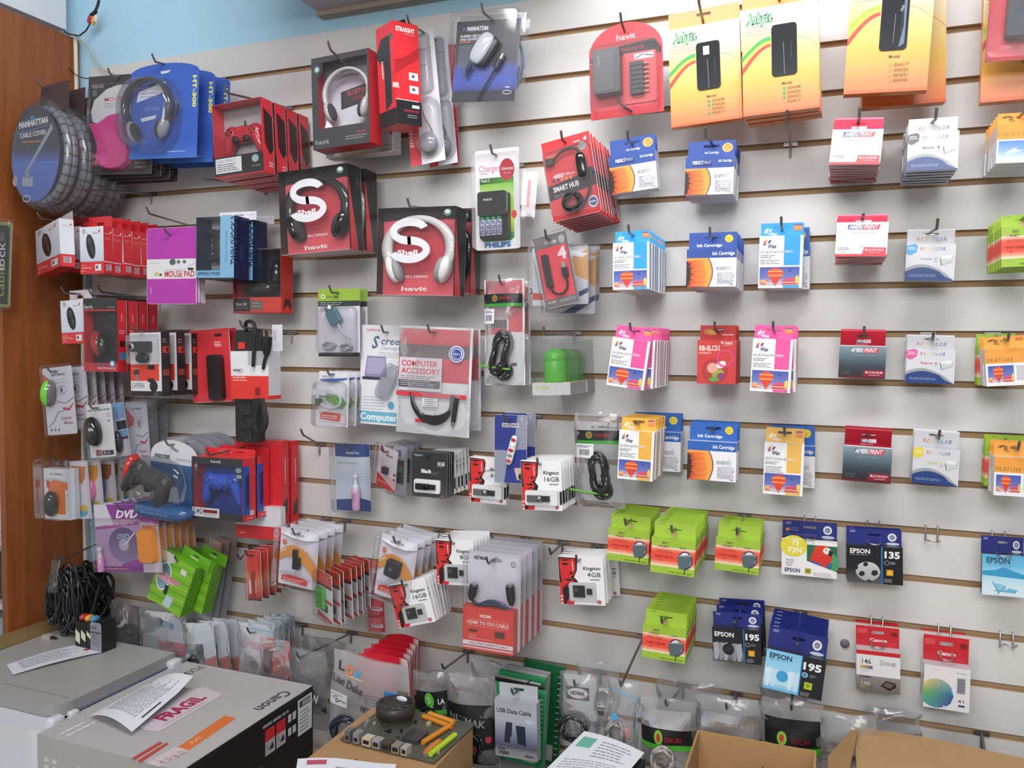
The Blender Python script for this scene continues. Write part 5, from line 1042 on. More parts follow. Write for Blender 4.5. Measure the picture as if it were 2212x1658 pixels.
def lcd(p):
    p.rect(0, 0, 100, 100, 'c2cbd8'); p.grad(0, 20, 100, 60, [(0, 'ccd4de'), (1, 'b8c6d8')]); p.rect(0, 0, 100, 17, '2a4a88'); p.poly([(0, 17), (100, 17), (100, 18.5), (50, 20), (0, 18.5)], '2a4a88'); p.T('MANHATTAN', 32, 12, 3, 'd0d8ec', w=38, bold=.03); p.poly([(47, 9), (53, 9), (50, 12)], '7a9ad0')
    p.T('LCD Cleaning Kit', 6, 27, 2.8, '7a8494', w=60); 
    for i in range(4): p.line(2, 44+3*i, 98, 38+5*i, .5, 'a8bcd4')
    p.poly([(0, 84), (48, 82), (48, 78), (100, 84), (100, 100), (0, 100)], '24427e')
th = card('spray_blister', 'package', (723,956), (798,960), (731,1100), .07, lcd, m='gloss_card', r=.005)
mb = MB(); z0 = Z_(th, 97); x0 = X_(th, 66); mb.lathe([(0, 0), (.010, 0), (.0105, .004), (.0105, .05), (.008, .056)], (x0, -.014, z0), (0,0,1), ['c890c0', 'd8a0cc', 'd8a0cc', 'dcb0d4', 'e0d0e0'], 'shiny_plastic', 16); q = Pt(mb, .016, .024, 100, 100, O=(x0-.008, -.0248, z0+.044)); q.lines(5, 5, 95, 7, 13, 5, '8a4a8a'); mb.build('spray_bottle', th.root)
mb = MB(); mb.lathe([(.008, .056), (.008, .064), (.004, .066), (.004, .082), (.0055, .083), (.005, .09), (0, .091)], (x0, -.014, z0), (0,0,1), 'e4e6ea', 'plastic', 14); mb.build('spray_cap', th.root)
shell(th, -2, -3, 102, 101, .028, .14, mat_='clear', taper=.96); one(th, 'blue and white blister pack with pink cleaning spray bottle', .09)
def netm(p):
    p.rect(0, 0, 100, 100, 'd8ccd4'); p.poly([(0, 66), (100, 96), (100, 100), (0, 100)], 'd03c38'); p.T('NETMAK', 38, 16, 5, '3a3038', w=40, bold=.03); p.ell(14, 10, 10, 5, 'c04450'); p.T('Bluetooth', 10, 84, 3, 'f0d8d4', w=50, bold=.02); p.ell(92, 58, 6, 3, '3a3038'); p.ell(92, 70, 6, 3, 'a03040'); p.lines(8, 30, 40, 4, 5, 1.2, 'b0a4ac')
    for i in range(6): p.line(50+8*i, 60+2.5*i, 60+8*i, 80+2.4*i, 2, 'e0a0a0')
th = card('adapter_blister', 'package', (820,960), (860,975), (811,1046), .13, netm, rz=-25, m='gloss_card')
mb = MB(); mb.box(X_(th, 38), X_(th, 62), -.01, -.001, Z_(th, 62), Z_(th, 46), '3c3234', 'plastic'); mb.build('bluetooth_plug', th.root); shell(th, -6, -8, 106, 104, .014, .15, mat_='clear'); one(th, 'small pale and red blister turned beside the pink spray pack', .15)
th = card('adapter_blister', 'package', (850,958), (880,966), (848,1060), .07, lambda p: (p.rect(0, 0, 100, 100, 'c8ccd4'), p.rect(30, 30, 80, 80, '2a3a3c'), p.rect(35, 42, 70, 56, '3c8a4c'), p.T('B', 30, 14, 8, '5a8ac0', w=30, bold=.04)), rz=-25); shell(th, -6, -6, 106, 104, .02, .15); stack(th, 3, .03, 'small grey blister with dark plug', 'behind the pale and red blister', 'small grey blisters')
# memory cards
def face_print(p, x1, w_=1.0):
    R = 'd42c2c'; K = '1c1a1c'; X = lambda u: x1*u; 
    p.poly([(0, 2), (X(.95), 4), (X(1.02), 12), (X(.98), 30), (X(.8), 44), (X(1.0), 52), (X(.92), 62), (X(.85), 74), (X(.7), 100), (0, 100)], K)
    p.poly([(X(.08), 5), (X(.9), 6), (X(.92), 24), (X(.84), 38), (X(.6), 44), (X(.1), 46), (X(.05), 20)], R); p.poly([(X(.1), 46), (X(.6), 44), (X(.8), 50), (X(.72), 56), (X(.5), 54), (X(.2), 66)], R)
    p.poly([(X(.15), 17), (X(.35), 14), (X(.58), 17), (X(.4), 20)], K); p.poly([(X(.08), 8), (X(.4), 6.5), (X(.7), 8), (X(.3), 11)], K)
    p.line(X(.76), 12, X(.78), 30, 1.6, 'f4e8e8'); p.poly([(X(.55), 32), (X(.84), 36), (X(.6), 38)], K); p.poly([(X(.22), 49), (X(.55), 47), (X(.78), 50), (X(.5), 51.5)], K)
    p.poly([(0, 52), (X(.2), 58), (X(.12), 80), (0, 84)], R); p.poly([(X(.45), 58), (X(.7), 56), (X(.6), 68), (X(.4), 64)], R); p.poly([(X(.3), 100), (X(.55), 80), (X(.75), 96), (X(.7), 100)], R); p.rect(0, 78, X(.18), 100, R)
    for i in range(3): p.rect(X(.04), 68+7*i+14, X(.13), 72+7*i+14, 'e8d4d4')
def kingston(tl, tr, bl, d, size, kind, black=False, rz=0., r=.004):
    def dr(p):
        if black: p.rect(0, 0, 100, 100, '2b2b2e'); p.grad(0, 60, 100, 100, [(0, '2b2b2e'), (1, '4a4a4e')]); p.T('Kingston', 6, 4, 5, 'c8c8cc', w=24); p.T(size, 74, 20, 8, 'd8d8dc', w=20, bold=.02); p.T('Black', 27, 38, 8, 'e8e8ec', w=30, bold=.04); p.T('Jack', 57, 40, 9, '6a6a70', w=20, it=.4); p.lines(70, 30, 94, 1, 2, 1.2, '8a8a90'); p.ell(88, 96, 4, 2.6, 'a85058')
        else:
            p.rect(0, 0, 100, 100, 'ebebed'); face_print(p, 42)
            p.T('Kingston', 56, 21, 7, '2a2a2e', w=38, bold=.015); p.T(size, 64 if len(size) < 4 else 58, 33, 9, '2e2e34', w=30 if len(size) < 4 else 36); p.lines(70, 47, 94, 1, 3, 1.6, '5a5a60'); p.ring(87, 93, 5, 4, 1.4, 'a84a50'); p.ell(87, 93, 3.4, 2.6, 'c47a7c')
            if kind == 'usb': p.rect(94, 62, 100, 88, '1e2224')
    th = card('memory_card_pack', 'package', tl, tr, bl, d, dr, rz=rz, r=r, bgc='e6e6e8' if not black else '2b2b2e')
    X = lambda u: X_(th, u); Z = lambda v: Z_(th, v)
    if kind == 'usb':
        mb = MB(); mb.prism(rr(X(10), X(90 if not black else 84), Z(90), Z(60), .005), -.006, -.0008, 'dfe0e2', 'plastic', side='b8babc'); mb.build('tray', th.root)
        mb = MB(); cc = '88898c' if not black else '18181a'; c2 = {'g': '2c6a44'}.get(kind, '55575c'); mb.box(X(17), X(72), -.012, -.0065, Z(81), Z(70), '2c2c30' if not black else '161618', 'plastic'); mb.box(X(17), X(54), -.013, -.006, Z(82), Z(69), cc, 'steel' if not black else 'plastic'); mb.lathe([(0, .0005), (.0055, .0005), (.0055, 0)], (X(46), -.013, Z(75.5)), (0,-1,0), 'a0a2a6' if not black else '2a2a2c', 'steel', 16); mb.build('usb_stick', th.root)
    else:
        mb = MB(); mb.prism(rr(X(22), X(82), Z(92), Z(54), .004), -.006, -.0008, 'd8d9dc', 'clear'); mb.prism(rr(X(22), X(82), Z(92), Z(54), .004), -.0016, -.0006, 'd4d5d8', 'plastic'); mb.build('tray', th.root)
        mb = MB(); mb.box(X(31), X(57), -.0042, -.0018, Z(84), Z(60), '242629', 'plastic'); q = Pt(mb, .01, .014, 100, 100, O=(X(33), -.0043, Z(62))); q.T('micro', 10, 40, 12, 'a8aab0', w=80, bold=.02); q.T('SD', 25, 58, 14, 'a8aab0', w=50, bold=.02); q.lines(8, 10, 100, 2, 12, 5, '6a6c70'); mb.build('card_adapter', th.root)
        mb = MB(); mb.box(X(61), X(73), -.0042, -.0018, Z(78), Z(66), '2c2e31', 'plastic'); mb.build('memory_card', th.root)
    return th
th = kingston((890,975), (966,978), (887,1071), .16, '8GB', 'usb', True); gput(th, 4, .012, 'black memory stick card', 'hook right of the small grey blisters', 'memory card packs', .18)
th = kingston((925,972), (985,975), (925,1062), .09, '8GB', 'usb'); gput(th, 5, .018, 'white memory stick card', 'behind the black memory stick cards', 'memory card packs', skew=-1.2)
th = kingston((1015,986), (1096,990), (1010,1083), .12, '64GB', 'usb'); gput(th, 2, .018, 'red face memory card with green stick', 'left of the skateboard cards', 'memory card packs', .13, hk_kw=dict(looped=True))
th = kingston((1125,996), (1212,990), (1121,1103), .18, '16GB', 'usb'); gput(th, 7, .0165, 'red face 16GB memory stick card', 'right of the skateboard cards', 'memory card packs', .195, jr=.6)
def skate(p): p.rect(0, 0, 100, 100, '2a3a86'); p.rect(72, 0, 100, 50, '8c90a0'); p.rect(0, 52, 46, 100, '8c90a0'); p.poly([(72, 0), (60, 52), (72, 52)], '8c90a0'); p.poly([(30, 100), (46, 52), (46, 100)], '2a3a86'); p.rect(24, 12, 76, 18, 'dcdce0'); p.T('SKATEDRIVE', 26, 13, 4, '2a2c3c', w=48, bold=.04); p.rect(84, 3, 87, 8, 'c8c8cc'); p.poly([(62, 78), (90, 76), (86, 96), (70, 94)], 'c8b4a4'); p.ell(84, 90, 9, 5, '2a2420')
th = card('skateboard_drive_card', 'package', (1068,896), (1138,895), (1062,1042), .17, skate, r=.004)
Rm = Matrix.Rotation(R_(14), 3, 'Y'); c = Vector((X_(th, 57), -.007, Z_(th, 51))); mb = MB(); mb.ell(c, (.0085, .004, .034), 'd8d8dc', 'shiny_plastic', rot=Rm, p=.6)
mb.build('skateboard_stick', th.root); mb = MB()
for k in range(5): q = c+Rm @ Vector((0, -.0042, .024-.012*k)); mb.ell(q, (.006, .0006, .004), ['c03038', 'e8e8ec', 'b02830', '8a8a94', 'c84048'][k], 'shiny_plastic', rot=Rm, nu=8, nv=6)
mb.build('deck_print', th.root); gput(th, 2, .06, 'blue and grey card with skateboard shaped stick', 'centre of the wall', 'skateboard drive cards', .2)
th = kingston((940,1167), (1022,1162), (937,1264), .19, '8GB', 'sd'); gput(th, 6, .019, 'red face 8GB memory card pack', 'left of the red cable packs', 'memory card packs', .2, jr=1.5, hk_kw=dict(tip=.03))
th = kingston((838,1263), (917,1246), (862,1357), .21, '16GB', 'sd'); o = gput(th, 7, .017, 'tilted 16GB memory card pack', 'fanned below the 8GB packs', 'memory card packs', .225, skew=1.2)
th = kingston((1205,1203), (1301,1197), (1204,1307), .14, '4GB', 'sd'); gput(th, 5, .017, 'red face 4GB memory card pack', 'right of the red cable packs', 'memory card packs', .16, jr=1.2)
th = kingston((1250,1208), (1335,1205), (1250,1285), .03, '8GB', 'sd'); one(th, 'red face memory card nearest the wall behind the 4GB packs')
# manhattan card readers
def reader(tl, tr, bl, d, square, what, where):
    def dr(p):
        p.rect(0, 0, 100, 100, 'dcdae4'); p.poly([(0, 0), (100, 0), (100, 13), (75, 16), (40, 15), (0, 11)], 'ededf2'); p.poly([(0, 11), (40, 15), (75, 16), (100, 13), (100, 14.5), (70, 18), (38, 17), (0, 12.5)], 'a8a8b4'); p.T('manhattan', 28, 4.5, 5.5, '6a6c84', w=38, bold=.01)
        a = [(0, 48), (12, 40), (28, 35), (44, 35), (60, 40), (76, 50), (90, 64), (100, 76)]; b = [(0, 44), (12, 35), (28, 29), (44, 27), (60, 30), (76, 38), (90, 50), (100, 60)]; b2 = [(x, y+9) for x, y in b]
        p.band([(x, y) for x, y in b], [(x, y2+13) for (x, _), (_, y2) in zip(b, a)], 'e09a4c'); p.band([(0, 46), (10, 39), (20, 34)], [(0, 48), (10, 42), (20, 39)], 'f0d0a8')
        p.ell(13, 25, 6.5, 4.6, 'd86c48'); p.lines(9, 24, 17, 1, 3, 1.2, 'f0c8b8'); p.poly([(10, 84), (30, 80), (66, 82), (80, 86), (78, 95), (10, 92)], 'd84a48'); p.lines(16, 86, 72, 2, 3.4, 1.4, 'f0c0bc'); p.poly([(0, 80), (10, 76), (40, 74), (90, 82), (100, 86), (90, 84), (40, 77), (0, 82)], 'c8c4d4')
    th = Th('card_reader_blister', '', 'package', tl, tr, bl, d); curved(th, dr, .008); mb = MB()
    if square: Rm = Matrix.Rotation(R_(8), 3, 'Y'); mb.ell((X_(th, 50), -.016, Z_(th, 48)), (.018, .009, .020), '2f323c', 'plastic', rot=Rm, p=.25); q = Pt(mb, .02, .02, 100, 100, O=(X_(th, 50)-.012, -.0255, Z_(th, 48)+.01)); q.ring(50, 50, 16, 18, 4, 'b8bcc4')
    else: mb.box(X_(th, 46), X_(th, 62), -.018, -.008, Z_(th, 66), Z_(th, 46), '1e1e20', 'shiny_plastic'); mb.box(X_(th, 44), X_(th, 54), -.017, -.009, Z_(th, 46), Z_(th, 33), '26262a', 'shiny_plastic')
    mb.build('card_reader', th.root); shell(th, -3, -3, 103, 103, .03, .1, mat_='clear', taper=.97); return gput(th, 4, .034, what, where, 'card reader blisters', d+.02)
reader((608,1138), (690,1150), (596,1258), .2, False, 'white orange blister with stick reader', 'right of the small red cards')
reader((826,1154), (905,1168), (797,1280), .2, True, 'white orange blister with square reader', 'left of the 8GB memory cards')
# small red stick cards
def redsmall(p): p.grad(0, 0, 100, 100, [(0, 'd03a34'), (.35, 'd8402e'), (.6, 'e08a6a'), (.9, 'c84838'), (1, '3a2422')]); p.rect(12, 60, 62, 86, 'e4d8d4'); p.lines(30, 64, 34, 5, 4, 2, '5a5050'); p.T('EXCEL', 20, 18, 6, 'f0d0c8', w=40, bold=.02) if 0 else None
th = card('battery_card', 'package', (531,1187), (562,1189), (536,1296), .17, redsmall, m='gloss_card', r=.005); mb = MB(); mb.tube([(X_(th, 50), -.006, Z_(th, 40)), (X_(th, 52), -.006, Z_(th, 90))], .0045, 'a83a34', 'shiny_plastic'); mb.build('stick', th.root); shell(th, 0, 0, 100, 100, .014, .2, mat_='clear'); gput(th, 5, .027, 'small narrow red blister card', 'left of the orange card readers', 'small red blister cards', .19)
# reading sticks in a fan
def verb(p): p.rect(0, 0, 100, 100, 'dcdce0'); p.rect(0, 0, 100, 26, 'dc4034', 'e0483a'); p.rect(0, 26, 100, 32, '3a1c1c'); p.poly([(0, 52), (100, 58), (100, 64), (60, 64), (0, 58)], 'c83c34'); p.poly([(0, 88), (100, 96), (100, 100), (0, 100)], 'c8443c'); p.ell(78, 10, 10, 5, '6a6a20'); p.rect(35, 68, 70, 84, '2a2628')
th = card('usb_stick_card', 'package', (702,1225), (733,1240), (706,1330), .2, verb, rz=-42, m='gloss_card')
gput(th, 7, .022, 'red topped card with dark plug', 'fanned below the white orange packs', 'red topped cards', .21, jr=1.0, jrz=3)
th = card('usb_stick_card', 'package', (684,1221), (716,1250), (690,1322), .225, verb, rz=-38, m='gloss_card'); mb = MB(); mb.prism(rr(X_(th, 12), X_(th, 60), Z_(th, 78), Z_(th, 34), .004), -.010, -.001, '62b858', 'shiny_plastic'); mb.build('usb_stick', th.root); shell(th, 0, 0, 100, 100, .014, .1, mat_='clear'); one(th, 'clear fronted card with green usb stick, foremost of the red topped fan')
# strips of red cells
def redpack(px, py, n, d, lab):
    th = Th('battery_strip', '', 'package', (px, py), (px+36, py+2), (px+2, py+n*36), d); mb = MB(); p = Pt(mb, th.w, th.h, 100, 100, m='gloss_card'); p.rect(0, 0, 100, 100, 'b82c34')
    for i in range(n): y = 100*i/n; p.rect(0, y+2, 100, y+50/n, 'cc3840'); p.rect(20, y+55/n, 90, y+75/n, 'd8c4c8'); p.lines(25, y+58/n, 85, 1, 3, 8/n, '6a3a40')
    mb.build('strip_card', th.root)
    for i in range(n): shell(th, 0, 100*i/n+1, 100, 100*(i+1)/n-1, .016, .4, name='blister')
    return one(th, lab)
redpack(780, 1208, 2, .07, 'red battery blister strip beside the red topped fan'); redpack(793, 1290, 2, .1, 'red battery blister strip hanging below the square card readers')
th = card('battery_card', 'package', (750,1202), (811,1212), (752,1240), .04, lambda p: (p.rect(0, 0, 100, 100, 'cc3434'), p.T('S', 70, 30, 20, 'e87a70')), m='gloss_card'); one(th, 'red card hanging on the wall above the red battery strips')
# hdmi to dvi
def hdmi(p): p.rect(0, 0, 100, 100, 'd5d3dd'); p.T('NETMAK', 10, 5, 3.4, '3a3a44', w=25, bold=.05); p.ell(53, 7.5, 12, 2.4, '9a9aa6'); p.ell(53, 5.8, 4, 2, '9a9aa6'); p.ring(86, 10, 5, 3, .8, '5a5058'); p.T('LED', 82.5, 9, 1.8, '5a5058', w=7)
th = card('hdmi_cable_blister', 'package', (1013,1187), (1126,1200), (1011,1391), .2, hdmi, m='gloss_card', r=.006)
X = lambda u: X_(th, u); Z = lambda v: Z_(th, v)
mb = MB()
for k in range(4): mb.tube(bez([(X(12), -.012, Z(50)), (X(24), -.012-.002*k, Z(54)), (X(46), -.014, Z(48.5+1.5*k)), (X(70), -.014, Z(50+1.2*k)), (X(88), -.012, Z(60)), (X(90), -.012, Z(70))]), .0032, '2c3038' if k % 2 else '38486c', 'shiny_plastic')
mb.build('cable', th.root); mb = MB()
for (u0, v0, u1, v1) in ((17, 32, 10, 50), (84, 28, 88, 50)): a, b = Vector((X(u0), -.016, Z(v0))), Vector((X(u1), -.014, Z(v1))); mb.tube([a, a+(b-a)*.12], .0085, 'b8b4b0', 'steel', 4); mb.tube([a+(b-a)*.12, a+(b-a)*.7, b], [.011, .010, .005], '242528', 'plastic', 6)
mb.build('cable_plug', th.root)
mb = MB(); mb.box(X(-1), X(95), -.026, .002, Z(100), Z(55), 'd8463f', 'gloss_card'); p = Pt(mb, th.w*.96, th.h*.45, 100, 100, O=(X(-1), -.026, Z(55)), m='gloss_card'); p.rect(0, 0, 100, 100, 'dc4840'); p.T('HDMI', 34, 15, 7, 'f0dcd8', w=22, bold=.04); p.line(10, 27, 90, 27, .6, 'f0c0b8'); p.T('HDMI TO DVI CABLE', 9, 31, 8, 'f0e0dc', w=82, bold=.02); p.line(10, 43, 90, 43, .6, 'f0c0b8'); p.rect(12, 52, 30, 57, '4a2a28'); p.rect(64, 50, 84, 64, '5a3a36'); p.lines(12, 64, 30, 3, 4, 1.4, 'f0b8b0'); p.line(30, 72, 60, 72, .8, 'f0c8c0'); p.rect(0, 78, 100, 88, 'e8e0e6'); p.T('HIGH SPEED HDMI/DVI CABLE', 14, 81, 4, '8a4a5a', w=74, bold=.02); p.rect(0, 88, 100, 91, 'c83c38'); p.rect(0, 91, 100, 94, 'e8dce0'); mb.build('sleeve', th.root)
shell(th, -2, -2, 102, 101, .03, .1, mat_='clear', taper=.97); gput(th, 5, .036, 'clear and red cable blister with HDMI plugs', 'centre of the lower row', 'red sleeved cable blisters', .235)
# ------------------------------------------------------------------ left side, top rows
# oval cable cover packs
def cover_pack(tl, tr, bl, d):
    th = Th('cable_cover_pack', '', 'package', tl, tr, bl, d, 0); w, h = th.w, th.h; cz = -h/2
    mb = MB(); p = Pt(mb, w*.5, h*.24, 100, 100, x0=-w*.16, z0=h*.145, y0=.004); p.poly([(0, 100), (8, 12), (100, -6), (100, 100)], '483638'); p.poly([(8, 12), (100, -6), (100, 100), (0, 100)][::-1], '483638'); mb.build('hang_card', th.root)
    mb = MB(); o = [(w*.40*math.cos(R_(a))-w*.06, cz+h*.42*math.sin(R_(a))) for a in range(0, 360, 10)]; mb.prism(o, -.022, -.0205, '3a4a8c', 'gloss_card')
    p = Pt(mb, w, h, 100, 100, y0=-.0222, m='gloss_card')
    N = 24
    def oval(v0, v1, c0, c1):
        for k in range(6):
            a = v0+(v1-v0)*k/6; b = v0+(v1-v0)*(k+1)/6; f = lambda v: 40*math.sqrt(max(0, 1-((v-50)/42)**2)); ca, cb = mixc(c0, c1, k/6), mixc(c0, c1, (k+1)/6)
            mb.face([p.P(44-f(b), b), p.P(44+f(b), b), p.P(44+f(a), a), p.P(44-f(a), a)], [cb, cb, ca, ca], 'gloss_card')
    oval(8.2, 46, '36373c', '3c4050'); oval(46, 56, '3c4050', '5068b4'); oval(56, 91.8, '5674c4', '4a66b8'); p.l += 2
    p.T('MANHATTAN', 16, 22, 5, 'e4e6ec', w=48, bold=.05, rot=-7); p.line(6, 32, 74, 24, .8, '4a7ab8'); p.T('CABLE COVER', 18, 31.5, 4, 'd8dae0', w=44, bold=.03, rot=-5); p.lines(22, 38, 60, 1, 2, 1.6, 'b87844'); p.poly([(34, 17), (44, 16), (39, 21)], '3f8ac8')
    p.line(72, 26, 30, 66, 5, '9aa4b4', t2=3); p.rect(24, 70, 42, 78, 'a4a8b4'); p.rect(28, 64, 36, 71, '8c94a4'); p.ring(32, 89, 7, 3.2, 1, 'd0d4e4'); p.ell(12, 73, 4, 5, 'b8a8b8'); mb.build('oval_card', th.root)
    mb = MB()
    for ring in range(2):
        P = []; cl = []; rr2 = []
        for k in range(168):
            a = 2*math.pi*k/168; P.append((w*.38*math.cos(a)+w*.03, -.008+ring*.018, cz+h*.40*math.sin(a))); s_ = k % 6; cl.append('26282c' if s_ == 0 else '7a7c82'); rr2.append(.0100 if s_ == 0 else .0104)
        mb.tube(P, rr2, cl, 'plastic', 10, closed=True)
    mb.build('ribbed_hose', th.root)
    mb = MB(); V = []; n = 36; prof = [(1.02, .02), (1.02, .018), (.99, -.014), (.94, -.023), (.8, -.026)]
    for s_, y in prof: V += [(w*.5*s_*math.cos(2*math.pi*k/n), y, cz+h*.5*s_*math.sin(2*math.pi*k/n)) for k in range(n)]
    mb.mesh(V, [(j*n+i, j*n+(i+1) % n, (j+1)*n+(i+1) % n, (j+1)*n+i) for j in range(4) for i in range(n)], 'dfe3e8', 'blister'); mb.face(V[-n:], 'dfe3e8', 'blister'); mb.build('oval_shell', th.root); th.holez = h*.1
    return th
gput(cover_pack((38,216), (168,212), (38,456), .23), 4, .05, 'oval clear pack with grey ribbed cable cover', 'top left corner', 'oval cable cover packs', .25, jr=1.5, dz=-.004)
def mpad(p):
    p.rect(0, 0, 100, 100, '4a4648'); p.T('havit', 6, 8, 4, 'b0acae', w=18, bold=.02); p.ell(10, 17, 4.5, 3.4, '6a7a78')
    p.poly([(20, 38), (8, 46), (5, 36), (10, 24), (28, 14), (45, 10), (70, 10), (90, 18), (96, 30), (86, 42), (70, 42), (50, 48)], 'd8dadc'); p.poly([(5, 36), (8, 46), (20, 49), (36, 44), (52, 38), (80, 38), (60, 30), (20, 28)], 'd4d6da')
    p.T('MOUSE PAD', 26, 22, 4, 'd86a68', w=52, bold=.01); p.lines(26, 28, 70, 3, 2, .7, 'b0a8a8'); p.rect(4, 78, 18, 91, 'b84450'); p.ring(11, 84.5, 7, 6.5, .8, 'd8a8a8', n=4, rot=45); p.T('MF', 7, 80, 3, 'e0c0c0', w=8, bold=.02); p.T('POP', 7, 86, 3, 'e0c0c0', w=9, bold=.02); p.lines(76, 88, 96, 2, 4, 2, '8a8688')
th = card('gel_mouse_pad', 'package', (192,164), (333,158), (190,375), .17, mpad, m='gloss_card')
mb = MB(); o = [(22, 88), (28, 94), (42, 97), (58, 96), (70, 90), (74, 80), (66, 66), (62, 54), (64, 46), (56, 38), (40, 40), (22, 48), (8, 48), (14, 58), (22, 70)]
mb.prism([(X_(th, u), Z_(th, v)) for u, v in o][:], -.016, -.002, 'd0408c', 'shiny_plastic', side='b83a7c', taper=.93); mb.build('gel_rest', th.root); shell(th, 4, 8, 96, 98, .02, .3, mat_='clear')
gput(th, 4, .028, 'dark card with pink gel mouse pad', 'behind the blue headset packs', 'gel mouse pad cards', .2, jr=2, dz=-.003, hk_kw=dict(base=GZ(7)))
def ht(tl, tr, bl, d):
    th = Th('headset_blister', '', 'package', tl, tr, bl, d, 0); w, h = th.w, th.h
    o = [(-w/2, -h), (w/2, -h), (w/2, -h*.04)]+[(w/2*math.cos(R_(a)), -h*.04+h*.1*math.sin(R_(a))) for a in range(15, 180, 15)]+[(-w/2, -h*.04)]
    mb = MB(); mb.prism(o, 0, .0015, '3f62b8', 'gloss_card'); p = Pt(mb, w, h, 100, 100, m='gloss_card')
    p.grad(0, 30, 100, 100, [(0, '3f62b8'), (.7, '3a5cb4'), (1, '4670c0')]); p.T('HT-300', 97, 10, 5, 'd8d858', w=32*1.1, bold=.04, rot=90)
    p.poly([(12, 24), (52, 14), (54, 25), (9, 36)], 'dfe3ee'); p.poly([(26, 17), (40, 14), (38, 18), (28, 20)], '2a2c38'); p.lines(15, 26, 46, 2, 3.4, 1, '7a88b0'); p.T('HT-300', 22, 42, 4, '7e94d0', w=22, bold=.02); p.poly([(16, 54), (40, 51), (38, 55), (18, 58)], 'd8dcec'); p.lines(56, 92, 86, 1, 2, 1.2, '9ab0e0'); p.poly([(44, 3), (60, 2), (56, 5), (46, 6)], 'c8ccd8'); mb.build('backing_card', th.root)
    headset(th.root, X_(th, 36), -.022, Z_(th, 44), w*.33, h*.30, '2c2e33', '8e9298', .004, .022, '26282c', .02, a0=-40, a1=228)
    mb = MB(); mb.tube(bez([(X_(th, 60), -.02, Z_(th, 62)), (X_(th, 76), -.02, Z_(th, 56)), (X_(th, 80), -.02, Z_(th, 42))]), .003, '3a3c42'); mb.build('microphone', th.root)
    shell(th, -4, 10, 78, 96, .05, .8, taper=.85); th.holez = .004
    return th
gput(ht((284,150), (430,146), (286,340), .21), 3, .056, 'blue domed blister with black and silver headset', 'top left', 'blue headset blisters', .24, jr=1, hk_kw=dict(base=GZ(7)))
def padmesh(root, c, s, col, mt='shiny_plastic', grip=1., rot=None, nm='gamepad', dark='2a1c20'):
    """game controller: body, two grips, sticks"""
    R3 = rot or Matrix.Identity(3); P = lambda x, y, z: Vector(c)+R3 @ Vector((x*s, y*s, z*s)); mb = MB()
    mb.ell(P(0, 0, 0), (.30*s, .12*s, .17*s), col, mt, rot=R3, p=.75)
    for sx in (-1, 1):
        mb.ell(P(sx*.28, 0, .02), (.17*s, .13*s, .17*s), col, mt, rot=R3); mb.tube([P(sx*.30, 0, -.02), P(sx*.36, .01, -.2*grip), P(sx*.40, .02, -.36*grip), P(sx*.40, .02, -.42*grip)], [.13*s, .115*s, .085*s, .05*s], col, mt, 12)
    o = mb.build(nm, root); mb = MB()
    for sx in (-1, 1): mb.lathe([(.075*s, 0), (.075*s, .03*s), (.05*s, .06*s), (0, .055*s)], P(sx*.13, -.1, -.12), R3 @ Vector((0, -1, 0)), dark, 'rubber', 12)
    mb.build('thumb_stick', o); mb = MB()
    for k in range(4):
        a = math.pi/2*k; mb.ell(P(.28+.06*math.cos(a), -.12, .04+.06*math.sin(a)), (.022*s,)*3, dark, 'shiny_plastic', nu=8, nv=6); mb.ell(P(-.28+.055*math.cos(a), -.12, .04+.055*math.sin(a)), (.026*s,)*3, dark, 'plastic', nu=8, nv=6)
    mb.build('button', o); return o
def redpad(tl, tr, bl, d):
    def back(p): p.grad(0, 0, 100, 72, [(0, '8a8688'), (.5, 'b0aeb0'), (1, 'c8c8cc')]); p.rect(0, 72, 100, 100, '2c282a')
    def fr(p): p.rect(0, 72, 100, 98, '2e2a2c'); p.rect(0, 98, 100, 100, 'b83038'); p.rect(3, 74, 56, 94, 'dcdcde'); p.T('DUAL IMPACT', 6, 76, 3.4, '8a8a90', w=38); p.lines(6, 82, 52, 4, 2.8, 1, '5a5a60'); p.ell(84, 80, 7, 5, '9ab0b0'); p.T('HV-G83', 76, 88, 3, '9a9a9e', w=18)
    th = winbox('gamepad_box', tl, tr, bl, d, .043, back, None, 'd03844', top='d84450', fdraw=fr, sidedraw=lambda p: (p.poly([(15, 12), (90, 22), (94, 66), (60, 74), (20, 60)], '3a2428'), p.lines(50, 84, 90, 2, 4, 2.4, 'e8a8ac')))
    mb = MB(); mb.tube([(X_(th, 62), .012, Z_(th, 40)), (X_(th, 60), .012, Z_(th, 26))], .0025, '1c1c1e'); mb.build('cord', th.root)
    padmesh(th.root, (X_(th, 52), .022, Z_(th, 42)), .125, 'b82430', dark='281014')
    return th
gput(redpad((457,223), (563,214), (475,379), .21), 4, .05, 'clear fronted box with red game controller', 'row right of the blue headsets', 'red gamepad boxes', .24, hk_kw=dict(base=GZ(6)))

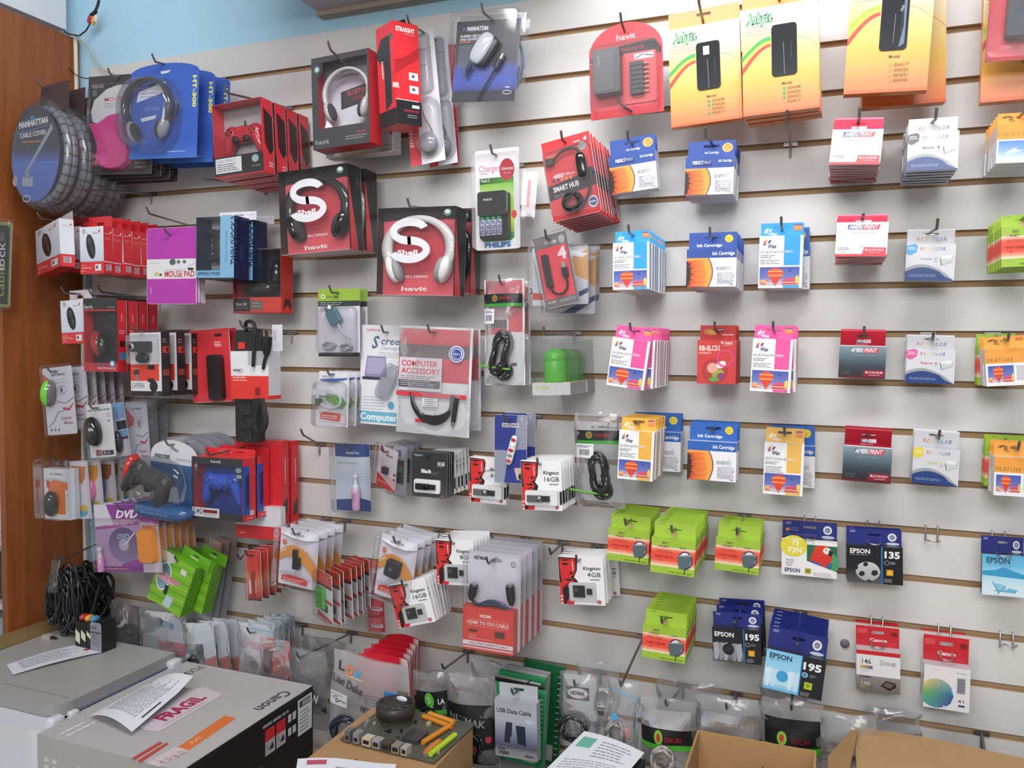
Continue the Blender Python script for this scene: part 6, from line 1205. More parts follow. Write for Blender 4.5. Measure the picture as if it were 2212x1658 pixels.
# ------------------------------------------------------------------ red and white mouse boxes
def mouse_print(p, cx, cy, rx, ry, rot): p.ell(cx, cy, rx, ry, '2a2c2e', '18191a', rot=rot); p.ell(cx-rx*.2, cy-ry*.35, rx*.5, ry*.35, '505458', '303436', rot=rot); p.ell(cx+rx*.45, cy+ry*.35, rx*.25, ry*.45, '5a5850', '3a3836', rot=rot)
def genius(tl, tr, bl, d, t=.03, rz=0., side='red', tabc='d03038', hk=.25):
    def body(p):
        p.grad(0, 0, 100, 74, [(0, 'e4e8f0'), (1, 'c8d4e6')]); p.rect(0, 74, 100, 100, 'd8363e'); p.rect(0, 73, 100, 74.5, 'b0b8c8'); mouse_print(p, 46, 42, 17, 28, -24); p.ell(18, 9, 8, 6, 'b0b8c4'); p.line(36, 20, 30, 12, 1.4, '8a9098')
        p.T('Genius', 56, 11, 4, '7a7a84', w=20); p.poly([(78, 12), (88, 4), (84, 14)], 'c83848'); p.T('NetScroll', 5, 80, 3, 'f0c8c8', w=22, bold=.01); p.T('Optical Mouse', 5, 85, 3.6, 'f4dcdc', w=44, bold=.01); p.T('Black', 5, 92, 3, 'f0c8c8', w=18); p.rect(64, 80, 90, 94, 'dcdce0'); p.rect(68, 83, 76, 90, '5a5a60')
    def sidep(a, b):
        for q in (a, b):
            if side == 'red': q.rect(0, 0, 20, 74, 'cc2c36'); q.rect(0, 74, 20, 76, 'd8c8cc'); q.rect(0, 76, 20, 100, 'c42832'); q.T('Genius', 3, 13, 3.4, 'f0d0d0', w=9); q.poly([(13, 13), (18, 7), (16, 15)], 'f0dcdc'); q.lines(3, 24, 17, 2, 2.6, .8, 'e09a9c'); q.rect(4, 80, 16, 94, 'c8aab0'); q.lines(5, 81, 15, 4, 3.4, 1.8, '8a5a60')
            else: q.rect(0, 0, 20, 74, 'd8dce4'); q.rect(0, 74, 20, 100, 'd0323c'); q.T('Genius', 4, 12, 3, '8a8a94', w=9); q.poly([(14, 12), (18, 7), (16, 14)], 'c83848'); q.rect(4, 79, 15, 92, 'c8b0b4'); q.lines(5, 80, 14, 4, 3, 1.6, '6a5a60')
    tabf = lambda p: p.slot(0, 0, 100, 100, 36, 50, 64, 78, tabc, tabc)
    return carton('mouse_box', '', 'package', tl, tr, bl, d, body, tabf, t=t, hk=hk, side='cc2c36', sidep=sidep, rz=rz, tabw=.98, m='gloss_card')
gA = genius((76,491), (127,480), (84,586), .215, t=.036, rz=-22, side='white', tabc='d8dade', hk=.2); one(gA, 'white mouse box turned left, foremost on the leftmost hook', .23)
gA2 = genius((128,489), (176,490), (134,585), .14); stack(gA2, 2, .034, 'red sided mouse box', 'behind the turned white mouse box', 'mouse boxes')
o = gput(genius((172,488), (223,491), (181,588), .21), 6, .0315, 'red sided box with black mouse print', 'left of the purple mouse pad', 'mouse boxes', .235, jr=1.6, hk_kw=dict(base=GZ(4)))
gC = genius((130,649), (179,647), (136,742), .2, tabc='d4d8e0'); one(gC, 'white mouse box with black mouse print left of the red mouse boxes', .22)
def havitm(tl, tr, bl, d):
    def back(p): p.rect(0, 0, 100, 100, '26272a'); p.T('SUPER COMFORT', 50, 23, 2.4, '3a8ab0', w=38, bold=.01); p.ell(80, 34, 9, 5, 'd8b888'); p.lines(74, 32, 86, 3, 2.2, 1, 'a88858')
    def fr(p): p.rect(0, 0, 100, 15, '242527'); p.T('havit', 2, 9, 5, 'c8c8ca', w=26, bold=.03); p.lines(72, 12, 94, 1, 2, 1.2, '9a9a9e'); p.rect(0, 15.5, 96, 17.5, 'd8343c'); p.rect(0, 88, 100, 100, 'cc2c36'); p.lines(30, 90, 76, 1, 2, 2.4, '4a5a98'); p.T('MINI OPTICAL MOUSE', 42, 94, 2.6, 'f0d8d8', w=50, bold=.02); p.ell(84, 89, 9, 5, '4a6a9c'); p.ell(84, 89, 6, 3.4, 'c8d4e4'); p.rect(96, 0, 100, 88, '3a2a2c')
    th = winbox('mouse_box', tl, tr, bl, d, .032, back, None, 'c82c38', top='1e1f21', fdraw=fr, sidedraw=lambda p: (p.rect(0, 0, 100, 3, '26272a'), p.T('havit', 58, 22, 3.2, 'e8a8ac', w=60, bold=.01, rot=90), p.lines(14, 44, 84, 2, 3, 1, 'e8b8bc'), p.rect(20, 58, 76, 66, '3a1c20'), p.rect(16, 74, 96, 84, '5a86a8'), p.lines(20, 75, 92, 4, 2.2, .8, '3a6080')))
    mb = MB(); Rm = Matrix.Rotation(R_(-12), 3, 'Y'); mb.ell((X_(th, 26), .015, Z_(th, 62)), (.019, .017, .036), 'a82c30', 'shiny_plastic', rot=Rm); mb.ell((X_(th, 38), .017, Z_(th, 64)), (.016, .015, .032), '26262a', 'shiny_plastic', rot=Rm); mb.build('mouse', th.root); th.holez = .006
    return th
gput(havitm((180,643), (253,644), (185,800), .21), 4, .036, 'black red box with small mouse', 'below the red sided mouse boxes', 'red sided windowed mouse boxes', .235)
def purple(p):
    p.rect(0, 0, 100, 100, 'b03aa8'); p.rect(0, 41, 100, 67, 'dcdce0'); p.T('MOUSE PAD', 37, 57, 7.6, 'b83a40', w=60, bold=.03); p.ell(53, 45, 6.5, 4.2, '5a5e60'); p.ell(65, 45, 3.6, 2.4, '6a6c70'); p.ell(77, 45, 3.6, 2.4, '6a6c70'); p.lines(38, 55, 78, 1, 2, .8, 'b0b0b8'); p.rect(84, 53, 95, 56, '2a2a2c'); p.T('havit', 8, 44, 3.2, 'b8c8b8', w=18); p.poly([(60, 60), (98, 46), (100, 46), (62, 61)], 'c8c8cc'); p.rect(16, 58, 24, 63, 'c8c080'); p.rect(26, 60, 31, 63, '4a4a4c'); p.T('havit', 11, 78, 3.4, 'd8a8d4', w=16*.66, rot=90, bold=.02)
th = card('mouse_pad', 'mouse pad', (317,494), (424,488), (316,657), .19, purple, m='gloss_card', r=.006, t=.003, bgc='d8d4dc'); gput(th, 6, .006, 'flat purple mouse pad with white band', 'centre of the left side', 'purple mouse pads', .205, jr=.3)
# navy and cyan controller boxes
def twin(tl, tr, bl, d):
    def back(p): p.rect(0, 0, 100, 100, 'b8bcc4'); p.rect(0, 82, 100, 100, '7ab4d8')
    def fr(p): p.rect(0, 87, 70, 99, '82bce0'); p.T('SPEEDTREE', 4, 90, 4.4, '2a4468', w=62, bold=.03); p.rect(64, 0, 100, 99, '8cc4e4'); p.T('TWIN SHOCK 2', 92, 78, 12, '1e2c4c', w=100, rot=-90, bold=.03); p.T('Analog Controller', 76, 74, 5, '5a86a8', w=66, rot=-90)
    th = winbox('controller_box', tl, tr, bl, d, .056, back, None, '1c2448', fdraw=fr, top='aeb8c8', sidedraw=lambda p: (p.rect(0, 0, 100, 100, '1c2448'), p.T('SPEEDTREE', 40, 70, 9, '343e6c', rot=-90, w=70, bold=.02)))
    padmesh(th.root, (X_(th, 38), .03, Z_(th, 45)), .09, '2c2e32', 'plastic', rot=Matrix.Rotation(R_(90), 3, 'Y')); w, h = th.w, th.h
    mb = MB(); q = Pt(mb, w*.98, h*.14, 100, 100, z0=h*.12, y0=.057, x0=-w*.3); q.slot(0, 0, 100, 100, 42, 30, 66, 50, 'dcdee4'); q.T('SPEEDTREE', 6, 30, 16, '5a6a8a', w=26, bold=.03); q.T('For PS2', 72, 28, 16, '8a8a94', w=22); mb.build('hang_card', th.root); th.holez = h*.08; th.t = .056
    return th
gput(twin((424,468), (506,465), (424,601), .2), 2, .07, 'blue and navy box with black controller', 'right of the purple mouse pad', 'navy controller boxes', .24, hk_kw=dict(base=GZ(4)))
def xb(p): p.rect(0, 0, 100, 74, '34363a'); p.rect(0, 74, 100, 100, 'c8302c')
def xf(p): p.rect(0, 75, 100, 98, 'd8382e'); p.rect(1, 76, 36, 97, '1e1e20'); p.T('Xbox 360', 5, 83, 5, 'c8c8cc', w=24, bold=.02); p.lines(5, 91, 32, 1, 2, 1.4, '7a7a7e'); p.rect(37, 80, 62, 95, '6a6460'); p.lines(40, 83, 60, 2, 5, 2, '9a948e'); p.rect(0, 98, 100, 100, 'a82820')
th = winbox('controller_box', (503,540), (607,535), (503,677), .11, .05, xb, None, 'cc342e', fdraw=xf, top='8a8688', sidedraw=lambda p: (p.poly([(18, 88), (30, 78), (70, 78), (84, 88), (78, 96), (60, 88), (40, 88), (24, 96)], '3a1c1a')))
mb = MB(); mb.ell((X_(th, 82), .02, Z_(th, 40)), (.018, .018, .04), '16171a', 'shiny_plastic'); mb.ell((X_(th, 46), .022, Z_(th, 60)), (.04, .016, .02), '1c1d20', 'shiny_plastic'); mb.build('gamepad', th.root); one(th, 'red based box with glossy black controller behind the navy controller boxes')
# webcam boxes
def camb(tl, tr, bl, d):
    def body(p):
        p.rect(0, 0, 100, 100, 'd4d4da'); p.rect(0, 50, 92, 76, 'd8402e'); p.rect(0, 76, 92, 92, 'd8d6da'); p.rect(0, 92, 100, 100, '2a2226'); p.T('CAMERA', 3, 79, 8, '5a545a', w=42, bold=.0); p.T('havit', 4, 54, 4, 'e88a78', w=26, bold=.01); p.ell(20, 63, 9, 5, '3a3436'); p.rect(16, 66, 26, 76, '8a7a78'); p.rect(56, 51, 78, 58, '1e1a1c'); p.ell(74, 84, 13, 9, '26262a'); p.rect(56, 72, 76, 78, '2a2426'); p.line(66, 76, 72, 88, 3, '26262a'); p.ell(82, 97, 9, 4, '4a4a38')
    th = Th('webcam_box', '', 'package', tl, tr, bl, d); w, h, t = th.w, th.h, .03
    mb = MB(); mb.box(-w/2, w/2, 0, t, -h, 0, '26262a', 'gloss_card', cols={'t': 'c83c38'}); body(Pt(mb, w, h, 100, 100, m='gloss_card')); q = Pt(mb, t, h, 100, 100, O=(w/2, 0, 0), ux=(0,1,0), n=(1,0,0), m='gloss_card'); q.rect(0, 0, 100, 100, '2b2a2d'); q.rect(18, 22, 92, 32, 'c83c30'); q.ell(72, 27, 14, 4, '2a2224'); q.rect(14, 58, 88, 68, '8a4440'); q.lines(18, 10, 70, 2, 4, 1.6, '8a8a8c'); q.lines(14, 74, 86, 6, 3.6, 1, '5a5658'); mb.build('carton', th.root)
    mb = MB(); mb.box(X_(th, 18), X_(th, 74), -.018, -.003, Z_(th, 30), Z_(th, 14), '2c2e31', 'plastic'); mb.lathe([(0, .007), (.006, .007), (.009, .004), (.009, 0)], (X_(th, 24), -.019, Z_(th, 22)), (0,-1,0), ['1a1a1c', '1a1a1c', 'b8bcc0', 'b8bcc0'], 'shiny_plastic', 16); mb.ell((X_(th, 50), -.011, Z_(th, 40)), (.021, .008, .012), '202224', 'plastic', p=.7); mb.tube([(X_(th, 44), -.011, Z_(th, 28)), (X_(th, 44), -.011, Z_(th, 38))], .006, '242628', 'plastic'); mb.build('webcam', th.root)
    shell(th, 6, 3, 96, 49, .022, .1, mat_='clear', taper=.97); th.holez = .004
    return th
gput(camb((280,719), (347,717), (283,855), .2), 3, .054, 'black and red webcam box with clear bubble', 'left of the power strip', 'webcam boxes', .235)
th = card('headset_card', 'package', (408,712), (494,708), (422,868), .07, lambda p: (p.rect(0, 0, 100, 100, 'd83c44'), p.lines(62, 18, 82, 2, 3, 1.6, 'f0c8c8'), p.rect(64, 7, 82, 11, '3a1c20'), p.T('havit', 64, 22, 3, 'f0d0d0', w=16)), m='gloss_card', r=.008)
mb = MB(); mb.prism(rr(X_(th, 52), X_(th, 84), Z_(th, 97), Z_(th, 36), .01), -.02, -.001, '2a2426', 'plastic'); mb.build('headset', th.root); stack(th, 2, .03, 'tall red card with dark item', 'behind the webcam boxes', 'tall red cards')
# ------------------------------------------------------------------ power strip
ps = Th('power_strip', '', 'power strip', (502,706), (583,703), (503,955), .17); w_, h_ = ps.w, ps.h; X = lambda px: X_(ps, (px-502)/81*100); Z = lambda py: Z_(ps, (py-704)/251*100)
mb = MB(); mb.prism(rr(X(503), X(552), Z(955), Z(735), .008), .004, .032, '1e1f21', 'plastic'); mb.prism(rr(X(506), X(561), Z(760), Z(712), .012, corners=(0,0,1,1)), .0, .036, '26272a', 'plastic')
for cy in (880, 910, 938): mb.lathe([(.0, -.0005), (.0145, -.0005), (.0165, .0), (.0175, .0005)], (X(527), .0032, Z(cy)), (0,-1,0), ['101113', '141517', '2e3033', '2e3033'], 'shiny_plastic', 20)
mb.build('strip_body', ps.root)
mb = MB(); mb.box(X(516), X(530), -.004, .002, Z(752), Z(738), 'd8301e', 'shiny_plastic'); mb.build('switch', ps.root)
mb = MB(); mb.box(X(502), X(583), -.008, .04, Z(852), Z(757), 'dedee2', cols={'r': 'cfcfd4'}); p = Pt(mb, (X(583)-X(502)), Z(757)-Z(852), 100, 100, O=(X(502), -.0081, Z(757)))
p.rect(0, 56, 100, 100, 'd8362c'); p.rect(46, 0, 100, 32, 'b4b6ba'); p.T('NETMAK', 6, 41, 5, '3a3a40', w=22, bold=.04); p.ring(17, 44, 17, 6, .8, '5a5a60', a0=-60, a1=90); p.T('POWER STRIP', 5, 58, 4, 'f0c8c0', w=34, bold=.03); p.lines(5, 65, 54, 1, 2, 2, 'f0b8b0'); p.rect(64, 82, 78, 100, '8a1c18')
mb.build('card_sleeve', ps.root); mb = MB(); mb.box(X(502), X(583), -.008, .04, Z(860), Z(852), 'd8362c'); mb.build('sleeve_base', ps.root)
mb = MB(); c_ = bez([(X(533), .0, Z(714)), (X(538), -.012, Z(698)), (X(552), -.018, Z(694)), (X(562), -.02, Z(706)), (X(560), -.02, Z(745)), (X(555), -.016, Z(790))]); mb.tube(c_, .0045, '1c1d1f')
for k in range(3): mb.tube(bez([(X(556+5*k), -.012, Z(858)), (X(551+3*k), -.014, Z(900)), (X(556+k), -.014, Z(930-4*k)), (X(570), -.014, Z(933-5*k)), (X(582-3*k), -.014, Z(905)), (X(572-k*2), -.012, Z(858))]), .0038, '1c1d1f')
mb.tube(bez([(X(574), -.012, Z(795)), (X(580), -.016, Z(775)), (X(584), -.016, Z(765))]), .004, '1c1d1f'); mb.build('cable', ps.root)
mb = MB(); mb.tube([(X(584), -.016, Z(766)), (X(585), -.018, Z(748)), (X(586), -.018, Z(727))], [.007, .013, .014], '1e1f21', 'plastic', 8); mb.tube([(X(580), -.018, Z(728)), (X(580), -.018, Z(714))], .002, 'b8a888', 'steel', 4); mb.tube([(X(591), -.018, Z(728)), (X(591), -.018, Z(715))], .002, 'b8a888', 'steel', 4); mb.build('plug', ps.root)
mb = MB(); q = Pt(mb, X(588)-X(566), Z(700)-Z(757), 100, 100, O=(X(566), .04, Z(700))); q.rect(0, 0, 100, 100, 'd8dae0'); q.rect(10, 20, 40, 60, 'b8bac4'); mb.build('hang_card', ps.root)
ps.holez = -.004; one(ps, 'black power strip in a white and red card sleeve with coiled cord', .2)
# ------------------------------------------------------------------ left side, lower rows
def nm_card(p, model='1'):
    p.rect(0, 0, 100, 100, 'd6d6de'); p.T('NETMAK', 28, 9, 3.4, '5a5a68', w=50, bold=.03); p.lines(16, 18, 92, 2, 5, .8, '9a9aa8'); p.ring(62, 34, 14, 6.5, 1.4, 'a07a88'); p.T('1', 56, 31, 6, '6a4a58', w=8, bold=.02); p.poly([(0, 8), (40, 26), (30, 36), (0, 40)], 'd0505a')
    p.band([(40, 50), (70, 54), (100, 46)], [(40, 51), (70, 55.2), (100, 47.5)], '8a5a6a'); p.band([(60, 60), (80, 62), (98, 54)], [(58, 63), (82, 66), (98, 55)], 'c83444'); p.band([(4, 88), (24, 80), (42, 66), (70, 64)], [(4, 89), (26, 81.4), (44, 67.6), (70, 65)], '8c8c98')
    p.T('Optical', 50, 74, 4.4, 'b0707c', w=36, it=.2, bold=.02); p.T('Mouse', 60, 81, 4.4, 'b0707c', w=30, it=.2, bold=.02); 
    for i in range(3): p.ell(14+13*i, 93, 3, 2, '6a6a74')
def mouse_blister(tl, tr, bl, d, c1, c2, u=38, v=46, rx=.019, rz_=.036, draw=nm_card, sx=(4, 30, 72, 66), tilt=10, ry=.02):
    th = card('mouse_blister', 'package', tl, tr, bl, d, draw, m='gloss_card', r=.006); Rm = Matrix.Rotation(R_(tilt), 3, 'Y')
    mb = MB(); c = Vector((X_(th, u), -.012, Z_(th, v))); mb.ell(c, (rx, ry, rz_), c2, 'shiny_plastic', rot=Rm); mb.ell(c+Rm @ Vector((-rx*.12, -.004, 0)), (rx*.9, ry*.95, rz_*.98), c1, 'shiny_plastic', rot=Rm)
    mb.build('mouse', th.root); shell(th, -3, -5, 103, 103, .008, .1, mat_='clear', name='clear_cover', taper=.99); return th
th = mouse_blister((91,797), (154,788), (102,941), .215, '6cd040', '6a6468', u=30, v=38, rx=.018, rz_=.037)
one(th, 'white mouse card with bright green mouse, foremost on its hook', .235)
th = card('mouse_blister', 'package', (122,797), (185,790), (130,930), .185, nm_card, m='gloss_card', r=.006); mb = MB(); mb.ell((X_(th, 40), -.009, Z_(th, 42)), (.018, .012, .035), '6a6468', 'shiny_plastic'); mb.build('mouse', th.root); shell(th, -3, -5, 103, 103, .012, .1, mat_='clear')
stack(th, 5, .03, 'white mouse card in clear pack', 'behind the green mouse card', 'white mouse cards', jr=.8)
def lase(p): p.rect(0, 0, 100, 100, 'e2e2e4'); p.T('3-BUTTON WHEEL MOUSE', 3, 9, 2.6, '4a4a4c', w=90, bold=.05); p.rect(80, 18, 92, 25, 'a87a84'); p.rect(82, 19, 90, 24, 'e2e2e4'); p.ell(86, 32, 5, 2.4, '8a8a90'); p.rect(22, 86, 46, 98, '8a5458'); p.poly([(34, 86), (46, 86), (46, 98), (40, 98)], 'c0605c'); p.rect(48, 88, 93, 97, '2c2c30'); p.rect(54, 90, 62, 95, 'b0a8a0'); p.rect(70, 90, 76, 95, 'a0a0a8')
th = mouse_blister((185,873), (240,873), (203,985), .22, '34342f', '1f1f20', u=36, v=50, rx=.021, rz_=.040, draw=lase, tilt=-8, ry=.022); one(th, 'white card with large black mouse below the row of white mouse cards', .24)
def nm2(p): p.rect(0, 0, 100, 100, 'cfd0da'); p.rect(0, 0, 100, 30, '86b4dc'); p.rect(30, 34, 100, 50, '26303c'); p.rect(40, 52, 100, 64, '7ab0e0'); p.rect(40, 64, 100, 69, '6a2a5a')
th = card('mouse_blister', 'package', (236,872), (266,868), (258,985), .18, nm2, m='gloss_card', r=.004); mb = MB(); mb.ell((X_(th, 45), -.01, Z_(th, 72)), (.012, .012, .03), '3a3a40', 'shiny_plastic'); mb.build('mouse', th.root); shell(th, -4, -8, 104, 103, .02, .1, mat_='clear'); one(th, 'blue topped mouse card just behind the large black mouse')
th = card('mouse_blister', 'package', (270,869), (316,866), (281,1008), .14, nm_card, m='gloss_card', r=.004); shell(th, -5, -4, 130, 103, .035, .1); one(th, 'white mouse card with round emblem, right of the blue topped card')
th = card('mouse_blister', 'package', (300,862), (338,860), (300,975), .08, lambda p: (p.rect(0, 0, 100, 100, 'b8bcc0'), p.ell(60, 22, 8, 3, '6a9a6a'), p.lines(50, 34, 80, 3, 14, 3, '8a9a94')), m='gloss_card'); shell(th, -4, -4, 104, 104, .03, .1); stack(th, 2, .035, 'grey clear pack', 'right of the round emblem mouse card', 'grey clear packs')
th = card('mouse_blister', 'package', (240,925), (310,922), (240,1010), .1, nm_card, m='gloss_card'); one(th, 'white card edge sticking out low behind the mouse cards')
def opt(p): p.rect(0, 0, 100, 100, 'd8d8de'); p.T('PLC OPTICAL', 24, 9, 3.6, '5a5a68', w=50, bold=.04, it=.2); p.band([(2, 22), (40, 18), (94, 26)], [(2, 25), (40, 21), (94, 29)], 'b8b8b4'); p.poly([(16, 28), (40, 22), (92, 28), (92, 90), (40, 90), (16, 60)], 'dc7a3c', ) ; p.rect(10, 24, 22, 38, 'c04a5c'); p.poly([(82, 40), (100, 44), (100, 100), (82, 100)], 'dcdce2'); p.lines(84, 50, 96, 6, 6, 1.4, 'c8a08c')
th = Th('mouse_blister', '', 'package', (94,1014), (149,1010), (91,1121), .25); w_, h_ = th.w, th.h; mb = MB(); mb.box(-w_/2, w_/2, 0, .03, -h_, 0, 'd4d6dc', 'gloss_card', cols={'r': 'c8ccd4'}); opt(Pt(mb, w_, h_, 100, 100, m='gloss_card')); mb.build('carton', th.root)
mb = MB(); mb.ell((X_(th, 40), -.012, Z_(th, 68)), (.019, .02, .035), '2c2e30', 'shiny_plastic'); q = Pt(mb, .02, .004, 100, 100, O=(X_(th, 24), -.031, Z_(th, 76))); q.rect(0, 0, 60, 60, '8a8c90'); mb.build('mouse', th.root); shell(th, -2, -22, 102, 100, .034, .15, mat_='clear'); th.holez = h_*.1
one(th, 'white and orange mouse box with glossy black mouse, lowest on the left', .25)
for i, (x, c1, c2, dd, lb) in enumerate(((150, '2f62b0', 'c07840', .215, 'blue'), (178, 'e070a8', 'd89a40', .195, 'large pink'), (207, '3a5a90', 'a05a30', .165, 'slim dark blue'), (222, 'a8508c', 'a86a38', .14, 'purple'), (243, '4a9a50', '7a7a40', .115, 'green'))):
    def dr(p, c1=c1, c2=c2): p.rect(0, 0, 100, 100, 'd2d0d4'); p.poly([(5, 8), (85, 10), (80, 30), (60, 40), (5, 34)], c2); p.ell(40, 88, 40, 9, '50a8c8'); p.ell(60, 82, 20, 6, 'd0b040')
    th = card('mouse_blister', 'package', (x, 998-i*1.5), (x+38, 992-i), (x+4, 1122-i*10), dd, dr, m='gloss_card'); mb = MB(); mb.ell((X_(th, 30 if i != 1 else 38), -.008, Z_(th, 54)), (.014 if i != 1 else .02, .012, .034), c1, 'shiny_plastic'); mb.build('mouse', th.root); shell(th, -4, -4, 104, 103, .02, .1, mat_='clear'); th.root['group'] = 'coloured mouse cards'
    one(th, '%s mouse card behind the white and orange mouse box' % lb)
# double shock controllers with blue bases
def dshock(tl, tr, bl, d):
    th = Th('controller_blister', '', 'package', tl, tr, bl, d); w, h = th.w, th.h; cz = -h*.28
    o = [(-w*.5, -h*.34), (w*.5, -h*.34)]+[(w*.5*math.cos(R_(a)), -h*.2+h*.2*math.sin(R_(a))) for a in range(0, 181, 12)]
    mb = MB(); mb.prism(o, 0, .0015, 'd4d6dc', 'gloss_card'); mb.box(-w*.5, w*.5, .0005, .0015, -h*.95, -h*.34, '3a5a86', 'gloss_card'); p = Pt(mb, w, h, 100, 100, m='gloss_card'); p.rect(0, 30, 100, 34, '3a6a94'); p.poly([(2, 34), (98, 34), (98, 70), (60, 84), (2, 70)], '3c6290'); p.T('SPEEDTREE', 8, 20, 4.4, '4a4e5a', w=34, bold=.05); p.T('DOUBLE SHOCK', 56, 22, 3, '8a8e9a', w=38, bold=.01); p.poly([(40, 7), (52, 9), (62, 13), (56, 15), (46, 12)], '8a9090'); mb.build('backing_card', th.root)
    padmesh(th.root, (X_(th, 22), -.034, Z_(th, 48)), .155, '3b3a38', 'plastic', rot=Matrix.Rotation(R_(18), 3, 'Y') @ Matrix.Rotation(R_(-10), 3, 'X'), dark='26262a')
    mb = MB(); mb.ell((X_(th, -27), -.02, Z_(th, 46)), (.016, .03, .05), 'c03430', 'shiny_plastic', rot=Matrix.Rotation(R_(8), 3, 'Y')); mb.build('red_grip', th.root)
    mb = MB(); mb.ell((X_(th, 46), -.024, Z_(th, 88)), (w*.62, .034, h*.115), '36588a', 'shiny_plastic', p=.8); q = Pt(mb, w, h*.06, 100, 100, O=(-w*.4, -.0595, Z_(th, 86))); q.T('DOUBLE SHOCK', 10, 20, 50, '6a8ab8', w=60, it=.3, bold=.03); mb.build('blue_base', th.root)
    mb = MB(); mb.ell((X_(th, 34), -.03, Z_(th, 56)), (w*.62, .03, h*.36), 'dfe4ea', 'clear', p=.8); mb.build('blister', th.root); return th
gput(dshock((327,944), (427,958), (322,1110), .2), 1, .04, 'grey controller on blue base in clear pack', 'left of the blue windowed boxes', 'blue based controller packs', .22)
for i in range(4):
    th = Th('controller_blister', 'white arched card %s behind the grey controller pack' % ['just', 'second', 'third', 'last'][i], 'package', (352+26*i, 938-3*i), (448+22*i, 950-3*i), (352+26*i, 1040), .15-.03*i, group='blue based controller packs'); w, h = th.w, th.h
    mb = MB(); o = [(-w*.5, -h), (w*.5, -h)]+[(w*.5*math.cos(R_(a)), -h*.28+h*.28*math.sin(R_(a))) for a in range(0, 181, 12)]; mb.prism(o, 0, .0015, 'd0d2d8', 'gloss_card'); p = Pt(mb, w, h, 100, 100); p.T('SHOCK', 60, 30, 5, '8a8e9a', w=28); p.rect(0, 46, 100, 100, '3a5a86'); mb.build('backing_card', th.root); mb = MB(); o2 = [(x*1.05, z+.004) for x, z in o]; mb.prism(o2, -.018, -.003, 'dfe3e8', 'blister'); mb.build('blister', th.root)
# blue gamepads in red windowed boxes
def bluepad(tl, tr, bl, d):
    def back(p): p.rect(0, 0, 100, 100, '2448a8'); p.grad(0, 10, 100, 80, [(0, '1c388c'), (.5, '3464c8'), (1, '2a52b4')]); p.ell(50, 66, 30, 20, '2040a0')
    def fr(p): p.rect(0, 0, 100, 11, '242428'); p.T('havit', 38, 4, 4, 'd0d0d4', w=20, bold=.03); p.rect(86, 11, 100, 30, '242a48'); p.ell(92, 18, 6, 4, '86a0a0'); p.rect(88, 25, 98, 31, '9aa4b8'); p.rect(0, 88, 100, 100, '1c1c20'); p.rect(0, 82, 54, 97, 'dcdcde'); p.T('2.4G', 2, 84, 8, '2a2a2c', w=18, bold=.01); p.rect(22, 85, 50, 90, '7a1c24'); p.lines(22, 91, 50, 2, 2.4, .9, '8a8a8e'); p.rect(0, 11, 3, 82, '30343c')
    def sd(p): p.rect(0, 0, 100, 100, 'd03038'); p.rect(0, 12, 52, 90, '2a50a8'); p.poly([(20, 30), (50, 24), (50, 76), (24, 80)], '1c2c5c'); p.rect(52, 84, 86, 92, 'd8b8bc'); p.lines(30, 95, 86, 1, 2, 1.4, 'f0b8b8')
    th = winbox('gamepad_box', tl, tr, bl, d, .048, back, None, 'd03038', top='d8403f', fdraw=fr, sidedraw=sd, bottom='1c1c20')
    padmesh(th.root, (X_(th, 50), .02, Z_(th, 40)), .135, '2a54c8', dark='142868'); w, h, t = th.w, th.h, .048
    mb = MB(); q = Pt(mb, w, h*.12, 100, 100, z0=h*.12, y0=t, m='gloss_card'); q.slot(0, 0, 100, 100, 60, 40, 78, 56, 'd8343a', 'd03038'); q.lines(30, 40, 54, 2, 16, 5, 'f0a8a8'); mb.build('hang_tab', th.root); th.holez = h*.06; th.t = t; return th
gput(bluepad((414,986), (524,991), (414,1118), .21), 2, .055, 'red box with blue gamepad behind clear window', 'below the power strip', 'blue gamepad boxes', .235)
def redside(px, d, lab):
    th = Th('gamepad_box', '', 'package', (px-100,948), (px,952), (px-100,1128), d); w, h = th.w, th.h; t = .03
    mb = MB(); mb.box(-w/2, w/2, 0, t, -h, 0, 'd03038', 'gloss_card'); q = Pt(mb, t, h, 100, 100, O=(w/2, 0, 0), ux=(0,1,0), n=(1,0,0), m='gloss_card'); q.line(50, 20, 50, 50, 12, 'e8a0a0'); q.poly([(20, 74), (80, 66), (80, 84), (20, 88)], '3a3034'); mb.build('carton', th.root); return one(th, lab)
redside(608, .1, 'plain red box behind the two blue gamepad boxes'); redside(630, .055, 'red box nearest the wall behind the blue gamepad boxes')
th = card('gamepad_box', 'package', (509,1090), (606,1095), (509,1160), .12, lambda p: (p.rect(0, 0, 100, 100, 'd4d6da'), p.rect(0, 60, 100, 100, 'cc3038'), p.ring(90, 80, 6, 9, 1.4, 'f0c8c8'), p.T('LINK', 8, 82, 6, 'f0c0c0', w=12)), m='gloss_card', t=.02); one(th, 'flat grey and red box edge under the blue gamepad boxes')
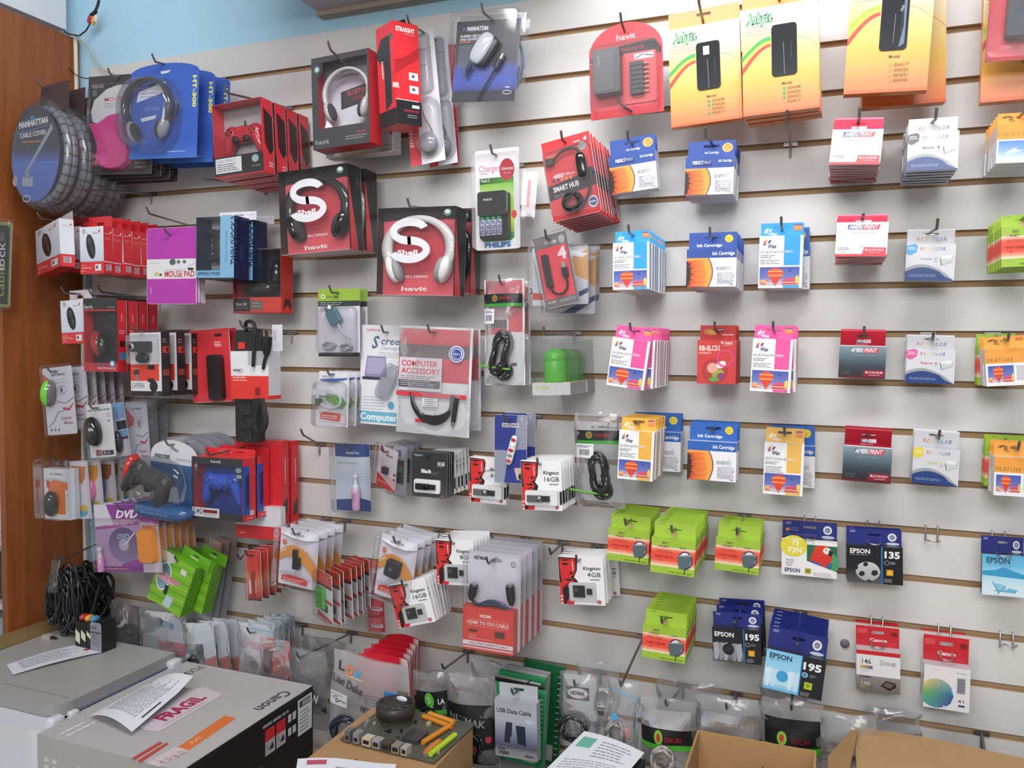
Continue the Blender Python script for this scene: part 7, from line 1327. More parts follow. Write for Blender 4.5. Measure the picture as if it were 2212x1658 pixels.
# dvd cleaner cards
def dvd(p):
    p.rect(0, 0, 100, 100, 'c8b4cc'); p.rect(0, 0, 72, 100, 'b090b8'); p.poly([(14, 0), (72, 0), (72, 22), (30, 22)], '8a3c94'); p.poly([(0, 0), (20, 0), (30, 30), (0, 34)], 'd0cdd8'); p.T('DVD', 34, 9, 11, 'ece4f0', w=36, it=.3, bold=.04); p.poly([(72, 0), (100, 14), (100, 30), (72, 26)], '9a4ca0'); p.poly([(0, 33), (70, 26), (70, 30), (0, 38)], 'a03c94'); p.lines(30, 23, 68, 1, 2, 1.4, 'd8a890'); p.lines(4, 28, 66, 2, 2.4, .8, 'd8ccd8')
    p.ell(44, 60, 24, 26, '5c3a78', '8a80a0'); p.ell(44, 60, 8, 9, 'b8a8c0'); p.T('DVD', 34, 44, 7, '9ac0dc', w=20, it=.3, bold=.03); p.line(62, 42, 46, 60, 2.4, 'd8d0dc'); p.poly([(40, 88), (72, 78), (72, 100), (34, 100)], '9a4ca0'); p.poly([(0, 92), (72, 92), (72, 100), (0, 100)], '8a3c90'); p.lines(8, 95, 50, 1, 2, 1.2, 'd0b060'); p.rect(72, 30, 100, 100, 'd0c4d0'); p.rect(74, 31, 98, 34, 'd07860')
th = card('cleaning_card', 'package', (202,1094), (338,1082), (209,1238), .22, dvd, m='gloss_card', r=.004)
mb = MB(); mb.prism(rr(X_(th, 72), X_(th, 97), Z_(th, 86), Z_(th, 34), .012), -.018, -.001, 'f0962c', 'plastic', taper=.9); mb.build('orange_brush', th.root)
mb = MB(); mb.lathe([(.009, 0), (.009, .035), (.005, .04), (.005, .055), (.007, .056), (.006, .064)], (X_(th, 10), -.012, Z_(th, 98)), (0,0,1), ['d890c8', 'd890c8', 'e0d8e4', 'e4e4e8', 'e4e4e8', 'e4e4e8'], 'shiny_plastic', 14); mb.build('spray_bottle', th.root); shell(th, -2, 20, 102, 100, .022, .1, mat_='clear')
gput(th, 6, .025, 'purple disc cleaner card with orange brush', 'above the green boxes', 'disc cleaner cards', .235, jr=.6)
# green toy camera boxes, tilted
def greenb(tl, tr, bl, d, rz=0):
    def body(p):
        p.rect(0, 0, 100, 100, '7cb82e'); 
        for i in range(9): p.poly([(0, 10+11*i), (100, 2+11*i), (100, 5+11*i), (0, 15+11*i)], '6aa824' if i % 2 else '8cc83c')
        p.poly([(0, 0), (40, 0), (46, 12), (26, 20), (0, 16)], 'c8ccc4'); p.ell(26, 46, 20, 28, 'e0e4dc'); p.ell(26, 46, 17, 25, '5a7a94', '8aa8b8'); p.rect(2, 40, 74, 47, 'd89aa8'); p.T('WEBCAM FOR NOTEBOOK', 4, 41.5, 4, 'a04858', w=68, bold=.02); p.rect(10, 48, 60, 54, 'd8a0ac'); p.rect(66, 14, 82, 24, 'd8dcd0'); p.poly([(50, 74), (70, 74), (66, 96), (44, 96)], 'b8ccd8'); p.rect(38, 58, 48, 76, '2c3438')
    th = Th('green_box', '', 'package', tl, tr, bl, d, rz); w, h, t = th.w, th.h, .04
    mb = MB(); mb.box(-w/2, w/2, 0, t, -h, 0, '6aa828', 'gloss_card'); body(Pt(mb, w, h, 100, 100, m='gloss_card')); q = Pt(mb, t, h, 100, 100, O=(w/2, 0, 0), ux=(0,1,0), n=(1,0,0), m='gloss_card'); q.rect(0, 0, 100, 100, '6cac28')
    for i in range(9): q.poly([(0, 14+10*i), (100, 4+10*i), (100, 8+10*i), (0, 17+10*i)], '5e9a20')
    mb.build('carton', th.root); mb = MB(); q = Pt(mb, w*.8, h*.22, 100, 100, x0=-w*.1, z0=h*.2, y0=t*.5, m='gloss_card'); q.slot(0, 0, 100, 100, 40, 26, 60, 42, '6cb030', '58a020'); q.lines(30, 52, 60, 1, 8, 12, 'c8e0a0'); mb.build('hang_flap', th.root); return th
th = greenb((352,1181), (422,1230), (322,1288), .2); one(th, 'bright green box hanging tilted with pink label', .2)
th = greenb((398,1185), (462,1222), (375,1292), .152); one(th, 'bright green box behind the tilted pink labelled one')
# slim pen packs
for i in range(3):
    th = card('pen_pack', 'package', (452+14*i, 1162-4*i), (480+16*i, 1172-2*i), (424+20*i, 1330), .10-.03*i, lambda p: (p.rect(0, 0, 100, 100, 'c4c8cc'), p.rect(0, 0, 100, 30, 'b89888')), m='gloss_card'); mb = MB(); mb.tube([(X_(th, 50), -.01, Z_(th, 25)), (X_(th, 50), -.01, Z_(th, 55)), (X_(th, 50), -.01, Z_(th, 90))], [.007, .007, .005], ['26303c', '26303c', '3a8aa0'], 'shiny_plastic'); mb.build('pen', th.root); shell(th, -4, -6, 104, 103, .02, .2); one(th, 'slim clear pen pack, %s right of the green boxes' % ['foremost', 'middle', 'rearmost'][i]); th.root['group'] = 'pen packs'
# hank of black cable on the wood side
o = thing_at('cable_hank', 'large hank of coiled black cables hanging against the wooden cabinet', 'cable', 140, 1215, .22)
mb = MB(); coil(mb, -.032, 0, -.10, .026, .085, 7, .0036, '24262a', 'shiny_plastic', seed=3, ry=.012, tilt=-8); coil(mb, .018, .01, -.10, .024, .098, 7, .0036, '1d1f23', 'shiny_plastic', seed=8, ry=.012, tilt=9); coil(mb, -.008, .015, -.13, .022, .085, 6, .0036, '26282c', 'shiny_plastic', seed=12, ry=.012)
mb.build('coiled_cable', o); mb = MB(); mb.tube([(.005, -.03, .015), (.0, -.035, -.03), (-.01, -.03, -.07)], [.012, .009, .014], 'b8b8bc', 'blister', 8); mb.build('clear_tie', o); mb = MB(); mb.box(-.055, -.03, -.03, -.012, -.215, -.20, 'b8b4a8', 'plastic'); mb.tube([(-.03, -.02, -.207), (-.012, -.02, -.212)], .006, '1e1f22'); mb.build('connector', o)
o2 = thing_at('cable_hank', 'second darker hank of black cable behind the large hank', 'cable', 196, 1225, .12)
mb = MB(); coil(mb, .0, 0, -.08, .035, .10, 12, .0045, '151618', 'rubber', seed=5, ry=.035); coil(mb, .03, 0, -.09, .03, .09, 8, .0045, '18191c', 'rubber', seed=15, ry=.035); mb.build('coiled_cable', o2)
hook(at(140, 1215, .22).x, at(140, 1212, .22).z, .24, 'peg hook holding the hanks of black cable')
# hanging lock pack on the cabinet front edge
th = card('cable_lock_pack', 'package', (-40,476), (26,484), (-38,655), .29, lambda p: (p.rect(0, 0, 100, 100, '7a8a4c'), p.rect(3, 3, 94, 97, '26262c'), p.T('cable', 56, 88, 13, '9ab040', w=30*1.0*2.7*.9, rot=-90), p.T('lock', 56, 56, 13, 'd8d8dc', w=62, rot=-90), p.rect(56, 12, 78, 22, '5a5a64')), m='gloss_card', r=.004); shell(th, -3, -6, 106, 104, .014, .12, mat_='clear'); one(th, 'black and green cable lock pack at the left edge of the picture')
# ------------------------------------------------------------------ bottom row: bags on the lowest hooks
def baggie(tl, tr, bl, d, lab, draw=None, yb=.002, cab=None, col='dfe2e6', mt='bag', bulge=.018, seed=1, hookL=0, name='cable_bag', sub=(0, 0, 100, 100), rz=0, foil=None):
    th = Th(name, lab, 'package', tl, tr, bl, d, rz); w, h = th.w, th.h
    if draw:
        mb = MB(); x0, y0, x1, y1 = sub; W, H = w*(x1-x0)/100, h*(y1-y0)/100; mb.box(X_(th, x0), X_(th, x1), yb+.0003, yb+.0014, Z_(th, y1), Z_(th, y0), 'c8c8cc', 'gloss_card'); draw(Pt(mb, W, H, 100, 100, O=(X_(th, x0), yb, Z_(th, y0)), m='gloss_card')); mb.build('insert_card', th.root)
    if foil: mb = MB(); p = Pt(mb, w, h, 100, 100); p.sub = 12; p.eps = .0003; foil(p); drape(mb, th, bulge, seed); mb.build('header', th.root)
    if cab:
        mb = MB()
        for i, (cx, cz, rx, rz_, n, c) in enumerate(cab): coil(mb, X_(th, cx), -.012, Z_(th, cz), rx, rz_, n, .0036, c, 'shiny_plastic', seed=seed+i, ry=.01)
        mb.build('cable', th.root)
    pouch(th, bulge, mt, seed=seed, col=col); th.holez = -h*.06
    if hookL: hook_for(th, th.holez, hookL, hooklabel(lab))
    return th
def wcard(p): p.rect(0, 0, 100, 100, 'cdd2da'); p.poly([(0, 0), (60, 0), (80, 10), (0, 30)], 'd8dce2'); p.poly([(45, 12), (75, 20), (72, 30), (44, 24)], '4a8cc0'); p.rect(40, 50, 100, 74, 'd0707c'); p.rect(0, 86, 100, 100, 'b8c0cc')
baggie((298,1318), (400,1325), (300,1440), .14, 'clear bag with white blue and red card behind the printer', wcard, seed=2)
baggie((240,1300), (300,1310), (240,1400), .12, 'clear bag with dark cable at the left, above the printer lid', lambda p: (p.rect(0, 0, 100, 100, '8a7078'), p.rect(0, 40, 100, 100, '3a3036')), seed=3)
def bl_(p): p.rect(0, 0, 100, 100, 'b8c4d0'); p.poly([(30, 0), (100, 0), (100, 60), (40, 70)], 'd0d8e0'); p.rect(0, 40, 60, 80, '2c3440'); p.poly([(60, 70), (100, 60), (100, 95), (66, 100)], 'c05a4a')
for i, (x, dd) in enumerate(((396, .19), (426, .16), (452, .12))): baggie((x, 1352-6*i), (x+62, 1340-4*i), (x-4, 1462), dd, 'zip bag with %s card between printer and power cables' % ['dark and white', 'white and red', 'pale blue'][i], bl_, seed=5+i, cab=[(40, 70, .014, .02, 3, '2a303a')] if i < 2 else None)
def zipc(p): p.rect(0, 0, 100, 100, 'c2ccd6'); p.poly([(12, 12), (80, 20), (74, 100), (6, 100)], 'd6d8de'); p.rect(0, 36, 100, 50, 'd0a0ac'); p.line(0, 8, 100, 12, 2, '6aa0cc'); p.ell(44, 80, 14, 9, 'a08c90')
for i in range(5): baggie((514+17*i, 1345-5*i), (590+11*i, 1350-6*i), (510+18*i, 1455), .20-.035*i, '%s pale blue zip bag in the row left of the red gold pack' % ['foremost', 'second', 'third', 'fourth', 'rearmost'][i], zipc, seed=11+i, hookL=.22 if i == 0 else 0)
def gold(p): p.rect(0, 0, 100, 100, 'd8302c'); p.rect(50, 14, 84, 30, '26262a'); p.T('GOLD', 54, 19, 6, 'b0b0b4', w=26, bold=.03); p.rect(50, 0, 84, 14, '8a98a8'); p.rect(0, 92, 100, 100, '2c2426'); p.T('X', 16, 52, 16, 'e07a70', w=16)
th = baggie((562,1376), (624,1386), (562,1460), .225, 'bright red card with silver pen drive and black gold emblem', gold, seed=20, bulge=.006); mb = MB(); mb.prism(rr(X_(th, 22), X_(th, 44), Z_(th, 82), Z_(th, 22), .005), -.012, -.001, 'a09c9c', 'steel'); mb.build('usb_stick', th.root)
def mband(p): p.poly([(2, 40), (60, 52), (100, 74), (100, 96), (50, 80), (0, 64)], '1f2022'); p.T('MANHATTAN', 6, 50, 12, 'dcdcdc', w=84, bold=.05, rot=16)
baggie((622,1395), (705,1410), (626,1530), .2, 'crumpled clear bag with black band beside the red gold card', seed=24, foil=mband, cab=[(60, 64, .016, .018, 3, '3a4450')], hookL=.23)
baggie((655,1370), (745,1385), (650,1480), .1, 'empty looking crumpled clear bag near the wall left of the red bags', seed=27, col='d0d0cc')
# red sheets of folded bags
for i in range(5):
    th = Th('red_bag', '%s red and silver zip bag fanned behind the cable bag with colour letters' % ['foremost', 'second', 'third', 'fourth', 'rearmost'][i], 'package', (770+16*i, 1406-9*i), (880+6*i, 1432-12*i), (782+14*i, 1500), .18-.03*i, group='red zip bags'); w, h = th.w, th.h
    mb = MB(); mb.sheet(lambda u, v: (-w/2+w*u, -.006*math.sin(5*u+i)*math.sin(3*v), -h*v+.008*math.sin(3.1*u)*(1-v)), 12, 8, lambda u, v: 'd8283a' if u < .9 else 'e0d8dc', 'shiny_plastic'); mb.sheet(lambda u, v: (-w/2+w*u, .004-.006*math.sin(5*u+i)*math.sin(3*v), -h*v+.008*math.sin(3.1*u)*(1-v)), 12, 8, 'c82a38', 'shiny_plastic'); mb.build('bag', th.root)
hookpx((880,1445), (893,1400), 'peg hook over the red zip bags', L=.1); hookpx((975,1440), (1012,1412), 'peg hook right of the red zip bags above the black bags', L=.14)
def ldk(p):
    p.T('L', 10, 9, 10, '3c3840', w=9, bold=.01); p.T('D', 22, 12, 8, 'e08a5a', w=10, bold=.05); p.T('K', 35, 15, 8, '4aa0d0', w=10, bold=.05); p.T('Lian Dake', 4, 24, 8, '4a464c', w=46, bold=.02, rot=7); p.lines(22, 21, 50, 1, 4, 2, 'e0b090')
    p.rect(2, 42, 28, 56, 'dcdde2'); p.poly([(6, 48), (12, 46), (20, 50), (12, 53)], '2a2420'); p.line(10, 49, 26, 51, 1, '3a3024'); p.lines(4, 44, 24, 1, 2, 1, 'a0a0a8'); p.lines(52, 34, 80, 4, 3, .8, '6a666c'); p.T('HDMI CABLE', 48, 47, 6, '3a363c', w=40, bold=.02, rot=4)
baggie((722,1408), (884,1434), (690,1600), .245, 'large milky cable bag with coloured letters and white sticker', foil=ldk, seed=31, mt='milky_bag', cab=[(30, 80, .04, .035, 5, '26303c'), (66, 76, .03, .03, 4, '2a2c34')], bulge=.018, col='c8c8cc')
def blk(txt, green): 
    def f(p):
        p.rect(0, 28, 100, 62 if green else 92, '17181a'); 
        if green: p.rect(0, 58, 100, 66, '4aa83a'); p.ell(54, 42, 12, 13, '58b83c'); p.T('D', 50, 37, 10, 'd8e8d0', w=8, bold=.02); p.T(txt, 76, 40, 8, 'd0d0d0', w=16, bold=.02)
        else: p.T(txt, 14, 38, 8, '9a9a9e', w=70, bold=.0, rot=8); [p.ell(60+13*q, 74-5*q, 5, 3.6, 'a83238') for q in range(3)]
    return f
baggie((890,1452), (966,1446), (892,1580), .2, 'black topped cable bag with green round emblem', foil=blk('LA', True), seed=33, cab=[(50, 76, .03, .03, 4, '1c1c20')], bulge=.022)
th = baggie((962,1450), (1072,1462), (968,1648), .22, 'black cable bag with faint lettering left of the grey data cable box', foil=blk('NETMAK', False), seed=36, cab=[(50, 70, .035, .03, 5, '151518'), (40, 85, .03, .02, 4, '151518')], bulge=.026)
baggie((1020,1420), (1100,1436), (1020,1520), .09, 'crumpled clear bag near the wall above the black cable bag', seed=41)
# flat green and grey boxes behind the data cable box
def flat(i, c, x, y, dd, lab):
    th = Th('flat_box', lab, 'package', (x, y), (x+112-4*i, y+14), (x+10, 1640), dd, group='flat boxes behind the data cable box'); w, h = th.w, th.h; th.root.rotation_euler.y += R_(5); mb = MB(); mb.box(-w/2, w/2, 0, .011, -h, 0, c, 'gloss_card'); q = Pt(mb, w, h, 100, 100, m='gloss_card'); q.rect(84, 4, 98, 98, mixc(c, '101010', .35)); q.lines(86, 10, 96, 14, 6, 1.2, 'b8c0b0'); q.rect(60, 80, 84, 96, 'b8b8b4'); mb.build('carton', th.root)
for i, (c, x, y, dd, n_) in enumerate((('2f8a58', 1068, 1478, .2, 'green'), ('232426', 1066, 1468, .18, 'black'), ('b0b4b8', 1062, 1462, .16, 'light grey'), ('2f8a58', 1078, 1450, .14, 'dark green'), ('a8acb2', 1084, 1445, .12, 'pale grey'), ('9ca0a6', 1095, 1438, .09, 'mid grey'), ('1f6a40', 1132, 1425, .05, 'deep green'))): flat(i, c, x, y, dd, '%s flat box, %s in the row behind the grey data cable box' % (n_, ['foremost', 'second', 'third', 'fourth', 'fifth', 'sixth', 'last'][i]))
th = Th('data_cable_box', 'grey data cable box with two dark sticks pictured', 'package', (1068,1508), (1159,1521), (1070,1630), .24, 0); w, h = th.w, th.h
mb = MB(); mb.box(-w/2, w/2, 0, .022, -h, 0, 'a4a8b0', 'gloss_card'); p = Pt(mb, w, h, 100, 100, m='gloss_card'); p.grad(0, 0, 100, 100, [(0, 'a8acb4'), (.35, 'b0b6c0'), (.6, '8088a0'), (.8, '545a6a'), (.88, '8a8c90'), (1, '9a9c9e')])
p.T('USB Data Cable', 5, 15, 7, '3e4046', w=82, bold=.03); p.ell(82, 33, 9, 4, 'c0c4e0'); p.poly([(27, 38), (42, 38), (40, 62), (36, 64), (36, 74), (22, 74), (24, 54)], '2a3444'); p.poly([(50, 42), (72, 42), (74, 76), (54, 74)], '262e3e'); p.T('FOR', 8, 84, 4, '26262a', w=16, bold=.03); p.T('V250', 8, 90, 5, '26262a', w=24, bold=.04); p.T('100cm', 70, 91, 3.4, '26262a', w=20, bold=.04); mb.build('carton', th.root)
mb = MB(); q = Pt(mb, w*.92, h*.26, 100, 100, z0=h*.24, y0=.02, m='gloss_card'); q.slot(0, 0, 100, 100, 38, 26, 64, 44, 'b4b8be'); mb.build('hang_tab', th.root); th.holez = h*.16; hook_for(th, th.holez, .25, 'steel peg hook through the grey data cable box')
def netm2(p): p.rect(0, 0, 100, 100, 'b8bcc0'); p.rect(6, 26, 78, 56, '17171a'); p.ell(44, 41, 31, 12, 'd4d6da'); p.T('NETMAK', 20, 37, 8, '1c1c20', w=46, bold=.06); p.band([(50, 50), (66, 47), (76, 40)], [(50, 51), (68, 49), (77, 41)], 'c05068')
baggie((1208,1450), (1290,1456), (1206,1600), .19, 'clear cable bag with white oval emblem on black', foil=None, draw=netm2, sub=(10, 4, 96, 66), seed=44, cab=[(40, 74, .032, .03, 5, '2a2c30')], hookL=.21, bulge=.024)
baggie((1250,1420), (1340,1436), (1250,1560), .1, 'crumpled grey clear bag near the wall right of the oval emblem bag', seed=47, cab=[(60, 50, .03, .02, 3, 'b0b4b8')])
def blz(p): p.line(2, 12, 98, 18, 2.4, '6ab0dc'); p.line(97, 18, 97, 98, 2, '8ac0e0'); p.ell(34, 40, 12, 5, '5aa8d8'); p.rect(56, 50, 84, 62, 'c89a9c')
baggie((1312,1462), (1382,1478), (1308,1640), .2, 'blue edged zip bag with grey cable', foil=blz, seed=50, cab=[(40, 62, .02, .03, 5, '8a8480')], hookL=.22, mt='bag')
def dr2(p): p.rect(0, 14, 100, 40, 'c0c2c6', 'd4d6da', m='foil_card'); p.rect(0, 40, 100, 66, '17181a'); p.rect(0, 62, 100, 70, '4aa832'); p.ell(34, 52, 8, 10, '7cb83a'); p.ell(34, 52, 4, 6, 'b03a34'); p.T('DRACMA', 46, 50, 7, '9c2030', w=30, bold=.03)
def pt_foil(f): return f
baggie((1384,1502), (1502,1512), (1384,1650), .2, 'clear cable bag with black header and red emblem, left of the foil bag', foil=dr2, seed=53, cab=[(40, 84, .024, .03, 5, 'a8a4a0')], hookL=.215)
def foilh(p): p.rect(0, 20, 100, 56, 'b8babe', 'dcdee2', m='foil_card'); p.rect(0, 56, 100, 72, '17181a')
baggie((1504,1498), (1640,1514), (1504,1640), .19, 'crumpled silver foil bag behind the open brown carton', foil=foilh, seed=56, hookL=.2)
def dr3(p): p.rect(6, 22, 96, 60, '18191b'); p.rect(6, 58, 96, 68, '3c9a2a'); p.ell(34, 48, 8, 9, '8cb83a'); p.ell(34, 48, 4, 5, 'c04038'); p.T('DRACMA', 50, 46, 7, '7a1c28', w=30, bold=.02)
baggie((1645,1502), (1778,1520), (1645,1660), .17, 'clear bag with black and green header behind the brown cartons', foil=dr3, seed=59, hookL=.2)
baggie((1770,1530), (1890,1548), (1770,1640), .15, 'plain clear bag right of the black and green headed bag', seed=62); baggie((1870,1520), (1990,1540), (1870,1600), .07, 'dark grey clear bag lying against the wall above the right carton', seed=65, col='9a9ca0'); baggie((1640,1470), (1740,1485), (1640,1560), .06, 'crumpled clear bag near the wall below the pale blue ink boxes', seed=68); baggie((1420,1455), (1560,1480), (1420,1560), .06, 'crumpled clear bag near the wall below the lowest green ink boxes', seed=71)
hookpx((2110,1640), (2120,1585), 'peg hook at the lowest groove on the right', L=.05)
# ------------------------------------------------------------------ things on the counter
CT = .40
def topuv(O, A, B):          # horizontal face with origin O, axes O->A and O->B; returns pixel -> percent
    def f(px, py, z=O[2]):
        q = onz(px, py, z)-Vector(O); return 100*q.dot(A)/A.length_squared, 100*q.dot(B)/B.length_squared
    return f
# grey printer carton
x0, x1, y0, y1, zt = -1.476, -1.100, -.676, -.264, .62
o = empty('printer_carton', ((x0+x1)/2, (y0+y1)/2, CT), 'large grey printer carton with black side and fragile tape, on the counter', 'carton'); L0 = o.location.copy()
W, D, H = x1-x0, y1-y0, zt-CT
mb = MB(); mb.box(-W/2, W/2, -D/2, D/2, 0, H, 'b4b2b2', 'printed_card', cols={'r': '161618', 'f': 'a8a6a6'})
p = Pt(mb, D, W, 100, 100, O=(W/2, D/2, H), ux=(0,-1,0), vz=(-1,0,0), n=(0,0,1))      # read from the right edge
p.T('Canon', 12, 5, 7.5, '4a4a4c', w=25, bold=.03); p.T('PIXMA MG2', 3, 82, 6, '6a6866', w=36, bold=.02); p.lines(14, 91, 40, 2, 3, 1, '9a9896')
p2 = Pt(mb, D, W, 100, 100, O=(-W/2, -D/2, H), ux=(0,1,0), vz=(1,0,0), n=(0,0,1)); p2.l = 4
uvp = lambda *q: [((onz(a, b, zt)-Vector((x0, y0, zt))).y/D*100, (onz(a, b, zt)-Vector((x0, y0, zt))).x/W*100) for a, b in q]
p2.poly(uvp((380,1616), (485,1545), (510,1551), (408,1620)), 'd8743c'); p2.poly(uvp((316,1648), (380,1612), (408,1620), (345,1656)), 'd0c0c4'); p2.poly(uvp((283,1638), (345,1601), (352,1605), (292,1641)), 'b84a44'); p2.poly(uvp((296,1643), (358,1604), (366,1606), (304,1647)), 'b84a44')
a_ = uvp((405,1605), (395,1630), (345,1652)); p2.T('XXL', a_[0][0], a_[0][1], 3, 'f0c8a8', w=8); p2.T('8.0', uvp((372,1634))[0][0], uvp((372,1630))[0][1], 5, 'a88a84', w=6); p2.T('4.0', uvp((342,1648))[0][0], uvp((342,1644))[0][1], 5, 'a88a84', w=6)
p2.lines(4, 11, 20, 2, 5, 2, 'dcdcdc')
tape = uvp((292,1568), (410,1490), (440,1484), (482,1500), (345,1580), (318,1578)); p2.poly(tape, 'cfc8cf'); q0 = uvp((337,1553))[0]; q1 = uvp((440,1505))[0]; p2.T('FRAGIL', q0[0], q0[1]-2, 8.5, 'b03058', w=(q1[0]-q0[0])*1.0, bold=.05); p2.lines(q0[0]-3, q0[1]+9, q1[0], 1, 3, 1.6, 'c8a8b8')
r_ = Pt(mb, D, H, 100, 100, O=(W/2, -D/2, H), ux=(0,1,0), n=(1,0,0), m='gloss_card')
r_.rect(86, 6, 99, 44, 'd8dcdc'); r_.rect(87.5, 8, 97.5, 15, '3a3c3c'); r_.rect(90, 9, 97, 14, '6a9ab8', 'c8a060'); r_.lines(88, 19, 97, 6, 4, 1.6, '8a9090')
for k in range(2): r_.rect(58+9*k, 14, 66+9*k, 26, 'c83038'); r_.rect(58+9*k, 26, 66+9*k, 40, 'b4b0b4'); r_.poly([(61+9*k, 36), (64+9*k, 29), (65+9*k, 36)], '2a2a2c'); r_.T('XL', 59+9*k, 30, 4, '5a5a5e', w=2)
for k in range(2):
    for l in range(2): r_.rect(77+4*k, 14+14*l, 80+4*k, 22+14*l, 'c8c8cc')
r_.lines(56, 8, 84, 1, 3, 3, '9a9a9e'); r_.lines(4, 34, 40, 2, 10, 4, 'c0c0c4'); r_.T('Print from your smart device', 5, 66, 8, 'b8b8bc', w=34); r_.rect(20, 44, 56, 60, '3a3032')
f_ = Pt(mb, W, H, 100, 100, O=(-W/2, -D/2, H)); 
for k in range(2): f_.lines(5+6*k, 20, 9+6*k, 6, 7, 4, 'd0d0d0')
f_.line(30, 20, 30, 90, 1, 'c8c8ca'); f_.line(42, 24, 42, 90, 1.2, '8a8a8c'); f_.lines(50, 30, 90, 6, 9, 3, '9a9898'); mb.build('carton', o)
mb = MB(); mb.box(W/2, W/2+.002, -D/2, D/2, H-.006, H+.0015, 'c8c8ca', 'clear'); mb.build('edge_tape', o)
def paper(name, lab, quad, z, lift, extra, zs=None, mt='paper', col='dcdfe6'):
    """sheet of paper: corners given where they lie (far-left, far-right, near-right, near-left)"""
    P = [onz(a, b, z+(zs[i] if zs else 0)) for i, (a, b) in enumerate(quad)]; c = (P[0]+P[1]+P[2]+P[3])/4; o = empty(name, c, lab, 'paper'); mb = MB()
    f = lambda u, v: (P[0]*(1-u)*(1-v)+P[1]*u*(1-v)+P[2]*u*v+P[3]*(1-u)*v)-c+Vector((0, 0, lift(u, v)))
    mb.sheet(f, 16, 12, col, mt)
    def quadp(u0, v0, u1, v1, cc, dz=.0006): mb.face([f(u0, v0)+Vector((0,0,dz)), f(u0, v1)+Vector((0,0,dz)), f(u1, v1)+Vector((0,0,dz)), f(u1, v0)+Vector((0,0,dz))], cc, mt)
    extra(quadp, mb, f); mb.build('sheet', o); return o
def rows(qp, u0, u1, v0, v1, n, c='8a8e98', seed=1):
    rnd = random.Random(seed)
    for i in range(n):
        v = v0+(v1-v0)*i/n; u = u0; e = u1-(u1-u0)*.3*rnd.random()
        while u < e: b = min(e, u+.03+.08*rnd.random()); qp(u, v, b, v+(v1-v0)/n*.28, c); u = b+.015
def inv1(qp, mb, f): rows(qp, .15, .9, .12, .85, 14, seed=2); qp(.86, .02, .96, .08, 'a03050'); qp(.2, .9, .5, .93, '3a3c44')
paper('invoice', 'curled white invoice lying on the grey printer carton', [(196,1544), (335,1468), (417,1468), (285,1580)], .628, lambda u, v: .012*math.sin(math.pi*v)+.035*max(0, u-.75)*v, inv1, zs=[.0, .0, .02, .004])
def inv2(qp, mb, f): rows(qp, .12, .85, .12, .8, 9, seed=5); qp(.86, .5, .96, .62, '9a3050')
paper('invoice', 'white invoice lying on the grey printer lid', [(14,1435), (182,1388), (225,1407), (28,1457)], .603, lambda u, v: .004*math.sin(math.pi*u), inv2)
# white and grey printer
o = empty('printer', (-1.75, -.36, CT), 'white printer with grey lid standing left of the grey carton', 'printer')
mb = MB(); yb, yf = .17, -.22; O_ = lambda x, y, z: (x+1.75, y+.36, z-CT)
def slab(out, z0_, z1_, col, m, r=None): mb.prism(out, z1_, z0_, col, m, T=lambda p: (p[0]+1.75, p[2]+.36, p[1]-CT), side=r or col, smooth=False)
slab(rr(-2.02, -1.572, -.60, -.175, .03), CT+.012, .572, 'd6d9e0', 'plastic'); mb.build('body', o)
mb = MB(); slab(rr(-2.02, -1.585, -.545, -.19, .045, corners=(1,1,0,0)), .574, .600, 'a9a9a7', 'plastic', r='9a9a9a'); slab([(-1.82, -.50), (-1.60, -.498), (-1.60, -.4955), (-1.82, -.4975)], .6001, .6008, '8a8a88', 'plastic'); mb.build('lid', o)
mb = MB(); mb.box(.165, .172, -.13, .15, .13, .178, '7c8898', 'plastic'); mb.box(.165, .176, -.20, .17, .166, .172, 'dcdfe6', 'plastic'); mb.build('side_panel', o)
for (yy, s_) in ((-.215, 1.), (-.17, .7), (.135, 1.1)): mb = MB(); mb.ell((.176, yy+.02, .170), (.012*s_, .018*s_, .018*s_), 'd6dae0', 'plastic', p=.45); mb.build('hinge', o)
mb = MB(); slab(rr(-2.0, -1.59, -.66, -.58, .02), CT+.02, CT+.07, 'b4b6ba', 'plastic'); mb.build('paper_tray', o)
# ink cartridges on the lid
o = empty('cartridge_set', onz(216, 1396, .6), 'black ink cartridges with coloured tops standing on the printer lid', 'ink cartridges')
for k, (c, dx) in enumerate((('b03048', -.045), ('d8a030', -.025), ('4a90c0', -.005))):
    mb = MB(); mb.box(dx-.009, dx+.009, -.03, .02, 0, .072, '1d1d20', 'plastic'); mb.ell((dx, -.01, .078), (.009, .014, .010), c, 'shiny_plastic'); mb.face([(dx-.008, -.0304, .02+.01*k), (dx+.008, -.0304, .012+.008*k), (dx+.008, -.0304, .04), (dx-.008, -.0304, .052)], 'd8d8b8', 'paper'); mb.build('cartridge', o)
mb = MB(); mb.prism(rr(.006, .045, 0, .080, .008, corners=(0,0,1,1)), -.035, .012, '8e9298', 'plastic', side='1c1c1f'); q = Pt(mb, .034, .06, 100, 100, O=(.0085, -.0355, .072)); q.lines(5, 4, 60, 2, 8, 4, '4a4c50'); q.rect(0, 28, 100, 34, '3a3c40'); q.lines(5, 42, 90, 6, 9, 3, '6a6c70'); mb.build('labelled_cartridge', o)
# brown carton behind the printer
o = empty('cardboard_box', (-2.06, -.25, CT), 'brown cardboard box squeezed between printer and wooden cabinet', 'box'); mb = MB(); mb.box(-.065, .03, -.16, .1, 0, .2, '8a7448', 'kraft_card'); mb.build('carton', o)
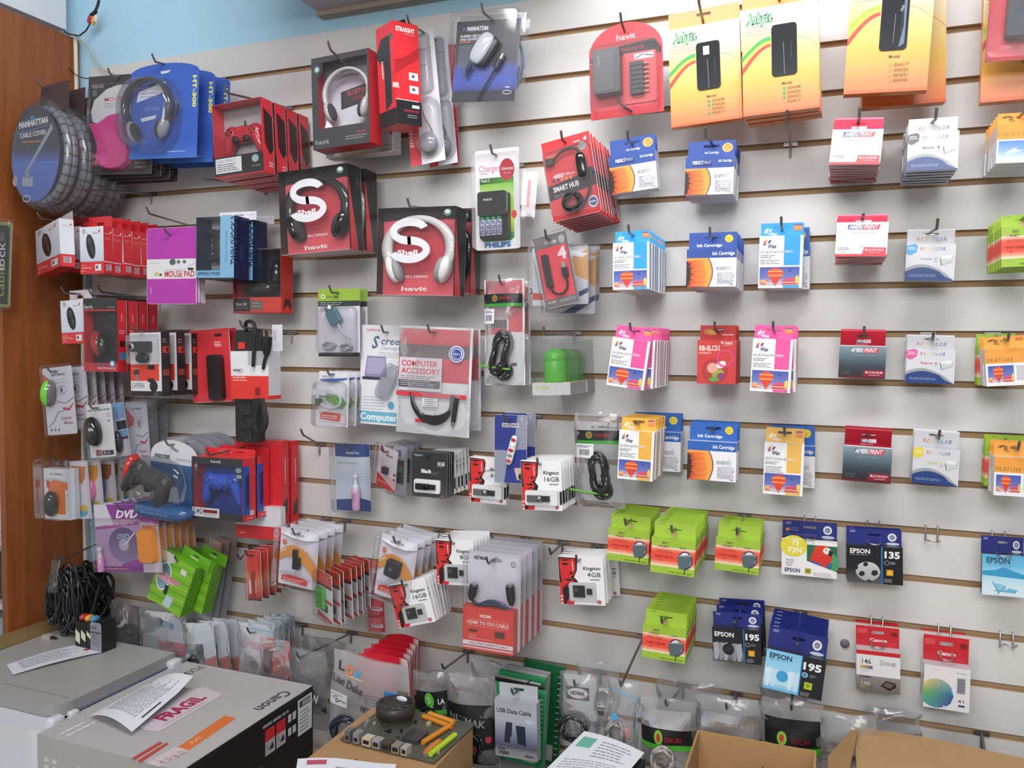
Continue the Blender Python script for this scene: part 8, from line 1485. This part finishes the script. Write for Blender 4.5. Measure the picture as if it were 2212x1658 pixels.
# carton with motherboard
def pbox(px_, lab, x0, x1, y0, y1, zt, extra=None, col='a8845c'):
    o = empty('cardboard_box', ((x0+x1)/2, (y0+y1)/2, CT), lab, 'box'); W, D, H = x1-x0, y1-y0, zt-CT; mb = MB(); mb.box(-W/2, W/2, -D/2, D/2, 0, H, col, 'kraft_card')
    if extra: extra(mb, W, D, H)
    mb.build('carton', o); return o
def ex1(mb, W, D, H):
    p = Pt(mb, W, D, 100, 100, O=(-W/2, D/2, H), vz=(0,-1,0), n=(0,0,1), m='kraft_card'); p.poly([(44, 88), (66, 88), (60, 100), (38, 100)], 'd8a020'); p.T('B', 24, 70, 12, '2a2420', w=11, bold=.01); p.T('L', 36, 64, 9, '2a2420', w=8, bold=.01)
pbox(0, 'brown cardboard box carrying a bare motherboard', -.935, -.685, -.60, -.275, .60, ex1)
o = empty('motherboard', (-.795, -.352, .601), 'bare motherboard with black fan and orange and lime slots, on the brown box', 'motherboard'); o.rotation_euler.z = R_(-3)
mb = MB(); mb.box(-.115, .108, -.088, .09, .002, .005, '5a5a52', 'plastic', cols={'t': '55574e'})
rnd = random.Random(5)
mb.build('circuit_board', o)
for k in range(46):
    if k % 23 == 0: mb = MB()
    x, y = rnd.uniform(-.11, .1), rnd.uniform(-.082, .085); s_ = rnd.uniform(.002, .005); mb.box(x-s_, x+s_, y-s_, y+s_, .005, .006+rnd.random()*.006, rnd.choice(['2a2a2c', '8a8a84', '6a6c60', '3a3c38', 'b0a890']), 'plastic')
    if k % 23 == 22: c_ = mb.build('components', o); c_['kind'] = 'stuff'
mb = MB(); mb.lathe([(.036, 0), (.036, .012), (.042, .016), (.042, .040), (.038, .042), (.036, .036), (.012, .034), (.0, .036)], (-.052, .025, .006), (0,0,1), ['5a5650', '4a4844', '33302e', '33302e', '3a3734', '2a2826', '34322f', '34322f'], 'plastic', 32)
mb.build('cooling_fan', o); mb = MB()
for k in range(9): a = 2*math.pi*k/9; c, s_ = math.cos(a), math.sin(a); mb.face([(-.052+.012*c, .025+.012*s_, .041), (-.052+.034*c, .025+.034*s_, .043), (-.052+.034*math.cos(a+.45), .025+.034*math.sin(a+.45), .040), (-.052+.012*math.cos(a+.6), .025+.012*math.sin(a+.6), .040)], '3c3936', 'plastic')
mb.build('fan_blades', o)
for (a, b, c, nm) in (((-.005, .062), (.075, .045), 'd88a2c', 'orange_slot'), ((.070, .055), (.055, -.040), 'd88a2c', 'orange_slot'), ((.098, .018), (.092, -.075), 'b4d430', 'lime_slot'), ((.082, -.02), (.080, -.07), 'd0803c', 'orange_slot'), ((.0, .078), (.07, .066), 'd8943c', 'orange_slot')):
    A, B = Vector((*a, .011)), Vector((*b, .011)); mb = MB(); mb.tube([A, B], .0065, c, 'plastic', 4); mb.build(nm, o)
mb = MB(); mb.box(.008, .045, -.045, .0, .005, .014, '8e9094', 'steel'); mb.build('chip_cooler', o)
for k, (x, w_, c) in enumerate(((-.100, .012, '6a6a6e'), (-.080, .014, '8a8a8e'), (-.058, .02, 'c8bca0'), (-.034, .018, '9a9aa0'), (-.012, .02, '4a443c'), (.012, .018, '8a8478'), (.034, .014, 'a8a49c'))): mb = MB(); mb.box(x, x+w_, -.092, -.072, .005, .021 if k > 1 else .026, c, 'plastic'); mb.box(x+.003, x+w_-.003, -.0925, -.09, .009, .017, '1c1c1e', 'plastic'); mb.build('port', o)
mb = MB(); mb.box(-.07, -.045, .06, .066, .005, .055, '6c6a5c', 'plastic'); mb.box(-.105, -.07, .06, .068, .03, .046, '2f7ab8', 'plastic'); mb.ell((-.052, .05, .045), (.014, .004, .006), 'd8dade', 'plastic'); mb.build('riser_card', o)
# loose papers
def inv3(qp, mb, f): qp(.1, .1, .3, .3, 'b85068'); qp(.4, .4, .6, .5, '8a8e98'); qp(.62, .35, .84, .5, '7ab8a0')
paper('invoice', 'white sheet with a pink printed mark at the bottom edge of the picture', [(643,1638), (856,1645), (850,1690), (636,1690)], .612, lambda u, v: .004*math.sin(5*u), inv3)
def inv4(qp, mb, f): qp(.08, .1, .3, .3, '6ab098'); rows(qp, .4, .9, .12, .5, 6, seed=9); rows(qp, .1, .95, .55, .95, 8, seed=12, c='9a9ea8')
# dark box under the right sheet
pk = -.68; pr_ = at(1360, 1600, .222).x
def exb(mb, W, D, H):
    p = Pt(mb, W, H, 100, 100, O=(-W/2, -D/2, H), m='gloss_card'); p.rect(10, 10, 24, 40, 'c8c8cc'); p.lines(11, 16, 23, 3, 8, 3, '5a5a60')
pbox(0, 'low black box standing under the grey data cable box', -.68, -.475, -.37, -.266, .50, exb, col='1d1c1d')
pbox(0, 'black box under the white invoice with green stamp', -.46, -.315, -.40, -.262, .598, col='1d1c1d')
paper('invoice', 'white invoice with green stamp leaning on the black box', [(1262,1578), (1392,1626), (1330,1700), (1150,1690)], .606, lambda u, v: .006*math.sin(3*u), inv4, zs=[.012, .006, .0, .0])
# open brown cartons on the right
o = empty('open_carton', (-.09, -.33, CT), 'open brown carton in front of the foil bag', 'box'); zt = .66; K = 'b08a5c'
mb = MB(); mb.box(-.125, .088, .10, .104, 0, zt-CT, K, 'kraft_card'); mb.box(-.129, -.125, -.16, .104, 0, zt-CT, 'a8845a', 'kraft_card'); mb.box(.088, .092, -.16, .104, 0, zt-CT, K, 'kraft_card'); mb.box(-.129, .092, -.164, -.16, 0, .06, K, 'kraft_card'); mb.build('carton', o)
mb = MB(); mb.face([(-.02, .02, .22), (.0, .06, .235), (.02, .02, .19), (-.01, -.02, .17)], '5a2c2c', 'shiny_plastic'); mb.box(-.03, .02, -.01, .03, .1, .2, '6a3030', 'gloss_card'); c_ = mb.build('folded_flap', o)
o = empty('closed_carton', (.26, -.28, CT), 'brown carton with raised flaps and red printed line at the lower right', 'box')
mb = MB(); mb.box(-.22, .4, -.16, .015, 0, .262, 'a88458', 'kraft_card'); p = Pt(mb, .62, .262, 100, 100, O=(-.22, -.16, .262)); p.rect(8, 8, 100, 9.5, 'b84a3c'); p.T('NN', 2, 20, 10, '4a3826', w=4, bold=.02); mb.build('carton', o)
mb = MB(); mb.sheet(lambda u, v: (-.19+.6*u, .15-.17*v+.01*math.sin(9*u), .275-.010*v+.006*math.sin(7*u+1)*v), 16, 6, 'b08c60', 'kraft_card'); mb.sheet(lambda u, v: (-.19+.6*u, .15-.17*v+.01*math.sin(9*u), .272-.010*v+.006*math.sin(7*u+1)*v), 16, 6, 'a07c52', 'kraft_card'); mb.build('top_flap', o)
mb = MB(); A, B, C1, D1 = Vector((-.22, -.16, .262)), Vector((-.18, .15, .29)), Vector((-.238, .02, .27)), Vector((-.24, -.16, .25)); mb.face([A, B, C1, D1], '9a784e', 'kraft_card'); mb.build('side_flap', o)

# what shows of the neighbouring shelves at the left edge
for (ya, yb, c, lb) in ((1082, 1156, 'd8dae4', 'white carton on the shelf left of the wooden cabinet side'), (1212, 1290, '2c343c', 'dark package on the shelf left of the wooden cabinet side, below the white carton'), (1330, 1392, '9ab0bc', 'pale blue package low on the shelf left of the wooden cabinet side')):
    A, B = at(3, ya, .16), at(3, yb, .16); o = empty('shelf_package', (-2.27, -.1, B.z), lb, 'package'); mb = MB(); mb.box(-.12, .105, -.07, .08, 0, A.z-B.z, c, 'gloss_card'); mb.face([(-.12, -.0705, .01), (.105, -.0705, .01), (.105, -.0705, .018), (-.12, -.0705, .018)], mixc(c, '606468', .5)); mb.build('carton', o)
